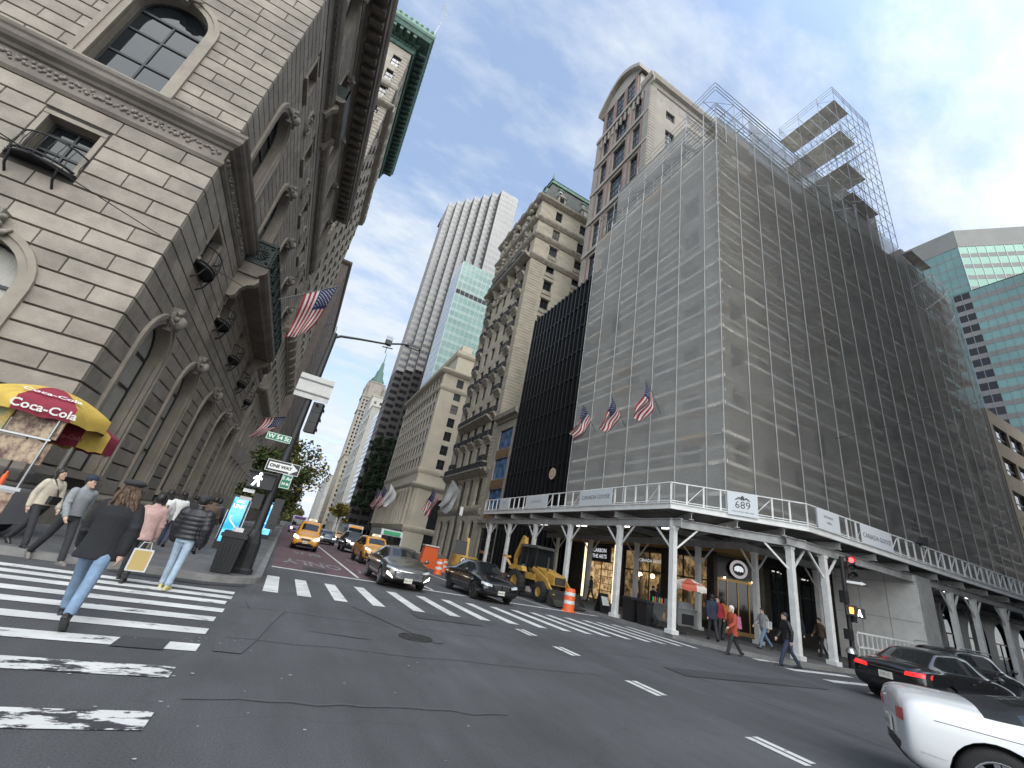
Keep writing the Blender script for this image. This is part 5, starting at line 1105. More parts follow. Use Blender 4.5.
BROWN = nmat('brown brick', (.125, .102, .09), .9, var=.25, vscale=.5)
TAN = nmat('tan masonry', (.40, .35, .275), .9, var=.18, vscale=.3)
PALE = nmat('pale limestone', (.47, .45, .41), .9, var=.15, vscale=.3)
GREYST = nmat('grey masonry', (.30, .285, .265), .9, var=.2, vscale=.3)
block('brown_brick_building', 'dark brown brick building beyond the hotel on the left side of the avenue', -32, -7, 97, 157, 62, BROWN, 1, 14, 3.6, 1.5, 2.0, lim=20)
block('tan_apartment_house', 'far tan apartment house past the brown brick block, left of the avenue', -30, -7, 176, 236, 34, TAN, 1, 14, 3.6, 1.5, 2.0, lim=14)
block('grey_apartment_house', 'farthest grey apartment block at the left end of the avenue', -30, -7, 257, 420, 40, GREYST, 1, 26, 3.8, 1.6, 2.1, lim=10)
# ================================================================ east side of the avenue (fronts look west)
def wf(x, y0): return Fr((x, y0, 0), (0, 1, 0), (-1, 0, 0))
def sf_(x, y): return Fr((x, y, 0), (1, 0, 0), (0, -1, 0))
# ---- black glass front
BGL = glassmat('black curtain glass', (.006, .006, .007), .06, .35, .02)
BMU = nmat('black anodised mullion', (.02, .021, .023), .35, .5)
DARKW = nmat('dark roof felt', (.05, .05, .05), .9)
t = thing('black_glass_building', 'black glass curtain-wall building between the netted scaffold and the narrow stone house', 'building', (30, 42, 0))
f = wf(23.9, 34.3); b = MB(); b.box(23.95, 29.0, 34.3, 50, 0, 36.2); b.build('wall', DARKW, t)
nU, nZ = 17, 9; dz = (36.2 - 5.4) / nZ; du = 15.7 / nU; gl = MB()
for i in range(nU):
    for k in range(nZ):
        gl = MB(); tw = random.uniform(-.012, .012)
        gl.quad(f.p(i * du + .03, 5.4 + k * dz + .03, .08 + tw), f.p((i + 1) * du - .03, 5.4 + k * dz + .03, .08 - tw), f.p((i + 1) * du - .03, 5.4 + (k + 1) * dz - .03, .08 - tw), f.p(i * du + .03, 5.4 + (k + 1) * dz - .03, .08 + tw)); gl.build('glass_pane', BGL, t)
b = MB()
for i in range(nU + 1): fbox(b, f, max(0, i * du - .09), min(15.7, i * du + .09), 0, 36.4, .1, .36)
for k in range(nZ + 1): fbox(b, f, 0, 15.7, 5.4 + k * dz - .1, 5.4 + k * dz + .1, .09, .24)
b.build('mullion_grid', BMU, t)
b = MB(); fbox(b, f, 0, 15.7, 0, 5.2, .06, .09); b.build('ground_glass', BGL, t)
em = thing('round_facade_emblem', 'small round gold and white emblem on the black glass wall', 'emblem', f.p(4.3, 11.2, .4))
b = MB(); c = f.p(4.3, 11.2, .4); b.lathe((c.x, c.y, c.z), [(0, -.06), (.62, -.06), (.62, 0), (.55, .0), (.55, -.03), (0, -.03)], 24, axis='x'); b.build('disc', nmat('cream enamel', (.62, .5, .36), .4), em, smooth=False)
b = MB(); b.lathe((c.x - .075, c.y, c.z), [(.28, 0), (.36, 0)], 20, axis='x'); b.build('ring', nmat('gold paint', (.5, .3, .1), .35, .6), em, smooth=False)

# ---- pale tower set back behind it
TW = nmat('pale tower limestone', (.40, .365, .32), .85, var=.14, vscale=.4, bump=.2, bscale=4)
TWB = nmat('pink granite pilaster', (.29, .195, .165), .75, var=.15, vscale=2)
t = thing('pale_stone_tower', 'slim pale stone tower with a curved gable, set back above the black glass building', 'building', (36, 42, 36))
x0, ya, yb, zt = 29.5, 34.2, 48.4, 80.5; f = wf(x0, ya); fS = sf_(x0, ya)
m_ = MB(); wins = []; fl = 7.2; zs = [37 + i * fl for i in range(6)]
cols = [(2.9, 2.0), (7.1, 3.4), (11.3, 2.0)]
def oprow(z, h): return [(u, w_, z, z + h, False) for u, w_ in cols]
rows = []; cur = 34
for i, z in enumerate(zs):
    nx = zs[i + 1] - .7 if i < 5 else zt; rows.append((cur, nx, oprow(z, 5.6))); cur = nx
wall_rows(m_, f, 0, 14.2, rows, .5)
so = [(34, 62, []), (62, 71.5, [(4.6, 2.0, 65.5, 70.2, False)]), (71.5, zt, [(4.6, 2.0, 73, 75, False)])]
wall_rows(m_, fS, 0, 24, so, .4); slab_box(m_, x0, x0 + 24, ya, yb, zt)
m_.quad((x0, yb, 34), (x0, yb, zt), (x0 + 24, yb, zt), (x0 + 24, yb, 34))
wo = m_.build('wall', TW, t)
for r in rows:
    for o in r[2]: wins.append((f, o, -.4))
for r in so:
    for o in r[2]: wins.append((fS, o, -.35))
make_windows(t, wins, BRONZE, [GL_D, GL_S], 60, True, .12, 2, (.25, .5, .75))
for u, w_ in cols:
    for s in (-1, 1):
        b = MB(); uu = u + s * (w_ / 2 + .24); fbox(b, f, uu - .2, uu + .2, 35, 79, .01, .12); b.build('granite_pilaster', TWB, wo)
for z in zs:
    b = MB(); fbox(b, f, -.02, 14.2, z - 1.05, z - .35, 0, .3); b.build('stone_band', TW, wo)
b = MB()
for i in range(64):
    z = 36 + i * .7; fbox(b, f, -.1, 1.1, z, z + .6, .02, .2); fbox(b, fS, -.02, 1.2, z, z + .6, .02, .16); fbox(b, f, 13.3, 14.2, z, z + .6, .02, .14)
b.build('corner_quoins', TW, wo)
b = MB()
fprof(b, fS, -.3, 24, [(zt - 2.2, 0), (zt - 2, .2), (zt - 1.2, .3), (zt - 1, .8), (zt - .3, 1.0), (zt, 1.0), (zt, 0)]); fprof(b, f, -.9, 1.8, [(zt - 2.2, 0), (zt - 2, .2), (zt - 1.2, .3), (zt - 1, .6), (zt - .3, .8), (zt, .8), (zt, 0)])
b.build('cornice', TW, t)
b = MB()                                                      # small square vents under the cornice
for i in range(9): fbox(b, fS, 2.2 + i * 2.2, 2.8 + i * 2.2, zt - 4.2, zt - 3.4, -.02, .02)
b.build('vent', GL_D, t)
b = MB()                                                      # the crown pavilion with its segmental gable
fbox(b, f, 3.0, 13.2, zt, 86.5, -10, -.2); g = b.build('gable_pavilion', TW, t)
b = MB(); P = [(2.3 + 11.6 * i / 14, 86.4 + 4.2 * sin(pi * i / 14)) for i in range(15)]
for p, q in zip(P[:-1], P[1:]):
    b.hexa([f.p(p[0], p[1], -10), f.p(q[0], q[1], -10), f.p(q[0], q[1], 1.0), f.p(p[0], p[1], 1.0), f.p(p[0], p[1] + 1, -10), f.p(q[0], q[1] + 1, -10), f.p(q[0], q[1] + 1, 1.0), f.p(p[0], p[1] + 1, 1.0)])
    b.quad(f.p(p[0], 86.4, .1), f.p(q[0], 86.4, .1), f.p(q[0], q[1], .1), f.p(p[0], p[1], .1))
b.build('curved_gable', TW, g)
for u in (5.2, 8.1, 11.0):
    a = MB(); q = MB(); win_geo(a, q, f, (u, 2.0, 81.6, 85.8, False), -.1, .12, 1, (.33, .66)); a.build('window', BRONZE, g)
    q.build('pane', GL_D, g)
for u in (3.7, 6.65, 9.55, 12.5):
    b = MB(); fbox(b, f, u - .35, u + .35, zt, 86.5, -.19, .15); b.build('granite_pilaster', TWB, g)
b = MB()
for i in range(11): fbox(b, f, 1.6 + i * 1.1, 1.95 + i * 1.1, zt - 3.6, zt - 1.4, -.01, .25)
fbox(b, f, 1.2, 14.2, zt - 1.4, zt - .6, 0, .4); b.build('loggia', TW, t)

# ---- narrow house with blue windows
t = thing('narrow_stone_house', 'narrow pale stone house with three bright blue show windows beside the black glass', 'building', (30, 53.5, 0))
f = wf(23.85, 50.15); ops = [(3.4, 4.2, 7.6, 10.6, False), (3.4, 4.2, 12.0, 15.0, False), (3.4, 4.2, 16.4, 19.4, False)]
m_ = MB(); rows = [(0, 6.6, [(3.4, 5.2, .3, 5.4, False)])] + [(6.6 + 4.6 * i, 11.2 + 4.6 * i if i < 2 else 21.6, [o]) for i, o in enumerate(ops)]
wall_rows(m_, f, 0, 7, rows, .35); m_.box(23.9 + .4, 40, 50.2, 57.1, 0, 21.5); m_.build('wall', LIME, t)
BLUE = nmat('blue printed window film', (.03, .10, .33), .15, var=.8, vscale=1.4, col2=(.16, .34, .62))
GOLDB = nmat('bronze spandrel', (.20, .125, .055), .5, .3, var=.3, vscale=3)
for o in ops:
    a = MB(); q = MB(); win_geo(a, q, f, o, -.25, .08, 2, ()); w_ = a.build('show_window', BRONZE, t); q.build('pane', BLUE, w_)
for z in (6.7, 10.75, 15.15):
    b = MB(); fbox(b, f, 1.3, 5.5, z, z + 1.15 if z > 7 else z + .8, .01, .06)
    for i in range(9): fbox(b, f, 1.3 + i * .5, 1.36 + i * .5, z, z + .8, .06, .1)
    b.build('spandrel', GOLDB, t)
a = MB(); q = MB(); win_geo(a, q, f, (3.4, 5.2, .3, 5.4, False), -.3, .1, 1, (.72,)); w_ = a.build('shop_window', BRONZE, t); q.build('pane', GL_D, w_)
b = MB(); fprof(b, f, -.1, 7.05, [(20.6, 0), (20.6, .2), (21.0, .3), (21.2, .8), (21.8, .9), (21.8, 0)]); fprof(b, f, 0, 7.0, [(5.9, 0), (6.0, .25), (6.4, .3), (6.4, 0)]); b.build('cornice', LIME_T, t)

# ---- ornate Beaux-Arts hotel
SR = nmat('warm rusticated limestone', (.43, .385, .305), .85, var=.2, vscale=.5, bump=.4, bscale=5, stretch=(1, 1, 2.5))
SRT = nmat('carved warm limestone', (.33, .295, .24), .85, var=.4, vscale=1.6, bump=1., bscale=5)
SLATE = nmat('dark slate mansard', (.085, .09, .085), .75, var=.4, vscale=1.2, bump=.3, bscale=6)
t = thing('ornate_hotel', 'tall ornate beaux-arts hotel of warm stone with a slate and copper mansard roof', 'building', (33, 67, 0))
f = wf(23.9, 57.3); fS = sf_(23.9, 57.3); LW, LSo = 19.2, 22.0
m_ = MB(); wins = []
uw = [2.6, 6.2, 9.6, 13.0, 16.6]; uS = [4.3, 10.2, 16.1]
zf = [15.3 + 4.05 * i for i in range(12)]
rw = [(0, 7.9, [(u, 1.7, 1.0, 6.4, True) for u in uw]), (7.9, 13.6, [(u, 1.9, 8.6, 12.8, True) for u in uw])] + rows_from(uw, 1.75, zf[:10], 2.8, 13.6, 55.2) + [(55.2, 59.8, [(u, 1.7, 55.9, 59.1, True) for u in uw]), (59.8, 64.5, [(u, 1.4, 60.6, 63.2, False) for u in uw]), (64.5, 69.5, [(u, 1.2, 65.6, 68.2, False) for u in uw])]
rS = [(0, 13.6, [])] + rows_from(uS, 1.75, zf[:11], 2.9, 13.6, 59.6) + [(59.6, 64.5, [(u, 1.6, 60.6, 63.2, False) for u in uS]), (64.5, 69.5, [(u, 1.5, 65.6, 68.0, False) for u in uS])]
wall_rows(m_, f, 0, LW, rw, .4); wall_rows(m_, fS, 0, LSo, rS, .4); slab_box(m_, 23.9, 46, 57.3, 76.5, 69.4)
m_.quad(f.p(LW, 0), f.p(LW, 69.5), f.p(LW, 69.5, -22), f.p(LW, 0, -22))
wo = m_.build('wall', SR, t)
for fr, R in ((f, rw), (fS, rS)):
    for r in R:
        for o in r[2]: wins.append((fr, o, -.34))
make_windows(t, wins, BRONZE, GLS, 70, False, .08, 1, (.4,))
b = MB()                                                      # banded rustication at the corners and piers
for i in range(74):
    z = 14.2 + i * .56
    if z > 58: break
    fbox(b, f, -.06, 1.45, z, z + .47, .0, .08); fbox(b, fS, .0, 2.6, z, z + .47, .0, .07); fbox(b, f, 17.9, LW, z, z + .47, 0, .08)
for i in range(23): fbox(b, f, -.06, LW, .4 + i * .56, .87 + i * .56, .0, .07) if not (.4 + i * .56 > .9 and .4 + i * .56 < 13) else [fbox(b, f, a, c, .4 + i * .56, .87 + i * .56, 0, .07) for a, c in ((-.06, 1.5), (3.7, 5.1), (7.3, 8.5), (10.7, 11.9), (14.1, 15.5), (17.7, LW))]
b.build('banded_rustication', SR, wo)
for z, d in ((7.6, .3), (13.5, .9), (54.4, 1.5), (59.6, .6), (63.9, .8)):
    b = MB()
    for fr, L_, dd in ((f, LW, d), (fS, LSo, min(d, .6))): fprof(b, fr, -.5 if fr is fS else 0, L_, [(z - .5, 0), (z - .4, dd * .3), (z, dd * .8), (z + .25, dd), (z + .5, dd), (z + .55, 0)])
    b.build('string_course', SRT, t)
def balcony(u, z, w_, d, fr=f, bars=True):
    b = MB(); fprof(b, fr, u - w_ / 2, u + w_ / 2, [(z - .9, 0), (z - .8, .15), (z - .3, d * .7), (z - .1, d), (z + .1, d), (z + .1, 0)])
    o = b.build('balcony', SRT, t); b = MB()
    for s in (-1, 1): fbox(b, fr, u + s * w_ / 2 - .05, u + s * w_ / 2 + .05, z + .1, z + 1.0, 0, d)
    fbox(b, fr, u - w_ / 2, u + w_ / 2, z + .9, z + 1.0, d - .1, d); n = int(w_ / .25)
    for i in range(n): fbox(b, fr, u - w_ / 2 + (i + .5) * w_ / n - .04, u - w_ / 2 + (i + .5) * w_ / n + .04, z + .1, z + .9, d - .08, d - .02)
    b.build('iron_railing', IRON, o)
for i, z in enumerate(zf[:10]):
    for u in (uw[0], uw[4]) if i % 3 != 1 else uw: balcony(u, z - .15, 2.2, .7)
balcony(9.6, 22.9, 13.5, 1.2); balcony(9.6, 54.9, 16, 1.4); balcony(9.6, 13.9, 17, 1.1)
for z in zf[:11]:
    for u in uS:
        b = MB(); fbox(b, fS, u - 1.0, u + 1.0, z - .1, z + .7, .02, .16); fbox(b, fS, u - 1.1, u + 1.1, z + 2.95, z + 3.2, 0, .2); b.build('window_apron', SRT, wo)
for u in (2.6, 6.2, 9.6, 13.0, 16.6):                          # carved brackets and swags between the windows
    for z in (51.2, 56.8, 61.6):
        b = MB()
        for k in range(10): b.ball(f.p(u + 1.6 + random.uniform(-.35, .35), z + random.uniform(-1, 1.6), .25), random.uniform(.25, .5), 6)
        b.build('carved_swag', SRT, wo)
    b = MB(); fprof(b, f, u + 1.35, u + 1.85, [(52.2, 0), (52.2, .3), (53.4, .9), (54, 1.2), (54, 0)]); b.build('scroll_bracket', SRT, wo)
b = MB()                                                      # mansard
Z0, Z1 = 69.4, 76.6
b.hexa([(23.9, 57.3, Z0), (46, 57.3, Z0), (46, 76.5, Z0), (23.9, 76.5, Z0), (26.2, 59.0, Z1), (44, 59.0, Z1), (44, 74.8, Z1), (26.2, 74.8, Z1)]); ro = b.build('mansard_roof', SLATE, t)
b = MB(); b.box(25.9, 44.3, 58.7, 75.1, Z1, Z1 + .8); b.hexa([(25.7, 58.6, Z1 + .8), (44.4, 58.6, Z1 + .8), (44.4, 75.2, Z1 + .8), (25.7, 75.2, Z1 + .8), (26.8, 60, Z1 + 1.7), (43, 60, Z1 + 1.7), (43, 74, Z1 + 1.7), (26.8, 74, Z1 + 1.7)])
b.tube([(26, 58.8, Z1 + .8), (26, 58.8, Z1 + 2.8)], [.3, .05], 6); b.build('copper_ridge', COPP_L, ro)
b = MB()
for fr, L_ in ((f, LW), (fS, LSo)): fprof(b, fr, -.9 if fr is fS else 0, L_, [(68.6, 0), (68.8, .4), (69.2, .9), (69.6, 1.0), (69.7, 0)])
b.build('cornice', SRT, t)
for fr, uu in ((f, uw), (fS, uS)):
    for u in uu:
        for z, s, in ((69.9, 1.0), (73.6, .65)):
            k = 0 if z < 72 else -1.1; b = MB(); fbox(b, fr, u - .9 * s, u + .9 * s, z, z + 2.3 * s, -2.2, .0 + k); P = [(u - 1.05 * s + 2.1 * s * i / 8, z + 2.3 * s + .7 * s * sin(pi * i / 8)) for i in range(9)]
            b.add([fr.p(a, c, d + k) for d in (-2, .15) for a, c in P], [(i, i + 1, 10 + i, 9 + i) for i in range(8)] + [tuple(range(9)), tuple(range(9, 18))])
            o = b.build('dormer', SRT if z < 72 else COPP_L, ro); q = MB(); fbox(q, fr, u - .5 * s, u + .5 * s, z + .4, z + 2.1 * s, -.05 + k, .03 + k); q.build('pane', GL_D, o)
b = MB()                                                      # balustraded gables breaking the west roofline
for u in (3.4, 9.6, 15.8):
    for k in range(14): b.ball(f.p(u + random.uniform(-1.6, 1.6), 66 + random.uniform(-1.5, 5), .35), random.uniform(.35, .7), 6)
b.build('carved_cresting', SRT, ro)

# ---- limestone office block with the giant columns
L7 = nmat('fawn limestone', (.46, .41, .325), .85, var=.12, vscale=.3)
t = thing('columned_stone_block', 'fawn limestone block with tall engaged columns at its base across the next street', 'building', (40, 120, 0))
f = wf(23.9, 100); fS = sf_(23.9, 100); LW, LSo = 41, 34
m_ = MB(); wins = []
uw = ev(1.5, LW - 1.5, 13); uS = [4.8, 11, 17, 23, 29]; zf = [19.4 + 3.65 * i for i in range(7)]
rw = [(0, 5.2, [(u, 2.2, .4, 4.2, False) for u in uw]), (5.2, 15.2, [])] + rows_from(uw, 1.95, zf, 2.5, 15.2, 46.0)
rS = [(0, 15.2, [(7.6, 5.2, .4, 12.6, True)])] + rows_from(uS, 1.9, zf, 2.4, 15.2, 46.0)
colo = [(u, 2.3, 5.9, 13.4, False) for u in uw]
rw = rw[:1] + rw[2:]; wall_rows(m_, f, 0, LW, rw, .28); wall_rows(m_, f, 0, LW, [(5.2, 15.2, colo)], 1.1); wall_rows(m_, fS, 0, LSo, rS, .35); slab_box(m_, 23.9, 58, 100, 141, 45.9)
for o in colo: wins.append((f, o, -1.0))
wo = m_.build('wall', L7, t)
for fr, R in ((f, rw), (fS, rS)):
    for r in R:
        for o in r[2]: wins.append((fr, o, -.24))
make_windows(t, wins, BRONZE, GLS, 60, False, .08, 1, (.5,))
for z, d in ((4.6, .4), (14.4, 1.0), (18.0, .35), (40.0, .4), (44.6, 1.1)):
    b = MB()
    for fr, L_ in ((f, LW), (fS, LSo)): fprof(b, fr, -d if fr is fS else 0, L_, [(z - .4, 0), (z - .3, d * .3), (z + .2, d * .85), (z + .5, d), (z + .8, d), (z + .9, 0)])
    b.build('string_course', L7, t)
for u in [1.0] + [(a + c) / 2 for a, c in zip(uw[:-1], uw[1:])] + [LW - 1]:
    b = MB(); c = f.p(u, 0, .35); b.lathe((c.x, c.y, 0), [(.62, 5.4), (.66, 5.6), (.55, 5.9), (.5, 9), (.46, 12.8), (.6, 13.1), (.75, 13.7), (.75, 14.0)], 12); b.build('column', L7, t)
for u in (1.2, 13.0):
    b = MB(); fbox(b, fS, u - .6, u + .6, 5.4, 14, 0, .3); b.build('pilaster', L7, t)
b = MB(); b.box(27.2, 58, 103, 141, 45.9, 53.2); ao = b.build('attic_storey', L7, t)
fa, faS = wf(27.2, 103), sf_(27.2, 103); b = MB()
for fr, L_ in ((fa, 38), (faS, 30)): fprof(b, fr, -.6 if fr is faS else 0, L_, [(51.6, 0), (51.8, .3), (52.4, .6), (53.3, .65), (53.3, 0)])
b.build('cornice', L7, ao); b = MB()
for u in ev(1, 37, 12): fbox(b, fa, u - .6, u + .6, 47.5, 50.2, -.02, .02)
b.build('attic_windows', GL_D, ao)
b = MB(); b.box(28, 31, 104, 108, 53.2, 56); b.build('bulkhead', L7, ao)

# ---- green glass office tower
GG = nmat('green reflective glass', (.105, .185, .17), .22, .12, var=.25, vscale=.12); GG2 = nmat('pale green spandrel glass', (.16, .235, .215), .35, .05, var=.2, vscale=.15)
GBL = nmat('pale blue reflective glass', (.22, .32, .42), .08, .35, var=.12, vscale=.1)
ALU = nmat('grey aluminium mullion', (.30, .32, .33), .35, .6)
def glass_tower(t, fr, u0, u1, z0, z1, fl, dm, g1, g2, dark=None, sp=.42):
    """bands of vision glass and spandrel, thin mullions; each pane tilts a hair so reflections break up"""
    A_ = []; c = MB(); m2 = MB(); n = max(1, round((z1 - z0) / fl)); h = (z1 - z0) / n; k = max(1, round((u1 - u0) / dm)); w_ = (u1 - u0) / k
    for i in range(n):
        z = z0 + i * h; a = MB()
        for j in range(k):
            e = [random.uniform(-.006, .006) for _ in range(4)]
            a.quad(fr.p(u0 + j * w_, z + h * sp, e[0]), fr.p(u0 + (j + 1) * w_, z + h * sp, e[1]), fr.p(u0 + (j + 1) * w_, z + h, e[2]), fr.p(u0 + j * w_, z + h, e[3]), 1 if dark and dark(i, j, n, k) else 0)
        A_.append(a); fbox(c, fr, u0, u1, z, z + h * sp, -.2, .035)
    for j in range(k + 1): fbox(m2, fr, u0 + j * w_ - .05, u0 + j * w_ + .05, z0, z1, 0, .10)
    return A_, c, m2
def build_bands(A_, mats, t, name='window_band', limit=100):
    n0 = sum(1 for o in t.children if o.name.startswith(name)); rest = MB()
    for a in A_:
        if n0 < limit: a.build(name, mats, t, fix=False); n0 += 1
        else: rest.add(a.v, a.f); rest.m[-len(a.m):] = a.m
    if rest.v: rest.build(name, mats, t, fix=False)['kind'] = 'stuff'
t = thing('green_glass_tower', 'green glass office tower peeping out between the ornate hotel and the stepped skyscraper', 'building', (42, 152, 0))
fS = sf_(30, 144.5); fW = wf(30, 144.5)
b = MB(); b.box(30.25, 60, 144.75, 160, 0, 115); b.build('core', DARKW, t)
a, c, m2 = glass_tower(t, fS, 0, 30, 40, 115, 3.6, 2.0, GG, GG2, lambda i, j, n, k: n - 5 <= i <= n - 5)
build_bands(a, [GG, BGL], t); c.build('spandrel_band', GG2, t); m2.build('mullion_grid', ALU, t)
a, c, m2 = glass_tower(t, fW, 0, 15.5, 40, 115, 3.6, 1.9, GBL, GBL)
build_bands(a, [GBL, BGL], t); c.build('side_spandrel', GBL, t); m2.build('mullion_grid', ALU, t)

# ---- stepped skyscraper
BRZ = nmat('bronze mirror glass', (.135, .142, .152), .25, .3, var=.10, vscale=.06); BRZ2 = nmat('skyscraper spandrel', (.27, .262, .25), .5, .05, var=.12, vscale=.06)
DKG = nmat('reflection-darkened glass', (.018, .018, .02), .08, .2, spec=.6); DKB = nmat('reflection-darkened spandrel', (.05, .046, .045), .35, .3)  # dark reflection put into the colour of the lower storeys
t = thing('stepped_skyscraper', 'bronze mirror-glass skyscraper with a saw-toothed front, taller than all its neighbours', 'building', (45, 200, 0))
T = 198.0; NS = 6; sx, sy = 23.0 / NS, 28.0 / NS
UPB = []; LOB = []; BRZD = nmat('shade-darkened bronze return', (.075, .072, .07), .6, .1, var=.15, vscale=.3)  # west-facing returns: shade painted in as a darker colour
def tooth(fr, L_, shade=False):
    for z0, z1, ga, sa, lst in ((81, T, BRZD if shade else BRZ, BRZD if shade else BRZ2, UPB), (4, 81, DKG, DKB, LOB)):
        a, c, m2 = glass_tower(t, fr, 0, L_, z0, z1, 3.7, 1.6, None, None, sp=.5)
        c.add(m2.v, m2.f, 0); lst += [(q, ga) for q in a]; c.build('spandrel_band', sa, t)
poly = [(24, 230), (24, 204)]
for i in range(NS):
    x, y = 24 + i * sx, 204 - i * sy
    tooth(Fr((x, y, 0), (1, 0, 0), (0, -1, 0)), sx); poly.append((x + sx, y))
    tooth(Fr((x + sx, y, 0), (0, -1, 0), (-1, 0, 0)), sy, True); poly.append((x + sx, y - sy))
tooth(Fr((47, 176, 0), (1, 0, 0), (0, -1, 0)), 11); poly += [(58, 176), (58, 230)]
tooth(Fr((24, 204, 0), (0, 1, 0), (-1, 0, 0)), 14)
lst = sorted(UPB + LOB, key=lambda q: -len(q[0].f) + .01 * q[0].v[0][1]); rs = {}
for i, (a, ga) in enumerate(lst):
    if i < 100: a.build('window_band', ga, t, fix=False)
    else: rs.setdefault(ga.name, (MB(), ga))[0].add(a.v, a.f)
rest = MB()
for i, (m_, ga) in enumerate(rs.values()): rest.add(m_.v, m_.f, i)
rest.build('window_band', [ga for m_, ga in rs.values()], t, fix=False)['kind'] = 'stuff'
b = MB(); b.poly([(x, y, T) for x, y in poly]); b.build('roof', BRZ2, t)
b = MB(); fbox(b, Fr((58, 176, 0), (0, 1, 0), (1, 0, 0)), 0, 54, 4, T, -.1, 0); b.build('side_wall', BRZ2, t)
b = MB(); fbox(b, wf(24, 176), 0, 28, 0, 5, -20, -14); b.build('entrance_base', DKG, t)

# ---- buildings at the far end of the avenue
SIL = nmat('white ribbed glass', (.58, .63, .68), .15, .3, var=.2, vscale=.5, stretch=(.1, .1, 3))
t, f1, f2 = block('white_glass_store', 'white banded glass building next to the dark foot of the stepped skyscraper', 24, 40, 206, 236, 62, SIL, -1, 10, 2.6, 2.2, .9, lim=10, cor=0)
LVW = nmat('white stone pier', (.55, .53, .48), .8, var=.1, vscale=.4)
DGP = nmat('grey patterned glass', (.19, .21, .23), .2, var=.6, vscale=.6)
t, f1, f2 = block('banner_store', 'pale building with big grey patterned window panels and black blocks, far up the avenue', 24, 50, 262, 300, 76, LVW, -1, 4, 9.5, 7.0, 7.2, lim=20, cor=.5, gls=[DGP, GL_D])
block('cream_tower_block', 'cream tower block peeking behind the white glass store far up the avenue', 26, 56, 306, 340, 96, PALE, -1, 8, 3.8, 1.6, 2.1, lim=12)
block('far_tan_block', 'tan block of many small windows before the far spired tower', 24, 50, 356, 410, 58, TAN, -1, 14, 3.7, 1.6, 2.1, lim=10)
block('far_cream_block', 'last cream block at the end of the avenue on the right side', 24, 60, 470, 620, 52, PALE, -1, 24, 3.8, 1.7, 2.2, lim=10)
SH = nmat('grey-brown tower stone', (.26, .235, .205), .9, var=.25, vscale=.25)
t = thing('spired_tower', 'slender far stone tower ending in turrets and a thin green spire', 'building', (38, 430, 0))
b = MB(); b.box(26, 46, 420, 440, 0, 128); b.box(28.5, 43.5, 423, 437, 128, 146); wo = b.build('wall', SH, t)
f = wf(26, 420); fS = sf_(26, 420); b = MB()
for fr in (f, fS):
    for i in range(30):
        for u in ev(1, 19, 6): fbox(b, fr, u - .7, u + .7, 12 + i * 3.8, 14.2 + i * 3.8, -.02, .03)
b.build('window', GL_D, t)['kind'] = 'stuff'
for z in (112, 127, 145):
    b = MB(); b.box(25.3, 46.7, 419.3, 440.7, z, z + 1.2) if z < 140 else b.box(28, 44, 422.5, 437.5, z, z + 1); b.build('string_course', SH, wo)
for x in (27.5, 44.5):
    for y in (421.5, 438.5):
        b = MB(); b.lathe((x, y, 0), [(1.5, 128), (1.5, 138), (1.9, 138.5), (0.1, 146)], 8); b.build('turret', SH, t)
b = MB(); b.lathe((36, 430, 0), [(7, 146), (6.6, 150), (4.2, 154), (3.4, 160), (2.2, 162), (1.4, 170), (.5, 172), (.1, 185)], 8); b.build('spire', COPP, t)

# ---- south side street: brown block and the green tower far right
BRK = nmat('brown brick band', (.27, .215, .16), .85, var=.15, vscale=.6)
t = thing('brown_band_block', 'low brown block with dark ribbon windows at the right edge behind the netting', 'building', (90, 25, 0))
fS = sf_(70.5, 17.2); fW = wf(70.5, 17.2); m_ = MB(); wins = []; fl = 4.0; zs = [5.2 + i * fl for i in range(6)]
for fr, L_, n in ((fS, 55, 12), (fW, 20, 4)):
    r = [(0, 4, [])] + rows_from(ev(.6, L_ - .6, n), L_ / n * .86, zs, 2.1, 4, 29.2); wall_rows(m_, fr, 0, L_, r, .35)
    for q in r:
        for o in q[2]: wins.append((fr, o, -.3))
slab_box(m_, 70.5, 125, 17.2, 37, 29.1); m_.build('wall', BRK, t)
make_windows(t, wins, BRONZE, [GL_D, GL_S], 50, False, .09, 2, (.4,))
TG = nmat('teal reflective glass', (.19, .33, .31), .14, .2, var=.2, vscale=.05); TGS = nmat('grey stone band', (.25, .25, .24), .8, var=.15, vscale=.1)
TGL = nmat('bright green reflective glass', (.23, .40, .32), .18, .1, var=.15, vscale=.05)
t = thing('teal_glass_tower', 'teal banded glass office tower with a slanted front far off at the right edge', 'building', (175, 40, 0))
X = 150.0
b = MB(); b.poly([(150.3, 8, 96), (150.3, 40, 96), (185, 40, 96), (185, 8, 96)]); b.build('roof', TGS, t)
fW = Fr((X, 2, 0), (0, 1, 0), (-1, 0, 0))
a, c, m2 = glass_tower(t, fW, 0, 34.5, 10, 95.5, 3.55, 1.75, TG, TGS, lambda i, j, n, k: j > k * .86, sp=.4)  # far columns of panes painted dark in place of a reflection
build_bands(a, [TG, DKG], t); c.build('spandrel_band', TGS, t); m2.build('mullion_grid', ALU, t)
fW2 = Fr((X + .4, 32.6, 0), (0, 1, 0), (-1, 0, 0)); a, c, m2 = glass_tower(t, fW2, 0, 26, 60, 112, 3.55, 1.75, TG, TGS, sp=.12)
build_bands(a, [TG, DKG], t); c.build('spandrel_band', TGS, t); m2.build('mullion_grid', ALU, t)
dd = Vector((.72, -.70, 0)).normalized(); fD = Fr((X + .4, 32.6, 0), dd, (-.70, -.72, 0)); a, c, m2 = glass_tower(t, fD, 0, 46, 95.8, 112, 4.0, 2.1, TGL, TGS, sp=.36)
build_bands(a, [TGL, DKG], t); c.build('spandrel_band', TGS, t); m2.build('mullion_grid', ALU, t)
b = MB()
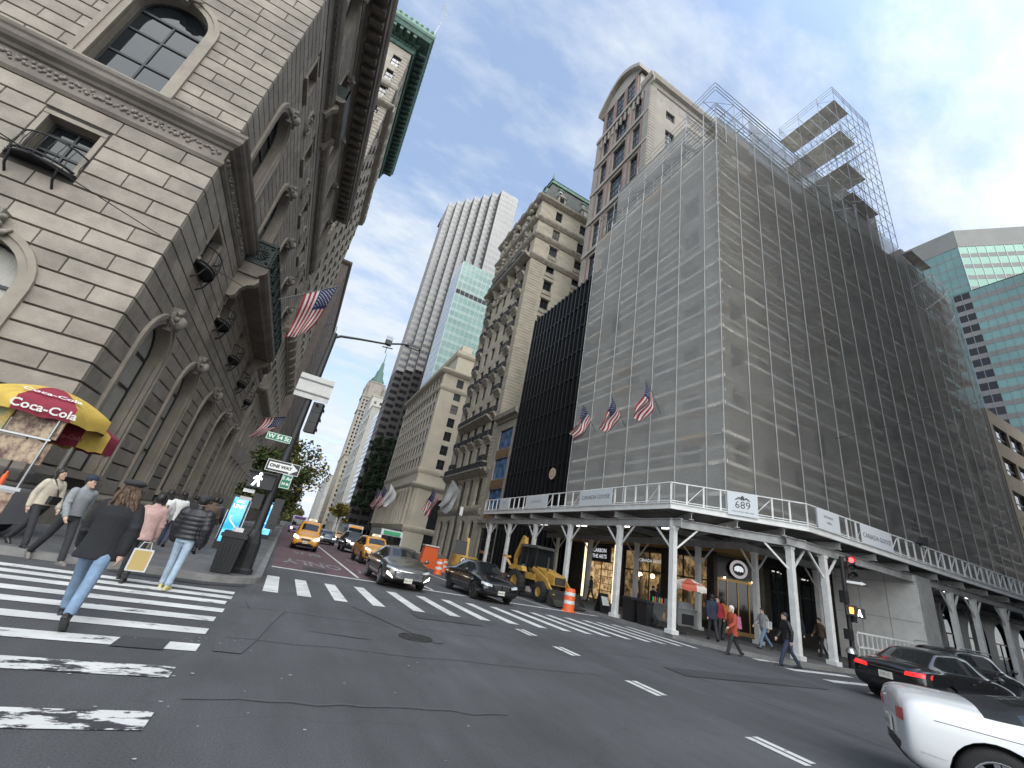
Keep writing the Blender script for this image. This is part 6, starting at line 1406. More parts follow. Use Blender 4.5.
fbox(b, fW2, -.0, 26, 112, 118.5, -.4, .1); fbox(b, fD, 0, 46, 112, 118.5, -.4, .1); b.build('parapet', TGS, t)

# the tall block across the side street: out of the picture to the right, it shades the street and stands in the window reflections
t = thing('side_street_tower', 'tall stone and glass block across the side street, behind the camera to the right', 'building', (50, -25, 0))
m_ = MB(); f = Fr((24.5, -3, 0), (1, 0, 0), (0, 1, 0)); fW = Fr((24.5, -45, 0), (0, 1, 0), (-1, 0, 0))
for fr, L_ in ((f, 60), (fW, 42)): wall_rows(m_, fr, 0, L_, rows_from(ev(1, L_ - 1, int(L_ / 3.4)), 2.0, [6 + 3.9 * i for i in range(24)], 2.4, 0, 100), .3)
slab_box(m_, 24.5, 84.5, -45, -3, 100); m_.quad((84.5, -45, 0), (84.5, -3, 0), (84.5, -3, 100), (84.5, -45, 100)); m_.quad((24.5, -45, 0), (84.5, -45, 0), (84.5, -45, 100), (24.5, -45, 100)); m_.build('wall', GREYST, t)
b = MB(); b.box(24.9, 84, -44.6, -3.4, 3, 99); b.build('window_glass', GL_D, t)
# ================================================================ the corner building under its scaffold
GREYF = nmat('grey dusty facade stone', (.50, .48, .44), .9, var=.25, vscale=.4, bump=.3, bscale=4)
SHOPB = nmat('dark bronze shop cladding', (.045, .038, .028), .45, .35, var=.4, vscale=1.2)
SHOPS = nmat('dark granite base', (.085, .075, .062), .5, var=.3, vscale=3)
t = thing('corner_store_building', 'stone corner building hidden behind grey netting, with dark bronze shopfronts at its foot', 'building', (40, 28, 0))
f = wf(24.6, 19.0); fS = sf_(24.6, 19.0); m_ = MB(); wins = []
def rr(n, L_): return [(4.9, 9.5, [])] + rows_from(ev(.8, L_ - .8, n), 1.8, [10 + 4.1 * i for i in range(8)], 2.6, 9.5, 44)
for fr, L_, n in ((f, 15.1, 4), (fS, 43, 12)):
    R = rr(n, L_); wall_rows(m_, fr, 0, L_, R, .4)
    for r in R:
        for o in r[2]: wins.append((fr, o, -.35))
slab_box(m_, 24.6, 67.6, 19, 34.1, 44); m_.box(30, 46.5, 21.5, 34, 44.01, 51.5); m_.box(47.8, 54.8, 18.2, 24.5, 44.01, 52)
m_.quad((67.6, 19, 4.9), (67.6, 19, 44), (67.6, 34, 44), (67.6, 34, 4.9))
wo = m_.build('wall', GREYF, t); make_windows(t, wins, BRONZE, [GL_D], 30, False, .08, 1, (.5,))
b = MB(); b.box(57.5, 60, 17.35, 18.9, 30, 47); b.build('stone_pier', GREYF, wo)
# ground storey: west front, cut corner with the entrance, south front
P0, P1, P2 = (23.9, 34.1), (23.9, 19.0), (26.4, 17.5)
f = wf(23.9, 19.0); ch = Vector((P2[0] - P1[0], P2[1] - P1[1], 0)); fC = Fr((P1[0], P1[1], 0), ch, (ch.y, -ch.x, 0)); LC = ch.length; fS = sf_(26.4, 17.5)
if fC.n.x > 0: fC.n = -fC.n
m_ = MB()
wops = [(10.9, 3.7, .16, 4.35, False), (6.2, 3.9, .5, 4.25, False), (2.0, 3.0, .5, 4.25, False)]
wall_rows(m_, f, 0, 15.1, [(0, 5.0, wops)], .35); wall_rows(m_, fC, 0, LC, [(0, 5.0, [(LC / 2, 2.5, .15, 4.5, False)])], .35)
sops = [(1.6, 2.0, .8, 4.3, False), (5.2, 3.2, .8, 4.3, False), (9.5, 3.4, .2, 4.3, False), (14, 3.4, .2, 4.3, False), (18.5, 3.4, .2, 4.3, False), (23, 3.4, .2, 4.4, True), (28, 3.4, .2, 4.4, True), (33, 3.4, .2, 4.4, True), (38, 3.2, .2, 4.4, True)]
wall_rows(m_, fS, 0, 41.2, [(0, 5.0, sops)], .35)
m_.poly([(23.9, 34.1, 5), (23.9, 19, 5), (26.4, 17.5, 5), (67.6, 17.5, 5), (67.6, 34.1, 5)])
m_.build('ground_storey', SHOPB, t)
WARM = nmat('warm lit shop interior', (.55, .40, .22), .8, var=.7, vscale=1.3, col2=(.9, .70, .42), emit=0)
def lit(name, c1, c2, st, sc=1.6):
    m = bpy.data.materials.new(name); m.use_nodes = True; nt = m.node_tree; N = nt.nodes; L = nt.links; b = N['Principled BSDF']
    tc = N.new('ShaderNodeTexCoord'); mp = N.new('ShaderNodeMapping'); mp.inputs['Scale'].default_value = (1, 1.6, .8); L.new(tc.outputs['Object'], mp.inputs[0])
    x = N.new('ShaderNodeTexNoise'); x.inputs['Scale'].default_value = sc * 1.6; x.inputs['Detail'].default_value = 5; x.inputs['Roughness'].default_value = .7; L.new(mp.outputs[0], x.inputs['Vector'])
    r = N.new('ShaderNodeValToRGB'); r.color_ramp.elements[0].position = .40; r.color_ramp.elements[1].position = .62; r.color_ramp.elements[0].color = (*c1, 1); r.color_ramp.elements[1].color = (*c2, 1)
    L.new(x.outputs[0], r.inputs[0]); L.new(r.outputs[0], b.inputs['Base Color']); L.new(r.outputs[0], b.inputs['Emission Color']); b.inputs['Emission Strength'].default_value = st
    return m
LIT1 = lit('lit boutique wall', (.16, .09, .035), (.85, .62, .34), .55); LIT2 = lit('dim lit shop wall', (.02, .016, .012), (.55, .38, .18), .32, 1.1)
LAMP = nmat('warm lamp', (1., .78, .45), .5, emit=3.0)
clear = bpy.data.materials.new('clear shop glass'); clear.use_nodes = True
_n = clear.node_tree.nodes; _l = clear.node_tree.links; _b = _n['Principled BSDF']; _b.inputs['Base Color'].default_value = (.02, .022, .025, 1); _b.inputs['Roughness'].default_value = .03
_t = _n.new('ShaderNodeBsdfTransparent'); _x = _n.new('ShaderNodeMixShader'); _x.inputs[0].default_value = .42; _l.new(_t.outputs[0], _x.inputs[1]); _l.new(_b.outputs[0], _x.inputs[2]); _l.new(_x.outputs[0], _n['Material Output'].inputs[0])
GOLDF = nmat('gilt door frame', (.34, .22, .085), .35, .7)
for k, (u, w_, zb, zt, ar) in enumerate(wops):
    b = MB(); h = w_ / 2                                      # a shallow lit room behind the glass
    b.quad(f.p(u - h, zb, -1.7), f.p(u + h, zb, -1.7), f.p(u + h, zt, -1.7), f.p(u - h, zt, -1.7), 0)
    for s in (-1, 1): b.quad(f.p(u + s * h, zb, -.35), f.p(u + s * h, zb, -1.7), f.p(u + s * h, zt, -1.7), f.p(u + s * h, zt, -.35), 0)
    b.quad(f.p(u - h, zb, -.35), f.p(u + h, zb, -.35), f.p(u + h, zb, -1.7), f.p(u - h, zb, -1.7), 1); b.quad(f.p(u - h, zt, -.35), f.p(u + h, zt, -.35), f.p(u + h, zt, -1.7), f.p(u - h, zt, -1.7), 1)
    o = b.build('shop_interior', [LIT1 if k == 0 else LIT2, SHOPS], t)
    a = MB(); q = MB(); win_geo(a, q, f, (u, w_, zb, zt, False), -.22, .09, 1 if k == 0 else 2, (.70,) if k == 0 else (.62,)); w2 = a.build('shop_window', GOLDF if k == 0 else BRONZE, t); q.build('pane', clear, w2)
    if k:
        for i in range(3):
            b = MB(); c = f.p(u - h + w_ * (i + .5) / 3, 2.6 if k == 1 else 2.4, -1.2); b.ball(c, .17, 8); b.build('shop_lamp', LAMP, o)
        for i in range(2):
            b = MB(); uu = u - h * .5 + i * h; fbox(b, f, uu - .35, uu + .35, zb, zb + .8, -1.3, -.7); b.lathe(f.p(uu, 0, -1.0), [(.1, zb + .8), (.16, zb + 1.2), (.2, zb + 1.6), (.07, zb + 1.75), (.1, zb + 1.95), (.01, zb + 2.05)], 8); b.build('display_mannequin', nmat('pale display dummy', (.45, .4, .34), .7), o)
    else:
        for s in (-1, 1):
            b = MB(); fbox(b, f, u + s * (h + .1) - .09, u + s * (h + .1) + .09, .2, zt + .1, .02, .12); b.build('lit_frame_strip', nmat('lit warm strip', (1., .83, .5), .5, emit=.75), t)
        for i in range(4): 
            b = MB(); fbox(b, f, u - h + .2, u + h - .2, .9 + i * .55, .95 + i * .55, -1.68, -1.3); b.build('shelf', GOLDF, o)
BLKS = nmat('black sign board', (.012, .015, .02), .4); WHT = nmat('white lettering', (.75, .78, .82), .5, emit=.35)
s_ = thing('boutique_sign', 'black shop sign with two lines of lit white capitals above the lit boutique', 'sign', f.p(10.9, 3.7, .1))
b = MB(); fbox(b, f, 9.6, 12.2, 3.1, 4.3, -.06, .1); b.build('board', BLKS, s_)
b = MB(); ftx = Fr(f.p(10.9, 0, .104), (0, -1, 0), (-1, 0, 0)); text_mb(b, 'CARBON', ftx, 0, 3.92, .42, bold=.006); text_mb(b, 'THE ARTS', ftx, 0, 3.46, .42, bold=.006); b.build('lettering', WHT, s_)
s_ = thing('window_lettering', 'small white CANADA GOOSE lettering across the dark shop window', 'lettering', f.p(5.2, 3.5, 0))
b = MB(); ftx = Fr(f.p(5.3, 0, -.1), (0, -1, 0), (-1, 0, 0)); text_mb(b, 'CANADA GOOSE', ftx, 0, 3.55, .3); b.build('lettering', WHT, s_)
# entrance in the cut corner
b = MB()
for u0, u1 in ((LC / 2 - 1.25, LC / 2 - 1.13), (LC / 2 + 1.13, LC / 2 + 1.25), (LC / 2 - .65, LC / 2 - .59), (LC / 2 + .59, LC / 2 + .65), (LC / 2 - .03, LC / 2 + .03)): fbox(b, fC, u0, u1, .15, 3.0, -.3, -.18)
for z0, z1 in ((.15, .35), (2.95, 3.1), (4.38, 4.5)): fbox(b, fC, LC / 2 - 1.25, LC / 2 + 1.25, z0, z1, -.29, -.17)
o = b.build('entrance_door', GOLDF, t)
b = MB(); fbox(b, fC, LC / 2 - 1.25, LC / 2 + 1.25, .2, 3, -.27, -.24); b.build('pane', nmat('dark brown door glass', (.03, .022, .016), .1), o)
b = MB(); fbox(b, fC, LC / 2 - 1.25, LC / 2 + 1.25, 3.0, 4.5, -.33, -.26); b.build('transom_panel', nmat('black transom', (.012, .011, .012), .3), o)
for s in (-.8, .8):
    b = MB(); b.ball(fC.p(LC / 2 + s, 3.12, -.05), .06, 8); b.build('door_lamp', LAMP, o)
s_ = thing('round_shop_logo', 'round grey ringed shop badge with a white crown shape over the corner entrance', 'sign', fC.p(LC / 2, 3.72, .0))
def fdisc(mb_, fr, u, z, r0, r1, d, n=28, m=0):
    P = [(u + r1 * cos(2 * pi * i / n), z + r1 * sin(2 * pi * i / n)) for i in range(n)]; Q = [(u + r0 * cos(2 * pi * i / n), z + r0 * sin(2 * pi * i / n)) for i in range(n)]
    for i in range(n):
        j = (i + 1) % n
        if r0 > 0: mb_.quad(fr.p(*Q[i], d), fr.p(*P[i], d), fr.p(*P[j], d), fr.p(*Q[j], d), m)
        mb_.quad(fr.p(*P[i], d), fr.p(*P[i], d - .06), fr.p(*P[j], d - .06), fr.p(*P[j], d), m)
    if r0 <= 0: mb_.poly([fr.p(*p, d) for p in P], m)
b = MB(); fdisc(b, fC, LC / 2, 3.72, 0, .52, .05); b.build('disc', BLKS, s_)
b = MB(); fdisc(b, fC, LC / 2, 3.72, .36, .52, .056); b.build('ring', nmat('lit grey ring', (.52, .48, .5), .5, emit=.25), s_)
b = MB(); b.poly([fC.p(LC / 2 + x, 3.72 + z, .062) for x, z in ((-.26, -.12), (-.14, -.1), (-.1, -.16), (0, -.1), (.1, -.16), (.14, -.1), (.26, -.14), (.27, .06), (.16, .17), (0, .2), (-.16, .17), (-.27, .06))]); b.build('crown_mark', WHT, s_)
for k, (u, w_, zb, zt, ar) in enumerate(sops):
    a = MB(); q = MB(); win_geo(a, q, fS, (u, w_, zb, zt, ar), -.25, .09, 1, (.6,)); w2 = a.build('shop_window', BRONZE, t); q.build('pane', GL_D, w2)
b = MB(); fprof(b, f, -.0, 15.1, [(4.5, 0), (4.5, .12), (4.95, .2), (4.95, 0)]); fprof(b, fC, 0, LC, [(4.5, 0), (4.5, .12), (4.95, .2), (4.95, 0)]); b.build('bronze_fascia', GOLDF, t)

# ---------------------------------------------------------------- scaffold
STDM = nmat('pale strapping', (.46, .46, .45), .6); POLE = nmat('galvanised scaffold tube', (.42, .43, .44), .4, .6); PLNK = nmat('weathered plank', (.70, .655, .58), .9, var=.3, vscale=1.2, island=.22); PLNKO = nmat('new wooden plank', (.58, .40, .22), .9, var=.2, vscale=1.5); PLNKW = nmat('aluminium deck', (.62, .62, .60), .6, .1)
def netmat(name, col, dens, wsc=.25):
    m = bpy.data.materials.new(name); m.use_nodes = True; nt = m.node_tree; N = nt.nodes; L = nt.links
    b = N['Principled BSDF']; b.inputs['Base Color'].default_value = (*col, 1); b.inputs['Roughness'].default_value = .9; b.inputs['Specular IOR Level'].default_value = .1
    tr = N.new('ShaderNodeBsdfTransparent'); tl = N.new('ShaderNodeBsdfTranslucent'); tl.inputs['Color'].default_value = (*col, 1)
    m0 = N.new('ShaderNodeMixShader'); m0.inputs[0].default_value = .35; L.new(b.outputs[0], m0.inputs[1]); L.new(tl.outputs[0], m0.inputs[2])
    mx = N.new('ShaderNodeMixShader'); L.new(tr.outputs[0], mx.inputs[1]); L.new(m0.outputs[0], mx.inputs[2])
    tc = N.new('ShaderNodeTexCoord'); n = N.new('ShaderNodeTexNoise'); n.inputs['Scale'].default_value = wsc; n.inputs['Detail'].default_value = 4; L.new(tc.outputs['Object'], n.inputs['Vector'])
    n2 = N.new('ShaderNodeTexNoise'); n2.inputs['Scale'].default_value = 9; n2.inputs['Detail'].default_value = 3; L.new(tc.outputs['Object'], n2.inputs['Vector'])
    md = N.new('ShaderNodeMix'); md.inputs[0].default_value = .4; L.new(n.outputs['Fac'], md.inputs[2]); L.new(n2.outputs['Fac'], md.inputs[3])
    mr = N.new('ShaderNodeMapRange'); mr.inputs['From Min'].default_value = .3; mr.inputs['From Max'].default_value = .7; mr.inputs['To Min'].default_value = dens - .10; mr.inputs['To Max'].default_value = dens + .10
    L.new(md.outputs[0], mr.inputs['Value']); L.new(mr.outputs[0], mx.inputs[0]); L.new(mx.outputs[0], N['Material Output'].inputs[0]); return m
NETW = netmat('light grey debris netting', (.66, .66, .635), .54); NET_SHADE = netmat('grey debris netting', (.40, .39, .37), .54); NETD = netmat('dense grey netting', (.50, .495, .48), .82)  # same net on both fronts; south sheets carry shade in their colour
sc = thing('scaffolding', 'many-storey scaffolding wrapped in translucent grey netting around the whole corner building', 'scaffold', (24, 18, 6))
XW, YSs, Z0 = 22.6, 17.0, 5.6
yw = [17.0, 18.35, 20.95, 23.5, 26.1, 28.7, 31.3, 34.1]; xs = [22.6 + 2.63 * i for i in range(18)] + [68.8]
xs = sorted(xs)
def ztop_s(x): return 42.6 if x < 38.4 else (45.8 if x < 56 else 45.0)
fw2 = wf(XW, 0); fs2 = sf_(0, YSs)
for y in yw:
    b = MB(); b.tube([(XW - .07, y, Z0), (XW - .07, y, 43.2 if y < 22 else 41.0)], .038, 5); b.build('standard', STDM, sc)
for x in xs[1:]:
    b = MB(); b.tube([(x, YSs - .07, Z0), (x, YSs - .07, ztop_s(x) + (1.2 if x < 60 else -6))], .038, 5); b.build('standard', STDM, sc)
lev = [7.6 + 2.0 * i for i in range(19)]
random.seed(11)
def deck_level(fr, u0s, z, dep, p_o):
    b = MB()
    for a, c in zip(u0s[:-1], u0s[1:]):
        r = random.random(); m = 1 if r < p_o else (2 if r > .93 else 0)
        if random.random() < .10: continue
        for k in range(3): fbox(b, fr, a + .03, c - .03, z + random.uniform(-.01, .01), z + .05, -.25 - k * dep / 3 - dep / 3 + .03, -.25 - k * dep / 3, m)
        if random.random() < .9: fbox(b, fr, a, c, z + .06, z + .30, -.17, -.13, random.choice((0, 0, 1, 2) if m else (0, 0, 2)))
        if random.random() < .6: fbox(b, fr, a, c, z + .95, z + 1.16, -.17, -.13, 0)
    return b
for i, z in enumerate(lev):
    if z < 41: deck_level(fw2, yw, z, 1.0, .30 if i < 4 else .10).build('deck', [PLNK, PLNKO, PLNKW], sc)
    deck_level(fs2, [x for x in xs if z < ztop_s(x) - .5], z, .95, .16 if i < 3 else .04).build('deck', [PLNK, PLNKO, PLNKW], sc)
b = MB()                                                      # inner standards, ledgers, rails, braces
for y in yw[1:]: b.tube([(XW + 1.35, y, Z0), (XW + 1.35, y, 41)], .03, 4)
for x in xs[1:]: b.tube([(x, YSs + 1.3, Z0), (x, YSs + 1.3, ztop_s(x))], .03, 4)
for z in lev:
    for dz in (-.06, .55, 1.05):
        if z < 41: b.tube([(XW + .12, yw[0], z + dz), (XW + .12, yw[-1], z + dz)], .024, 4)
        b.tube([(XW, YSs + .12, z + dz), (68.8 if z < 44 else 56, YSs + .12, z + dz)], .024, 4)
for k in range(18):
    for i in range(len(yw) - 1):
        if (i + k) % 3 == 0: b.tube([(XW + .2, yw[i], lev[k]), (XW + .2, yw[i + 1], lev[k + 1])], .022, 4)
    for i in range(len(xs) - 1):
        if (i + k) % 4 == 0: b.tube([(xs[i], YSs + .2, lev[k]), (xs[i + 1], YSs + .2, lev[k + 1])], .022, 4)
b.build('tubes_and_braces', POLE, sc)['kind'] = 'stuff'
# netting, one sheet per bay, a little slack between the tubes
def net_bay(fr, a, c, z0, z1, m, d=0.):
    b = MB(); nu, nz = 2, max(1, int((z1 - z0) / 2)); V = []
    for j in range(nz + 1):
        for i in range(nu + 1):
            e = (.05 + random.uniform(-.03, .03)) * sin(pi * i / nu) * (1 if j % 2 else .4); V.append(fr.p(a + (c - a) * i / nu, z0 + (z1 - z0) * j / nz, d - e))
    b.add(V, [(j * (nu + 1) + i, j * (nu + 1) + i + 1, (j + 1) * (nu + 1) + i + 1, (j + 1) * (nu + 1) + i) for j in range(nz) for i in range(nu)], 0, True)
    b.build('debris_net', m, sc, fix=False)
for a, c in zip(yw[:-1], yw[1:]): net_bay(fw2, a, c, 6.0, 39.6, NETW)
for a, c in zip(xs[:-1], xs[1:]):
    z = ztop_s((a + c) / 2); jog = 0.
    net_bay(fs2, a, c, 6.0, min(z, 46) - (1.5 if a > 64 else 0), NET_SHADE, jog)
# set-back upper lift on the west side
fu = wf(25.0, 0); uy = [22.6, 25.2, 27.8, 30.4, 34.0]
for a, c in zip(uy[:-1], uy[1:]): net_bay(fu, a, c, 40.0, 49.8, NETD)
fus = sf_(0, 22.6); net_bay(fus, 25.0, 27.6, 40, 49.8, NETD)
b = MB(); b.box(25.05, 29.9, 22.65, 34, 47.5, 47.56); b.box(25.05, 29.9, 22.65, 34, 43.5, 43.56); b.build('deck', [PLNK], sc)
def lattice(xa, ya, z0, z1, dz, name='scaffold_frame', rail=0.):
    b = MB()
    for x in xa:
        for y in ya: b.tube([(x, y, z0), (x, y, z1 + rail)], .035, 4)
    n = round((z1 - z0) / dz)
    for k in range(n + 1):
        z = z0 + k * dz
        for y in ya: b.tube([(xa[0], y, z), (xa[-1], y, z)], .028, 4)
        for x in xa: b.tube([(x, ya[0], z), (x, ya[-1], z)], .028, 4)
        if k < n:
            for i in range(len(xa) - 1):
                if (i + k) % 2: b.tube([(xa[i], ya[0], z), (xa[i + 1], ya[0], z + dz)], .024, 4)
            for i in range(len(ya) - 1):
                if (i + k) % 2: b.tube([(xa[0], ya[i], z), (xa[0], ya[i + 1], z + dz)], .024, 4)
    if rail:
        for zz in (rail * .5, rail):
            for y in (ya[0], ya[-1]): b.tube([(xa[0], y, z1 + zz), (xa[-1], y, z1 + zz)], .028, 4)
            for x in (xa[0], xa[-1]): b.tube([(x, ya[0], z1 + zz), (x, ya[-1], z1 + zz)], .028, 4)
    o = b.build(name, POLE, sc); return o
lattice([22.6, 23.9], yw, 40, 43.2, 1.6, rail=1.1)
lattice([25.0, 27.6, 30.2], uy, 49.8, 50.0, .2, rail=1.6)
lattice(xs[:10], [17.0, 18.4, 20.5], 42.6, 46.6, 2.0, rail=1.1)
lattice([30.4, 33, 35.6, 38.2, 40.8, 43.4, 46], [19.5, 21.5], 46.6, 52.6, 2.0, rail=1.1)
lattice([46.8, 49.4, 51.2, 52.7, 54.3, 55.9], [17.0, 19.0, 21.6, 24.4], 46, 68.8, 1.9, rail=1.1)
lattice([56.5, 59, 61.6, 64.2, 66.8, 68.8], [17.0, 18.4], 38, 45.2, 2.0, rail=1.0)
for z, x0_, x1_ in ((67.2, 46.9, 50.3), (60.9, 46.9, 50.3), (54.8, 46.9, 51.2), (49.6, 46.9, 52.6)):
    b = MB()
    for k in range(7): b.box(x0_, x1_, 17.05 + k * 1.06, 18.07 + k * 1.06, z, z + .06)
    b.build('deck', PLNK, sc)
for z, x0_ in ((45.3, 56.5),):
    b = MB(); b.box(x0_, x0_ + 5, 16.1, 17.1, z, z + .07); b.build('deck', PLNK, sc)
for a, c, za, zb in ((30.4, 38.4, 45, 51), (38.6, 46.7, 45.8, 52)):
    for q in range(3): net_bay(sf_(0, 18.9), a + (c - a) * q / 3, a + (c - a) * (q + 1) / 3, za, zb, NET_SHADE)

# ---------------------------------------------------------------- sidewalk shed
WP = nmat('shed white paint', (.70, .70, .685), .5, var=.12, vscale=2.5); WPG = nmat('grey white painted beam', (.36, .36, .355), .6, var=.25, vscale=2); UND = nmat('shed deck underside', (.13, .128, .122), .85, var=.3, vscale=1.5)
sh = thing('sidewalk_shed', 'white steel sidewalk shed on posts sheltering the pavement around the corner', 'shed', (20, 16, .14))
A, Bq, Cq, D = (14.95, 35.2), (14.95, 14.1), (20.0, 11.05), (72, 11.05)
zb, zf, zr = 5.13, 5.42, 6.32
b = MB(); P = [A, Bq, Cq, D, (72, 17.3), (26.6, 17.3), (23.75, 19.0), (23.75, 35.2)]
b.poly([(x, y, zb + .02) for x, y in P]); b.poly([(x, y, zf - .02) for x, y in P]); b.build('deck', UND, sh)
path = [A, Bq, Cq, D]; SEG = []
for p, q in zip(path[:-1], path[1:]):
    d = Vector((q[0] - p[0], q[1] - p[1], 0)); L_ = d.length; n = Vector((d.y, -d.x, 0)).normalized()
    if n.dot(Vector((0, 0, 0)) - Vector((p[0], p[1], 0))) < 0: n = -n
    SEG.append((Fr((p[0], p[1], 0), d, n), L_))
for fr, L_ in SEG:
    b = MB(); fprof(b, fr, 0, L_, [(zb, -.12), (zb, .0), (zb + .05, .0), (zb + .05, -.03), (zf - .05, -.03), (zf - .05, .02), (zf, .02), (zf, -.12)]); b.build('fascia', WP, sh)
    r = MB(); r.tube([fr.p(0, zr, -.06), fr.p(L_, zr, -.06)], .035, 6); r.tube([fr.p(0, zf + .08, -.06), fr.p(L_, zf + .08, -.06)], .025, 6)
    n = max(2, round(L_ / .78))
    for i in range(n + 1): fbox(r, fr, max(0, i * L_ / n - .035), min(L_, i * L_ / n + .035), zf, zr, -.1, -.04)
    for i in range(n):
        if i % 4 == 1 or (L_ > 30 and i > 12 and i % 2): r.tube([fr.p(i * L_ / n, zf + .05, -.12), fr.p((i + 1) * L_ / n, zr - .05, -.12)], .022, 5)
    r.build('railing', WP, sh)
def post(x, y, nm='post'):
    b = MB(); b.box(x - .12, x + .12, y - .12, y + .12, .14, 4.42); b.box(x - .2, x + .2, y - .2, y + .2, .14, .30); b.box(x - .15, x + .15, y - .15, y + .15, 4.3, 4.42); return b
def knee(p, z, v, l=1.05):
    b = MB(); q = Vector(p); b.beam((q.x, q.y, z - l), (q.x + v[0] * l, q.y + v[1] * l, z), .07, .07); return b
dg = (Vector(Cq) - Vector(Bq)).normalized()
outer = [(15.45, y, (0, 1)) for y in (34.2, 30.6, 26.6, 22.4, 17.9)] + [(15.45, 14.35, None)] + [(19.6, 11.75, None), (21.75, 11.6, (1, 0)), (33.6, 11.6, (1, 0)), (36.4, 11.6, (1, 0)), (40.4, 11.6, (1, 0)), (44.5, 11.6, (1, 0)), (49, 11.6, (1, 0)), (54, 11.6, (1, 0)), (60, 11.6, (1, 0))]
inner = [(21.6, y, (0, 1)) for y in (33, 28.3, 23.2, 18.2)] + [(22.4, 15.3, (1, 0)), (28.4, 15.6, (1, 0)), (34, 15.6, (1, 0)), (38.5, 15.6, (1, 0)), (43, 15.6, (1, 0)), (48, 15.6, (1, 0)), (54, 15.6, (1, 0))]
for x, y, v in outer + inner:
    o = post(x, y).build('post', WP, sh)
    dirs = [(v[0], v[1]), (-v[0], -v[1])] if v else ([(dg.x, dg.y), (0, 1)] if x < 17 else [(-dg.x, -dg.y), (1, 0)])
    for w_ in dirs: knee((x, y), 4.42, w_).build('knee_brace', WP, o)
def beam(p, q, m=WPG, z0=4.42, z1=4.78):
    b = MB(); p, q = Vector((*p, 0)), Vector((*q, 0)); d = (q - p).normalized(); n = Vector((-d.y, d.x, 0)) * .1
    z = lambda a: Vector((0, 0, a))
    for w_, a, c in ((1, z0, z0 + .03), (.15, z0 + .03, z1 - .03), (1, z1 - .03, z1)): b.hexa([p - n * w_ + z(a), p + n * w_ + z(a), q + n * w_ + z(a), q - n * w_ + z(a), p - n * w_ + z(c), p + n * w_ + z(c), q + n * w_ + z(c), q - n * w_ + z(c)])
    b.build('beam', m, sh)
beam((15.45, 35), (15.45, 13.9)); beam((15.3, 14.45), (20.2, 11.4)); beam((19.2, 11.6), (72, 11.6)); beam((21.6, 35), (21.6, 15.2)); beam((21.8, 15.45), (72, 15.6))
for y in (33, 30, 27, 24, 21, 18): beam((15.1, y), (23.6, y), z0=4.8, z1=5.11)
for k in range(3):
    p = Vector(Bq).lerp(Vector(Cq), (k + .5) / 3); n = Vector((.51, .86)); beam((p.x + n.x * .15, p.y + n.y * .15), (p.x + n.x * 5.5, p.y + n.y * 5.5), z0=4.8, z1=5.11)
for x in [22.5 + 3.0 * i for i in range(14)]: beam((x, 11.2), (x, 17.2), z0=4.8, z1=5.11)
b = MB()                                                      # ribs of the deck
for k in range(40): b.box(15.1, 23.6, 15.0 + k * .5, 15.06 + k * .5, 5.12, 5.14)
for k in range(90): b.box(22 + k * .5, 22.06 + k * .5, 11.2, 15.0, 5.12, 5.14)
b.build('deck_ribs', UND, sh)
TUBE = nmat('lit fluorescent tube', (1, .97, .9), .5, emit=5.)
for x, y, r in ((16.9, 28, 0), (17.1, 23.6, 0), (17.1, 19.6, 0), (17.4, 16.4, 0), (17.9, 14.0, .6), (22.6, 12.5, 1.57), (26, 12.6, 1.57), (33, 12.8, 1.57), (35, 13.2, 1.57), (37, 12.8, 1.57), (39.5, 12.8, 1.57)):
    b = MB(); b.cbox((x, y, 4.74), .09, 1.1, .06, -r); o = b.build('light_fitting', WP, sh); b = MB(); b.cbox((x, y, 4.69), .06, 1.05, .05, -r); b.build('tube', TUBE, o)
# plywood hoarding box under the shed
bx = thing('plywood_hoarding_box', 'white plywood hoarding box enclosing a bay of the shed by the side street', 'hoarding', (30, 13, .14))
HOA = nmat('white plywood', (.70, .69, .66), .7, var=.15, vscale=1.2); HOB = nmat('grey plywood', (.36, .36, .35), .75, var=.2, vscale=1.2)
b = MB(); b.box(29.65, 31.3, 11.5, 15.4, .14, 4.79, 0); o = b.build('panels', HOA, bx)
b = MB(); b.box(29.8, 31.3, 11.47, 11.5, .14, 4.78, 0); b.build('end_panel', HOB, bx)
b = MB()
for y in (12.8, 14.1): b.box(29.635, 29.65, y, y + .02, .14, 4.78)
for z in (2.5, 4.3): b.box(29.635, 29.65, 11.5, 15.4, z, z + .02)
b.build('panel_joint', HOB, o)
cf = thing('site_fence', 'low white site fence with upright bars behind the dark parked sedan', 'fence', (26, 11.5, .14))
fr = Fr((23.2, 11.35, 0), (1, 0, 0), (0, -1, 0)); b = MB()
for z in (.3, .95, 1.5): fbox(b, fr, 0, 6.4, z, z + .07, -.03, .03)
for i in range(17): fbox(b, fr, i * .39, i * .39 + .05, .14, 1.57, -.02, .02) if i % 3 == 0 else fbox(b, fr, i * .39, i * .39 + .035, .37, 1.5, -.02, .02)
b.build('rails', WP, cf); b = MB(); fbox(b, fr, 0, 6.4, .14, .3, -.1, .1); b.build('green_kickboard', nmat('green kickboard paint', (.03, .12, .06), .7), cf)

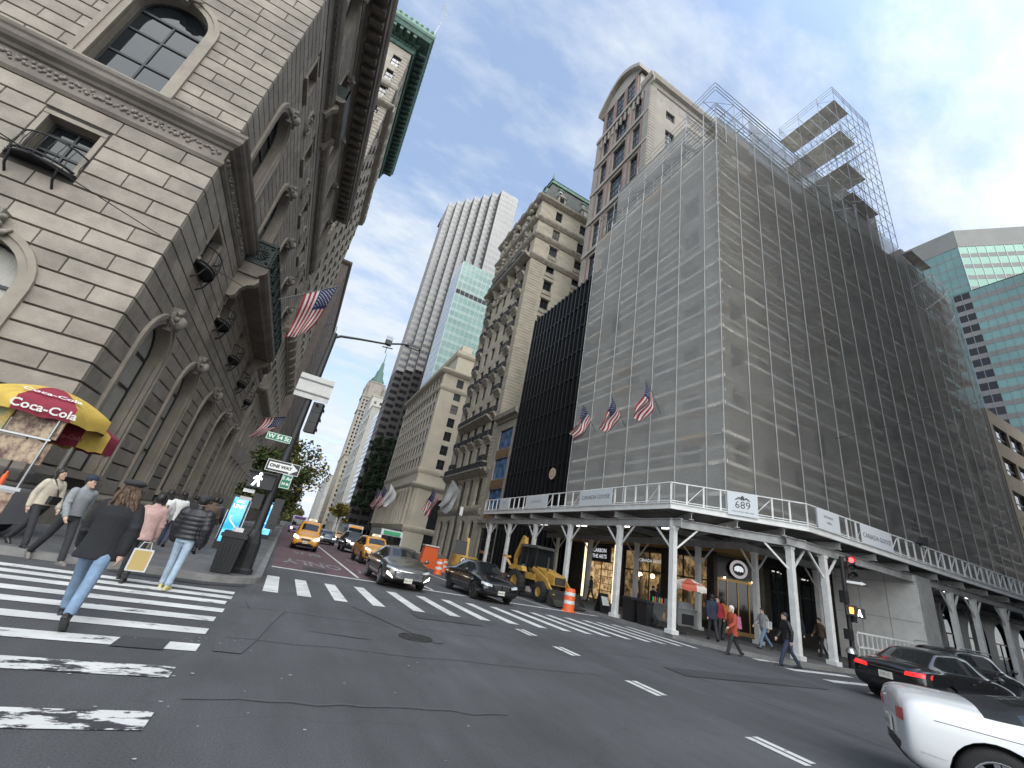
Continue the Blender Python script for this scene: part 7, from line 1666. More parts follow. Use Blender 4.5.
# banners on the shed railing
BAN = nmat('pale banner vinyl', (.60, .63, .655), .6); INK = nmat('dark grey ink', (.08, .085, .1), .6); INKL = nmat('faded blue ink', (.30, .34, .42), .6)
def banner(label, fr, u, w_, lines, z0=5.40, z1=6.30, flip=True, ink=INK, orn=False):
    s_ = thing('banner', label, 'banner', fr.p(u, (z0 + z1) / 2, .05), group='banners on the shed railing')
    b = MB(); fbox(b, fr, u - w_ / 2, u + w_ / 2, z0, z1, .025, .045); b.build('sheet', BAN, s_)
    b = MB(); right = fr.u if fr.n.cross(fr.u).z < 0 else -fr.u
    right = Vector((0, 0, 1)).cross(fr.n); ft = Fr(fr.p(u, 0, .05), right, fr.n)
    for s, z, sz in lines: text_mb(b, s, ft, 0, z, sz, d=.002)
    if orn:
        for k in (-1, 1):
            b.tube([ft.p(k * .05, 6.02, .004), ft.p(k * .16, 6.1, .004), ft.p(k * .26, 6.02, .004), ft.p(k * .34, 5.99, .004)], [.02, .035, .025, .008], 6); b.tube([ft.p(k * .03, 6.0, .004), ft.p(k * .05, 6.12, .004), ft.p(0, 6.2, .004)], [.02, .03, .01], 6)
        b.ball(ft.p(0, 6.1, .004), .05, 8)
    b.build('lettering', ink, s_)
f0, f1_, f2_ = SEG[0][0], SEG[1][0], SEG[2][0]
banner('pale banner reading CANADA GOOSE on the avenue side of the shed', f0, 35.2 - 19.55, 2.85, [('CANADA GOOSE', 5.86, .32)])
banner('faint blue-lettered banner on the shed in front of the black glass', f0, 35.2 - 26.15, 3.0, [('BURBERRY', 5.86, .3)], ink=INKL)
banner('small square banner at the far end of the shed railing', f0, 35.2 - 31.2, 1.7, [('697', 5.95, .4), ('FIFTH AVENUE', 5.62, .12)], ink=INKL)
banner('white banner with the big number 689 and a scroll ornament at the shed corner', f1_, 3.12, 1.3, [('689', 5.76, .46), ('FIFTH AVENUE  NEW YORK', 5.47, .075)], z0=5.3, z1=6.34, orn=True)
banner('small white notice banner with two short lines on the side-street railing', f2_, 1.45, 1.7, [('ENTRANCE', 6.0, .14), ('OPEN', 5.75, .14)])
banner('pale grey CANADA GOOSE banner on the side-street railing above the traffic light', f2_, 5.45, 2.8, [('CANADA GOOSE', 5.8, .32)], z1=6.28)
# ================================================================ street furniture
BLKP = nmat('black painted iron', (.020, .021, .022), .5, .1, var=.3, vscale=3); SGNB = nmat('bare sign aluminium', (.40, .40, .385), .5, .3, var=.12, vscale=3); SGRN = nmat('street sign green', (.012, .16, .085), .5); SWHT = nmat('sign white', (.70, .70, .68), .5)
SBLK = nmat('sign black', (.015, .015, .016), .5); REDL = nmat('lit red lens', (1., .03, .03), .4, emit=5.); WALKL = nmat('lit white walk symbol', (.85, .92, 1.), .4, emit=2.0); HANDL = nmat('lit orange hand', (1., .25, .03), .4, emit=2.5)
YP = 13.9
def sfr(x, y): return Fr((x, y, 0), (1, 0, 0), (0, -1, 0))            # a sign facing south, towards the crossing
lp = thing('street_lamp', 'tall dark street lamp with a curved arm carrying signs at the left kerb corner', 'street lamp', (-.6, YP, .14))
b = MB(); b.tube([(-.6, YP, .14), (-.6, YP, 1.2), (-.6, YP, 7.5)], [.14, .12, .085], 12); b.build('pole', BLKP, lp)
b = MB(); b.lathe((-.6, YP, .14), [(.28, 0), (.28, .10), (.24, .14), (.22, .75), (.19, .85), (.15, 1.0), (.12, 1.1)], 8, smooth=False); b.build('cast_base', BLKP, lp)
b = MB(); b.tube([(-.6, YP, 7.35), (-.4, YP, 7.48), (.2, YP, 7.62), (1.0, YP, 7.78), (1.5, YP, 7.98), (1.75, YP, 8.05)], [.05, .045, .04, .035, .035, .035], 8); b.build('arm', BLKP, lp)
b = MB(); b.cbox((1.95, YP, 8.05), .55, .22, .09, 0, taper=.8); o = b.build('lamp_head', BLKP, lp); b = MB(); b.cbox((1.98, YP, 7.995), .36, .15, .03); b.build('lens', HL, o)
b = MB(); b.cbox((1.1, YP, 7.86), .22, .18, .16)
for k in range(5): b.tube([(1.0 + k * .05, YP, 7.9), (1.0 + k * .05, YP - .02, 8.1 + .03 * (k % 2))], .008, 5)
b.tube([(.95, YP, 7.65), (1.3, YP, 7.7)], .02, 6); b.tube([(1.1, YP, 7.8), (1.1, YP, 7.45)], .012, 5); b.build('antenna_cluster', BLKP, lp)
b = MB(); b.tube([(-.6, YP, 7.5), (-.62, YP, 7.75), (-.85, YP, 7.8), (-1.0, YP, 7.6)], .012, 5); b.build('cable_loop', BLKP, lp)
sg = thing('road_sign_back', 'blank grey back of a big flat road sign mounted high on the left street lamp', 'sign', (-.56, YP - .12, 5.5))
b = MB(); fr = sfr(-.56, YP - .13); fbox(b, fr, -.5, .5, 5.1, 5.86, 0, .012); b.build('plate', SGNB, sg)
b = MB()
for z in (5.28, 5.68): fbox(b, fr, -.5, .5, z - .02, z + .02, .013, .035)
b.build('stiffener', nmat('dark rail', (.13, .13, .13), .5), sg)
def signal_head(name, label, x, y, z, face, lit, n=3, rz=0.):
    t = proto(name, label, 'traffic light', (x, y, z), rz); b = MB()
    for k in range(n): b.box(-.15, .15, -.1, .1, -.32 * k - .31, -.32 * k)
    b.build('housing', BLKP, t)
    for k in range(n):
        c = MB(); zc = -.32 * k - .16; m_ = 0 if lit == k else 1
        c.lathe((0, -.105, zc), [(.001, -.01), (.1, -.005), (.11, .0)], 14, axis='y'); c.build('lens', REDL if lit == k else SBLK, t)
        v = MB(); P = [(.13 * cos(a), .13 * sin(a)) for a in [pi * (-.1 + 1.2 * i / 8) for i in range(9)]]
        for p, q in zip(P[:-1], P[1:]): v.quad((p[0], -.1, zc + p[1]), (q[0], -.1, zc + q[1]), (q[0], -.3, zc + q[1]), (p[0], -.3, zc + p[1]))
        v.build('visor', BLKP, t)
    v = MB(); v.tube([(0, .1, -.1), (0, .32, -.1)], .03, 6); v.build('bracket', BLKP, t)
    return t
signal_head('traffic_light', 'unlit black traffic light hanging from the left street lamp, seen from behind', -.27, YP, 5.08, 0, -1, rz=pi * .9)
def flat_sign(name, label, x, z, w_, h, mat, texts, y=YP - .16, tm=None, border=None, extra=None, dy=0):
    s_ = thing(name, label, 'sign', (x, y, z)); fr = sfr(x, y); b = MB(); fbox(b, fr, -w_ / 2, w_ / 2, z - h / 2, z + h / 2, -.01, 0); b.build('plate', mat, s_); b = MB()
    for s, u, zz, sz in texts: text_mb(b, s, fr, u, z + zz, sz, d=.003, bold=.004)
    if extra: extra(b, fr)
    if border:
        e = .012
        for a in ((-w_ / 2 + e, w_ / 2 - e, -h / 2 + e, -h / 2 + 2 * e), (-w_ / 2 + e, w_ / 2 - e, h / 2 - 2 * e, h / 2 - e), (-w_ / 2 + e, -w_ / 2 + 2 * e, -h / 2 + 2 * e, h / 2 - 2 * e), (w_ / 2 - 2 * e, w_ / 2 - e, -h / 2 + 2 * e, h / 2 - 2 * e)): fbox(b, fr, a[0], a[1], z + a[2], z + a[3], .0, .003)
    b.build('lettering', tm or SWHT, s_); return s_
flat_sign('street_name_sign', 'green street name sign reading W 54 St on the left lamp post', -.96, 3.74, .66, .22, SGRN, [('W 54 St', 0, 0, .165)], border=1)
def owarrow(b, fr):
    b.poly([fr.p(-.38, 2.86, .002), fr.p(.18, 2.86, .002), fr.p(.18, 2.80, .002), fr.p(.40, 2.955, .002), fr.p(.18, 3.11, .002), fr.p(.18, 3.05, .002), fr.p(-.38, 3.05, .002)])
ow = flat_sign('one_way_sign', 'black one way sign with a white arrow pointing right on the left lamp post', -.56, 2.955, .9, .34, SBLK, [], border=1, extra=owarrow)
b = MB(); text_mb(b, 'ONE WAY', sfr(-.62, YP - .16), 0, 2.955, .125, d=.005, bold=.006); b.build('arrow_lettering', SBLK, ow)
flat_sign('avenue_name_sign', 'small green 5 Av sign under the one way sign on the left lamp post', -.36, 2.6, .28, .4, SGRN, [('5 Av', 0, .08, .12), ('54 St', 0, -.07, .09)], border=1)
ws = thing('walk_signal', 'black pedestrian signal showing a white walking figure on the left lamp post', 'pedestrian signal', (-1.0, YP - .2, 2.5))
b = MB(); fr = sfr(-1.02, YP - .3); fbox(b, fr, -.24, .40, 2.27, 2.70, -.24, 0); fbox(b, fr, -.27, .43, 2.68, 2.71, -.1, .1); b.build('housing', BLKP, ws)
b = MB(); u, z = -.02, 2.485
b.poly([fr.p(u + .03 + .04 * cos(a), z + .155 + .04 * sin(a), .006) for a in [2 * pi * i / 10 for i in range(10)]])
for P in ([(-.05, .10), (.04, .11), (.05, -.02), (-.04, -.03)], [(-.05, .10), (-.02, .06), (-.09, -.01), (-.12, .01)], [(.04, .10), (.11, .03), (.09, .0), (.03, .05)], [(-.04, -.02), (.01, -.02), (-.05, -.17), (-.11, -.17)], [(.0, -.02), (.05, -.01), (.10, -.16), (.05, -.17)]): b.poly([fr.p(u + x, z + y, .007) for x, y in P])
b.build('walking_figure', WALKL, ws)
cbx = thing('control_boxes', 'dark grey control boxes strapped to the left lamp post under the pedestrian signal', 'control box', (-.8, YP, 1.7))
for x0_, x1_, z0_, z1_ in ((-.98, -.74, 1.75, 2.15), (-.44, -.2, 1.3, 2.12)):
    b = MB(); b.box(x0_, x1_, YP - .14, YP + .12, z0_, z1_); b.build('box', BLKP, cbx)
for i, (z, m_) in enumerate(((2.16, SWHT), (1.95, SGNB))):
    b = MB(); fbox(b, sfr(-1.12, YP - .17), -.16, .12, z - .045, z + .045, 0, .008); b.build('label_plate', m_, cbx)
# litter bin beside the lamp
lb = thing('litter_bin', 'square black slatted litter bin leaning against the left lamp post base', 'bin', (-1.0, 13.45, .14))
b = MB(); b.hexa([(-1.22, 13.2, .16), (-.78, 13.2, .16), (-.78, 13.66, .16), (-1.22, 13.66, .16), (-1.26, 13.16, .98), (-.74, 13.16, .98), (-.74, 13.7, .98), (-1.26, 13.7, .98)]); o = b.build('body', BLKP, lb)
b = MB()
for i in range(7): b.beam((-1.21 + i * .07, 13.185, .2), (-1.235 + i * .078, 13.15, .96), .03, .02)
b.build('slats', IRON, o)
b = MB(); b.box(-1.3, -.7, 13.12, 13.74, .98, 1.06); b.box(-1.26, -.74, 13.17, 13.69, 1.06, 1.12); b.build('rim', BLKP, lb); b = MB(); b.cbox((-.98, 13.3, 1.17), .2, .14, .1, .4); b.build('rubbish', SWHT, lb)
# information kiosks with glowing screens
SCR = bpy.data.materials.new('glowing blue screen'); SCR.use_nodes = True
def _scr():
    N = SCR.node_tree.nodes; L = SCR.node_tree.links; bs = N['Principled BSDF']; tc = N.new('ShaderNodeTexCoord'); n = N.new('ShaderNodeTexNoise'); n.inputs['Scale'].default_value = 1.6; n.inputs['Detail'].default_value = 2; L.new(tc.outputs['Object'], n.inputs['Vector'])
    r = N.new('ShaderNodeValToRGB'); r.color_ramp.elements[0].position = .40; r.color_ramp.elements[1].position = .66; r.color_ramp.elements[0].color = (.02, .28, .62, 1); r.color_ramp.elements[1].color = (.22, .62, .85, 1)
    L.new(n.outputs['Fac'], r.inputs[0]); L.new(r.outputs[0], bs.inputs['Emission Color']); bs.inputs['Emission Strength'].default_value = .85; bs.inputs['Base Color'].default_value = (.02, .05, .08, 1); bs.inputs['Roughness'].default_value = .2
_scr(); KG = nmat('dark kiosk casing', (.05, .052, .055), .4, .4)
def kiosk(x, y, w_, zt, label):
    t = thing('information_kiosk', label, 'kiosk', (x, y, .14)); b = MB(); b.hexa([(x - w_ / 2 - .08, y, .14), (x + w_ / 2 + .08, y, .14), (x + w_ / 2 + .08, y + .3, .14), (x - w_ / 2 - .08, y + .3, .14), (x - w_ / 2 - .05, y, zt), (x + w_ / 2 + .05, y, zt), (x + w_ / 2 + .05, y + .28, zt), (x - w_ / 2 - .05, y + .28, zt)]); b.build('casing', KG, t)
    b = MB(); b.quad((x - w_ / 2, y - .012, .42), (x + w_ / 2, y - .012, .42), (x + w_ / 2, y - .012, zt - .08), (x - w_ / 2, y - .012, zt - .08)); o = b.build('screen', SCR, t)
    b = MB(); fr = sfr(x, y - .014); text_mb(b, 'NYC', fr, 0, zt - .24, .14, d=.002, bold=.004); text_mb(b, 'LINK', fr, 0, zt - .42, .2, d=.002, bold=.004); P = [(x + .18 * sin(i * .5) * (w_ / .6), y - .016, .75 + i * .06) for i in range(12)]; b.tube(P, .018, 4); b.build('screen_graphic', nmat('screen white', (.8, .92, 1), .5, emit=.9), o)
    b = MB(); b.box(x - w_ / 2 - .082 - .002, x - w_ / 2 - .078, y + .02, y + .26, .5, 1.6); b.box(x + w_ / 2 + .078, x + w_ / 2 + .084, y + .04, y + .24, .5, zt - .15); b.build('side_panel', nmat('lit side strip', (.55, .75, .9), .4, emit=.35), t)
kiosk(-1.82, 20.6, .52, 2.2, 'slim information kiosk with a glowing blue screen behind the left lamp post')
kiosk(-1.15, 36, .8, 2.7, 'second information kiosk farther up the left pavement, seen almost edge-on')
# traffic light mast at the right corner
tm_ = thing('signal_mast', 'black signal mast standing under the shed at the right corner', 'signal mast', (22.75, 11.35, .14))
b = MB(); b.lathe((22.75, 11.35, .14), [(.2, 0), (.2, .1), (.15, .6), (.1, .8)], 8, smooth=False); b.tube([(22.75, 11.35, .8), (22.75, 11.35, 4.55)], .09, 10); b.build('pole', BLKP, tm_)
b = MB()
for z0_, z1_, dx_ in ((1.9, 2.5, .22), (2.6, 3.1, -.2), (1.2, 1.6, -.2)): b.box(22.75 + dx_ - .13, 22.75 + dx_ + .13, 11.2, 11.45, z0_, z1_)
b.build('control_boxes', BLKP, tm_)
signal_head('traffic_light', 'traffic light with its top lens lit red at the right corner under the shed', 23.1, 11.15, 4.62, 0, 0, rz=-.9)
signal_head('traffic_light', 'second red traffic light partly hidden behind a shed post', 24.9, 13.3, 4.6, 0, 0, rz=-1.0)
s_ = thing('one_way_sign', 'small white one way arrow sign on the right corner signal mast', 'sign', (23.0, 11.05, 3.5)); fr = Fr((23.0, 11.0, 0), (.6, -.8, 0), (-.8, -.6, 0)); b = MB(); fbox(b, fr, -.4, .4, 3.4, 3.62, -.01, 0); b.build('plate', SBLK, s_); b = MB(); b.poly([fr.p(u, z, .004) for u, z in ((-.34, 3.46), (.16, 3.46), (.16, 3.43), (.36, 3.51), (.16, 3.59), (.16, 3.56), (-.34, 3.56))]); b.build('arrow', SWHT, s_)
for lab, x, z, m_ in (('pedestrian signal with a lit orange hand at the right corner mast', 22.45, 2.35, HANDL), ('pedestrian signal with a lit white figure at the right corner mast', 23.05, 2.3, WALKL)):
    t = thing('pedestrian_signal', lab, 'pedestrian signal', (x, 11.1, z)); fr = Fr((x, 11.05, 0), (.6, -.8, 0), (-.8, -.6, 0)); b = MB(); fbox(b, fr, -.2, .2, z - .2, z + .2, -.2, 0); b.build('housing', BLKP, t)
    b = MB()
    if m_ is HANDL:
        b.poly([fr.p(u, z + v, .006) for u, v in ((-.07, -.13), (.06, -.13), (.08, .03), (-.08, .03))])
        for k in range(4): fbox(b, fr, -.075 + k * .04, -.045 + k * .04, z + .04, z + .13 - abs(k - 1.5) * .015, .004, .008)
        b.build('raised_hand', HANDL, t)
    else:
        b.poly([fr.p(u, z + v, .006) for u, v in ((-.04, .08), (.04, .08), (.05, -.02), (.1, -.14), (.04, -.14), (0, -.05), (-.05, -.14), (-.1, -.14), (-.05, -.02))]); b.ball(fr.p(.01, z + .12, .0), .03, 8); b.build('walking_figure', WALKL, t)
# bins, barrels, cones, boards on the right pavement
def rbin(x, y, label):
    t = thing('refuse_bin', label, 'bin', (x, y, .14)); b = MB(); b.hexa([(x - .28, y - .28, .16), (x + .28, y - .28, .16), (x + .28, y + .28, .16), (x - .28, y + .28, .16), (x - .32, y - .32, 1.08), (x + .32, y - .32, 1.08), (x + .32, y + .32, 1.08), (x - .32, y + .32, 1.08)]); b.build('body', SBLK, t); b = MB(); b.cbox((x, y, 1.13), .72, .72, .1, 0, taper=.9); b.build('lid', BLKP, t)
rbin(15.75, 17.05, 'black square refuse bin nearest the white shed post'); rbin(15.85, 16.2, 'black square refuse bin to the right of its twin by the shed post')
ORG = nmat('safety orange plastic', (.62, .10, .02), .5); REFL = nmat('white reflective band', (.62, .62, .60), .4)
def barrel(x, y, label, s=1.):
    t = thing('traffic_barrel', label, 'traffic barrel', (x, y, 0), group='orange traffic barrels at the roadworks'); b = MB(); b.lathe((x, y, 0), [(.34 * s, 0), (.34 * s, .06 * s), (.27 * s, .08 * s), (.25 * s, .98 * s), (.2 * s, 1.02 * s), (.01, 1.04 * s)], 18); b.build('body', ORG, t)
    for z in (.34, .70): b = MB(); b.lathe((x, y, 0), [(.268 * s, z * s), (.262 * s, (z + .15) * s)], 18); b.build('reflective_band', REFL, t)
barrel(13.3, 18.7, 'orange and white striped traffic barrel in front of the loader bucket')
barrel(10.7, 31.3, 'orange traffic barrel between the grey sedan and the excavator'); barrel(12.9, 36.5, 'orange traffic barrel behind the excavator')
def cone(x, y, label):
    t = thing('traffic_cone', label, 'traffic cone', (x, y, 0)); b = MB(); b.box(x - .2, x + .2, y - .2, y + .2, 0, .04); b.build('foot', SBLK, t); b = MB(); b.lathe((x, y, 0), [(.15, .04), (.03, .75), (.001, .76)], 14); b.build('body', ORG, t)
cone(14.2, 30, 'orange traffic cone near the excavator track')
t = thing('work_barrier', 'bulky orange plastic barrier unit behind the grey sedan', 'barrier', (12.0, 38.5, 0)); b = MB()
b.hexa([(11.2, 38, 0), (12.8, 38, 0), (12.8, 38.9, 0), (11.2, 38.9, 0), (11.4, 38.1, 1.75), (12.6, 38.1, 1.75), (12.6, 38.8, 1.75), (11.4, 38.8, 1.75)]); b.build('body', ORG, t); b = MB(); b.box(11.35, 12.65, 38.0, 38.9, 1.76, 1.86); b.build('cap', REFL, t)
t = thing('work_fence', 'low dark red board fence behind the loader', 'fence', (13.6, 26.5, 0)); b = MB()
for k in range(4): b.box(12.2 + k * .75, 12.9 + k * .75, 26.4, 26.46, .1, 1.0)
b.build('boards', nmat('dark red board', (.12, .045, .035), .8, var=.3, vscale=2), t); b = MB()
for k in range(5): b.box(12.16 + k * .75, 12.22 + k * .75, 26.46, 26.52, 0, 1.05)
b.build('stakes', STL, t)
t = thing('sandwich_board', 'small black folding pavement board before the lit boutique', 'sign', (15.9, 19.4, .14)); b = MB()
for s in (-1, 1): b.hexa([(15.6, 19.4 + s * .28, .14), (16.2, 19.4 + s * .28, .14), (16.2, 19.4 + s * .25, .14), (15.6, 19.4 + s * .25, .14), (15.62, 19.4 + s * .04, 1.05), (16.18, 19.4 + s * .04, 1.05), (16.18, 19.4 + s * .01, 1.05), (15.62, 19.4 + s * .01, 1.05)])
b.build('panels', SBLK, t); b = MB(); b.hexa([(15.68, 19.105, .5), (16.12, 19.105, .5), (16.12, 19.10, .5), (15.68, 19.10, .5), (15.7, 19.30, .9), (16.1, 19.30, .9), (16.1, 19.29, .9), (15.7, 19.29, .9)]); b.build('poster', SWHT, t)
t = thing('dome_bollard', 'small silver-topped bollard beside the right corner signal mast', 'bollard', (22.4, 11.25, .14)); b = MB(); b.lathe((22.4, 11.25, .14), [(.14, 0), (.14, .55), (.17, .56)], 14); b.build('post', BLKP, t); b = MB(); b.lathe((22.4, 11.25, .14), [(.18, .56), (.17, .66), (.1, .76), (.001, .8)], 14); b.build('dome', nmat('bright steel', (.6, .6, .6), .25, .8), t)
t = thing('floodlight', 'small black wedge floodlight on the side-street railing', 'floodlight', (29.7, 11.0, 6.3)); b = MB(); b.hexa([(29.3, 10.8, 6.32), (30.1, 10.8, 6.32), (30.1, 11.1, 6.32), (29.3, 11.1, 6.32), (29.35, 10.75, 6.36), (30.1, 10.75, 6.75), (30.1, 11.05, 6.75), (29.35, 11.05, 6.36)]); b.build('hood', SBLK, t); b = MB(); b.tube([(29.7, 11.0, 6.2), (29.7, 11.0, 6.33)], .03, 6); b.build('bracket', BLKP, t)
t = thing('avenue_lamp_post', 'slim black lamp post far up the right kerb in front of the ornate hotel', 'lamp post', (16, 44.7, .14)); b = MB(); b.tube([(16, 44.7, .14), (16, 44.7, 8.6)], [.13, .08], 8); b.build('pole', BLKP, t); b = MB(); b.tube([(16, 44.7, 8.5), (14.6, 44.7, 8.9), (13.6, 44.7, 8.9)], .05, 6); b.cbox((13.4, 44.7, 8.88), .5, .2, .1); b.build('arm', BLKP, t); b = MB(); b.box(16.15, 16.5, 44.5, 44.52, 5.4, 6.3); b.build('sign_plate', SWHT, t)
# overhead cables
def cable(label, p, q, sag, r=.018, n=10):
    p, q = Vector(p), Vector(q); b = MB(); b.tube([p.lerp(q, i / n) - Vector((0, 0, sag * 4 * (i / n) * (1 - i / n))) for i in range(n + 1)], r, 5); tag(b.build('overhead_cable', nmat('black cable', (.03, .03, .03), .6)), label, 'cable')
cable('thin cable sloping across the stone clubhouse front to the flagpole', (-8.5, 8, 7.0), (-5.5, 29.5, 14.6), .1, .016)
cable('upper black cable crossing in front of the grey netting at right', (22.9, 11, 10.2), (62, 11, 27.6), .25); cable('lower black cable running over the shed railing at right', (22.75, 11.3, 4.5), (50, 11, 12.2), .35)

# ---------------------------------------------------------------- flags
FR_, FW_, FB_ = nmat('flag red', (.33, .02, .035), .8), nmat('flag white', (.62, .61, .60), .8), nmat('flag blue', (.02, .028, .10), .8)
def flag(label, base, tip, hoist, fly, seed, us=True, group='flags on poles along the avenue', col=None, swing=(0, 0), name='flag'):
    base, tip = Vector(base), Vector(tip); random.seed(seed); t = thing(name, label, 'flag', base, group=group); ax = (tip - base).normalized()
    b = MB(); b.tube([base, tip], [.035, .022], 7); b.ball(tip, .06, 8); b.build('pole', nmat('grey flagpole', (.25, .25, .25), .4, .5), t)
    nu, nv = 26, 24; V = []; side = ax.cross(Vector((0, 0, 1))).normalized(); tp = tip - ax * .08
    for j in range(nv + 1):
        v = j / nv
        for i in range(nu + 1):
            u = i / nu; hang = Vector((swing[0] * v, swing[1] * v, -1)).normalized() * fly * v
            p = tp - ax * hoist * u * (1 - .34 * v) - ax * (.10 * v * hoist) + hang + side * (.16 * sin(u * 9 + v * 3 + seed) * v + .08 * sin(v * 8 + seed * 2)) * hoist * .8 + ax * (.05 * sin(v * 7 + u * 5 + seed) * v)
            V.append(p)
    F = []; M = []
    for j in range(nv):
        for i in range(nu):
            F.append((j * (nu + 1) + i, j * (nu + 1) + i + 1, (j + 1) * (nu + 1) + i + 1, (j + 1) * (nu + 1) + i)); s = i // 2
            M.append(2 if us and s < 7 and j < nv * .42 else (s % 2 if us else 0))
    b = MB(); b.v = [tuple(p) for p in V]; b.f = [list(f) for f in F]; b.m = M; b.s = [True] * len(F); o = b.build('cloth', [FR_, FW_, FB_] if us else [col or FW_], t, fix=False)
    if us:
        b = MB(); sd_ = max(.03, hoist * .022)
        for r in range(9):
            for c in range(6 if r % 2 == 0 else 5):
                u = (r + .9) / 10 * .538; v = (c + (.6 if r % 2 == 0 else 1.1)) / 6.2 * .42
                i, j = u * nu, v * nv; i0, j0 = min(nu - 1, int(i)), min(nv - 1, int(j)); A = V[j0 * (nu + 1) + i0]; B = V[j0 * (nu + 1) + i0 + 1]; D_ = V[(j0 + 1) * (nu + 1) + i0]; P = A + (B - A) * (i - i0) + (D_ - A) * (j - j0); e1 = (B - A).normalized(); nn = (B - A).cross(D_ - A).normalized(); e2 = nn.cross(e1)
                for k in (-1, 1): b.poly([P + nn * .012 * k + (e1 * cos(q * pi / 5 + pi / 2) + e2 * sin(q * pi / 5 + pi / 2)) * sd_ * (1 if q % 2 == 0 else .42) for q in range(10)])
        b.build('stars', FW_, o, fix=False)
    return t
flag('large United States flag hanging from the clubhouse balcony near the street lamp', (-5.6, 30.7, 15.6), (-2.35, 31, 18.6), 2.5, 4.2, 3, swing=(-.12, .1))
flag('United States flag low on the left hotel front, beside the street name sign', (-6.8, 47.6, 9.9), (-3.4, 47.2, 11.2), 1.9, 2.9, 5, swing=(-.55, -.1))
for k, (y, z) in enumerate(((22.42, 14.11), (26.38, 13.86), (30.34, 14.07))):
    flag('%s of the three United States flags in front of the light netting' % ('rightmost', 'middle', 'leftmost')[k], (22.5, y, z), (20.1, y - .9, z + 1.75), 1.75, 2.5, 7 + k, swing=(-.25, .35))
flag('United States flag on the ornate hotel front near the far lamp post', (23.5, 76.0, 9.9), (20.9, 74.6, 11.6), 2.6, 4.2, 11, swing=(-.2, .2)); flag('plain grey-white flag on the ornate hotel front beside the far lamp post', (23.5, 65.4, 10.3), (20.9, 64.6, 12.3), 2.6, 4.4, 12, us=False, col=nmat('grey flag cloth', (.36, .37, .38), .8), swing=(-.2, .3))
for k, y in enumerate((112, 121, 130)):
    flag(('white flag nearest on the columned stone block', 'United States flag in the middle of the columned block front', 'United States flag farthest along the columned block')[k], (23.7, y, 12), (20.4, y - .8, 15), 3.0, 5.0, 20 + k, us=k > 0, swing=(-.2, .3))
flag('small blue flag hanging behind the left lamp post near the trees', (-6.9, 58, 6.5), (-3.6, 57.5, 8.4), 1.6, 2.4, 31, us=False, col=FB_)

# ---------------------------------------------------------------- food carts
YEL = nmat('yellow umbrella cloth', (.52, .36, .07), .8, var=.2, vscale=3); REDU = nmat('dark red umbrella cloth', (.24, .022, .045), .8, var=.15, vscale=3); WUM = nmat('white umbrella cloth', (.60, .55, .50), .8); ORU = nmat('orange-red umbrella cloth', (.45, .10, .06), .8); INOX = nmat('brushed steel cart', (.45, .46, .47), .3, .8, var=.1, vscale=4)
def umbrella(label, c, r, zt, zr, val, cols, rot=0., tilt=(0, 0), pole=True, texts=None, z0=.14, name='cart_umbrella'):
    t = thing(name, label, 'umbrella', (c[0], c[1], z0)); nseg = 8; rows = 6
    def P(a, k): 
        q = k / rows; rr_ = r * q; zz = zt - (zt - zr) * q ** 1.7; x, y = rr_ * cos(a), rr_ * sin(a); return (c[0] + x, c[1] + y, zz + tilt[0] * x + tilt[1] * y)
    for s in range(nseg):
        a0, a1 = 2 * pi * (s - .5) / nseg + rot, 2 * pi * (s + .5) / nseg + rot; b = MB(); V = []
        for k in range(rows + 1):
            for i in range(5):
                a = a0 + (a1 - a0) * i / 4; p = P(a, k); f = 1 - .07 * sin(pi * i / 4) * (k / rows); V.append((c[0] + (p[0] - c[0]) * f, c[1] + (p[1] - c[1]) * f, p[2] - .03 * sin(pi * i / 4) * (k / rows)))
        for k in (1, 2): V += [(x * 1, y * 1, z - val * k / 2 + (.02 * sin(i * 2.5))) for i, (x, y, z) in enumerate(V[rows * 5:rows * 5 + 5])]
        b.add(V, [(k * 5 + i, k * 5 + i + 1, k * 5 + i + 6, k * 5 + i + 5) for k in range(rows + 2) for i in range(4)], 0, True); o = b.build('canopy_panel', cols[s % len(cols)], t, fix=False)
        if texts and s in texts:
            am = 2 * pi * s / nseg + rot; e1 = Vector((-sin(am), cos(am), 0)); 
            for txt, kk, sz, col in texts[s]:
                q0 = Vector(P(am, kk)); q1 = Vector(P(am, kk - .5)); 
                if kk > rows: q0 = Vector(P(am, rows)) - Vector((0, 0, val * .55)); upv = Vector((0, 0, 1)); n = Vector((cos(am), sin(am), 0)); q0 = c3(c, q0, .955)
                else: upv = (q1 - q0).normalized(); n = e1.cross(upv); n = n if n.z > 0 else -n; q0 = c3(c, q0, .955)
                class TF:
                    def p(s_, u, z, d=0.): return q0 + e1 * u + upv * z + n * (d + .03)
                m_ = MB(); text_mb(m_, txt, TF(), 0, 0, sz, d=0, bold=.006); m_.build('cloth_lettering', col, o, fix=False)
    if pole:
        b = MB(); b.tube([(c[0], c[1], z0), (c[0], c[1], zt)], .022, 8); b.build('pole', nmat('brown umbrella pole', (.12, .09, .07), .5), t)
        b = MB()
        for s in range(nseg): b.tube([(c[0], c[1], zt - .05), P(2 * pi * (s + .5) / nseg + rot, rows)], .008, 4)
        b.build('ribs', IRON, t)
    return t
def c3(c, p, f): return Vector((c[0] + (p.x - c[0]) * f, c[1] + (p.y - c[1]) * f, p.z))
umbrella('red and yellow soda umbrella over the food cart at the left edge', (-6.15, 14.35), 1.32, 3.62, 3.12, .32, [REDU, YEL], rot=radians(22), texts={6: [('Coca-Cola', 4.6, .24, SWHT), ('Coca-Cola', 9, .26, SWHT)]})
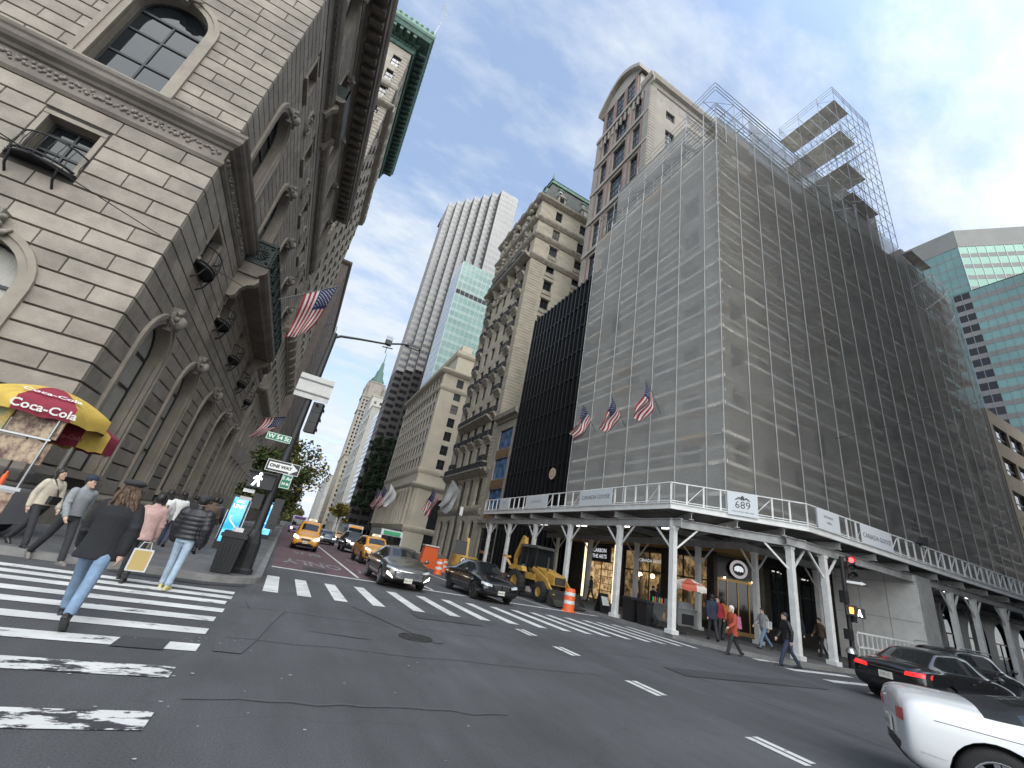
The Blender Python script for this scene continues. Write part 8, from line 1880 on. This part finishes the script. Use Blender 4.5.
umbrella('smaller red and yellow umbrella tucked low behind the soda umbrella', (-5.55, 15.3), .74, 3.1, 2.82, .46, [REDU, YEL], rot=radians(-4), texts={6: [('Coca-Cola', 9, .16, nmat('faint red lettering', (.40, .12, .12), .7))]})
umbrella('far left red and yellow umbrella cut by the picture edge', (-8.6, 14.6), 1.3, 3.7, 3.2, .26, [REDU, YEL])
ct = thing('food_cart', 'steel food cart covered in bright food pictures under the red and yellow umbrellas', 'food cart', (-6.6, 14.0, .14))
b = MB(); b.box(-8.2, -5.35, 13.3, 14.8, .45, 1.15); b.build('body', INOX, ct); b = MB(); b.box(-8.3, -5.25, 13.2, 14.9, 1.15, 1.22); b.build('counter', INOX, ct)
FOOD = lit('food picture panel', (.10, .05, .04), (.42, .32, .22), .03, 4.); FOOD2 = lit('colourful food photo', (.03, .20, .19), (.55, .36, .08), .06, 2.)
for i, m_ in enumerate((FOOD, FOOD2, FOOD)): b = MB(); b.box(-8.1 + i * .95, -7.25 + i * .95, 13.27, 13.295, .5, 1.1); b.build('food_picture', m_, ct)
for i, (m_, z0_, z1_) in enumerate(((FOOD2, 2.35, 2.85), (FOOD, 1.75, 2.25))):
    for k in range(3): b = MB(); b.box(-8.1 + k * .95, -7.2 + k * .95, 13.45, 13.5, z0_, z1_); b.build('menu_panel', m_ if (k + i) % 2 else (FOOD if m_ is FOOD2 else FOOD2), ct)
b = MB()
for x in (-8.2, -5.4):
    for y in (13.4, 14.7): b.tube([(x, y, 1.2), (x, y, 2.95)], .025, 6)
b.box(-8.25, -5.35, 13.38, 13.42, 2.3, 2.34); b.build('posts', INOX, ct)
b = MB(); b.box(-8.1, -5.4, 13.7, 14.6, 1.22, 1.6); b.build('glass_case', clear, ct)
for k in range(9): b = MB(); b.lathe((-5.7 - k * .28, 13.4, 1.22), [(.05, 0), (.05, .2), (.02, .26), (.02, .3), (.001, .3)], 8); b.build('drink_bottle', [ORG, GRNS, BLUE, REDU][k % 4], ct)
for x in (-7.6, -5.9):
    for y in (13.45, 14.65): b = MB(); b.lathe((x, y, .44), [(.12, -.04), (.3, -.04), (.3, .04), (.12, .04)], 18, axis='y'); b.build('wheel', TYRE, ct)
umbrella('orange-red and white umbrella over the steel food cart behind the shed post', (16.85, 14.75), .8, 2.4, 2.12, .2, [WUM, ORU], texts={5: [('SABRETT', 5.0, .16, ORU)], 6: [('SABRETT', 5.0, .16, ORU)]})
ct = thing('food_cart', 'small steel hot dog cart under the orange and white umbrella by the shed post', 'food cart', (16.5, 15.2, .14))
b = MB(); b.box(15.95, 17.1, 14.5, 16.2, .48, 1.12); b.build('body', INOX, ct); b = MB(); b.box(15.9, 17.15, 14.45, 16.25, 1.12, 1.17); b.build('counter', INOX, ct); b = MB(); b.box(16.1, 17.0, 14.6, 15.4, 1.17, 1.4); b.build('hot_box', INOX, ct)
b = MB(); b.box(15.93, 15.95, 14.6, 15.3, .55, .95); b.build('food_picture', FOOD, ct); b = MB(); b.box(16.2, 16.9, 14.47, 14.5, .55, .95); b.build('dark_hatch', SBLK, ct)
for y in (14.75, 15.9): b = MB(); b.lathe((15.92, y, .42), [(.1, -.04), (.28, -.04), (.28, .04), (.1, .04)], 18, axis='x'); b.build('wheel', TYRE, ct)
for k in range(5): b = MB(); b.lathe((16.05, 15.5 + k * .13, 1.17), [(.04, 0), (.04, .16), (.015, .22), (.001, .24)], 8); b.build('drink_bottle', [ORG, GRNS, REDU][k % 3], ct)

# ---------------------------------------------------------------- trees
LEAFM = {}
def leafmat(name, c1, c2):
    m = nmat(name, c1, .75, island=.45); b = m.node_tree.nodes['Principled BSDF']; b.inputs['Specular IOR Level'].default_value = .2
    return m
LG = leafmat('green leaves', (.050, .078, .026), None); LY = leafmat('yellowing leaves', (.26, .20, .03), None); LD = leafmat('dark evergreen leaves', (.022, .040, .020), None); LO = leafmat('olive leaves', (.11, .11, .04), None)
BARK = nmat('grey bark', (.09, .078, .065), .9, var=.3, vscale=6, bump=.5)
def tree(name, label, x, y, h, r, n, mats, z0=.14, ls=.16, zc=.62, group='street trees', clumps=16, squash=.85, trunk=.13):
    t = thing(name, label, 'tree', (x, y, z0), group=group); random.seed(int(x * 13 + y * 7)); b = MB(); zt = z0 + h * zc
    b.tube([(x, y, z0), (x + .05, y, z0 + h * .2), (x - .05, y + .05, z0 + h * .42), (x, y, z0 + h * .75)], [trunk, trunk * .8, trunk * .6, trunk * .2], 8); CL = []
    for k in range(clumps):
        a = random.uniform(0, 2 * pi); e = random.uniform(-.6, 1); q = random.uniform(.35, 1.0); c = Vector((x + r * q * cos(a) * sqrt(1 - e * e * .7), y + r * q * sin(a) * sqrt(1 - e * e * .7), zt + e * h * (1 - zc) * squash)); CL.append((c, random.uniform(.26, .5) * r))
        s = Vector((x, y, z0 + h * random.uniform(.28, .5))); mdl = s.lerp(c, .5) + Vector((0, 0, .15)); b.tube([s, mdl, c], [trunk * .4, trunk * .25, trunk * .08], 5)
    b.build('trunk', BARK, t); lv = [MB() for _ in mats]
    for k in range(n):
        c, cr = random.choice(CL); d = Vector((random.gauss(0, 1), random.gauss(0, 1), random.gauss(0, .8))); d = d.normalized() * cr * random.random() ** .45; p = c + d
        a = Vector((random.gauss(0, 1), random.gauss(0, 1), random.gauss(0, .6))).normalized(); q = a.cross(Vector((random.gauss(0, 1), random.gauss(0, 1), random.gauss(0, 1)))).normalized(); s = ls * random.uniform(.6, 1.3)
        lv[random.randrange(len(mats)) if random.random() < .8 else 0].add([p - a * s, p + q * s * .5, p + a * s, p - q * s * .5], [(0, 1, 2, 3)])
    for l, m_ in zip(lv, mats): l.build('crown', m_, t, fix=False)
    return t
tree('street_tree', 'leafy green street tree just behind the left lamp post', -1.6, 33, 5.7, 1.9, 3000, [LG, LG, LO], ls=.17)
tree('street_tree', 'thin-crowned street tree reaching over the red lane, second from the lamp post', -.9, 43, 8.2, 2.7, 1900, [LG, LO, LY], ls=.17, clumps=20)
tree('street_tree', 'third green street tree along the left pavement', -1.6, 56, 7.0, 2.6, 2600, [LG, LO], ls=.2)
for k, (x, y, h) in enumerate(((-1.5, 100, 8), (-1.5, 126, 9), (-1.5, 150, 9))): tree('street_tree', ('olive street tree beyond the hotel on the left kerb', 'olive street tree in the middle of the far left row', 'olive street tree farthest in the left row')[k], x, y, h, 3.2, 1500, [LO, LG], ls=.3)
tree('street_tree', 'yellow autumn street tree far up the right kerb', 17.5, 180, 11, 4.2, 1800, [LY, LO], ls=.45)
# hanging gardens of the skyscraper
for k in range(12):
    x, y, z = 26.6 + (k % 3) * 3.9, 204.4 - (k % 3) * 4.7, 11 + (k // 3) * 8.5
    tree('terrace_tree', 'dark evergreen on the planted terraces low on the stepped skyscraper', x - 1.2, y - 2.2, 8.5, 3.0, 1100, [LD, LD], z0=z, ls=.42, zc=.5, group='terrace trees of the skyscraper', clumps=14, squash=1.1)
t = MB(); random.seed(5)
for k in range(5200):
    x = random.uniform(-60, 16) ; y = random.uniform(560, 640); h = 18 * (1 - .25 * random.random()); p = Vector((x, y, random.uniform(1, h))); a = Vector((random.gauss(0, 1), random.gauss(0, 1), random.gauss(0, .6))).normalized(); q = a.cross(Vector((random.gauss(0, 1), random.gauss(0, 1), random.gauss(0, 1)))).normalized(); t.add([p - a * 1.6, p + q * 1.1, p + a * 1.6, p - q * 1.1], [(0, 1, 2, 3)])
o = t.build('far_wood', LO, fix=False); tag(o, 'olive green park trees closing the far end of the avenue', 'wood', kind='stuff')
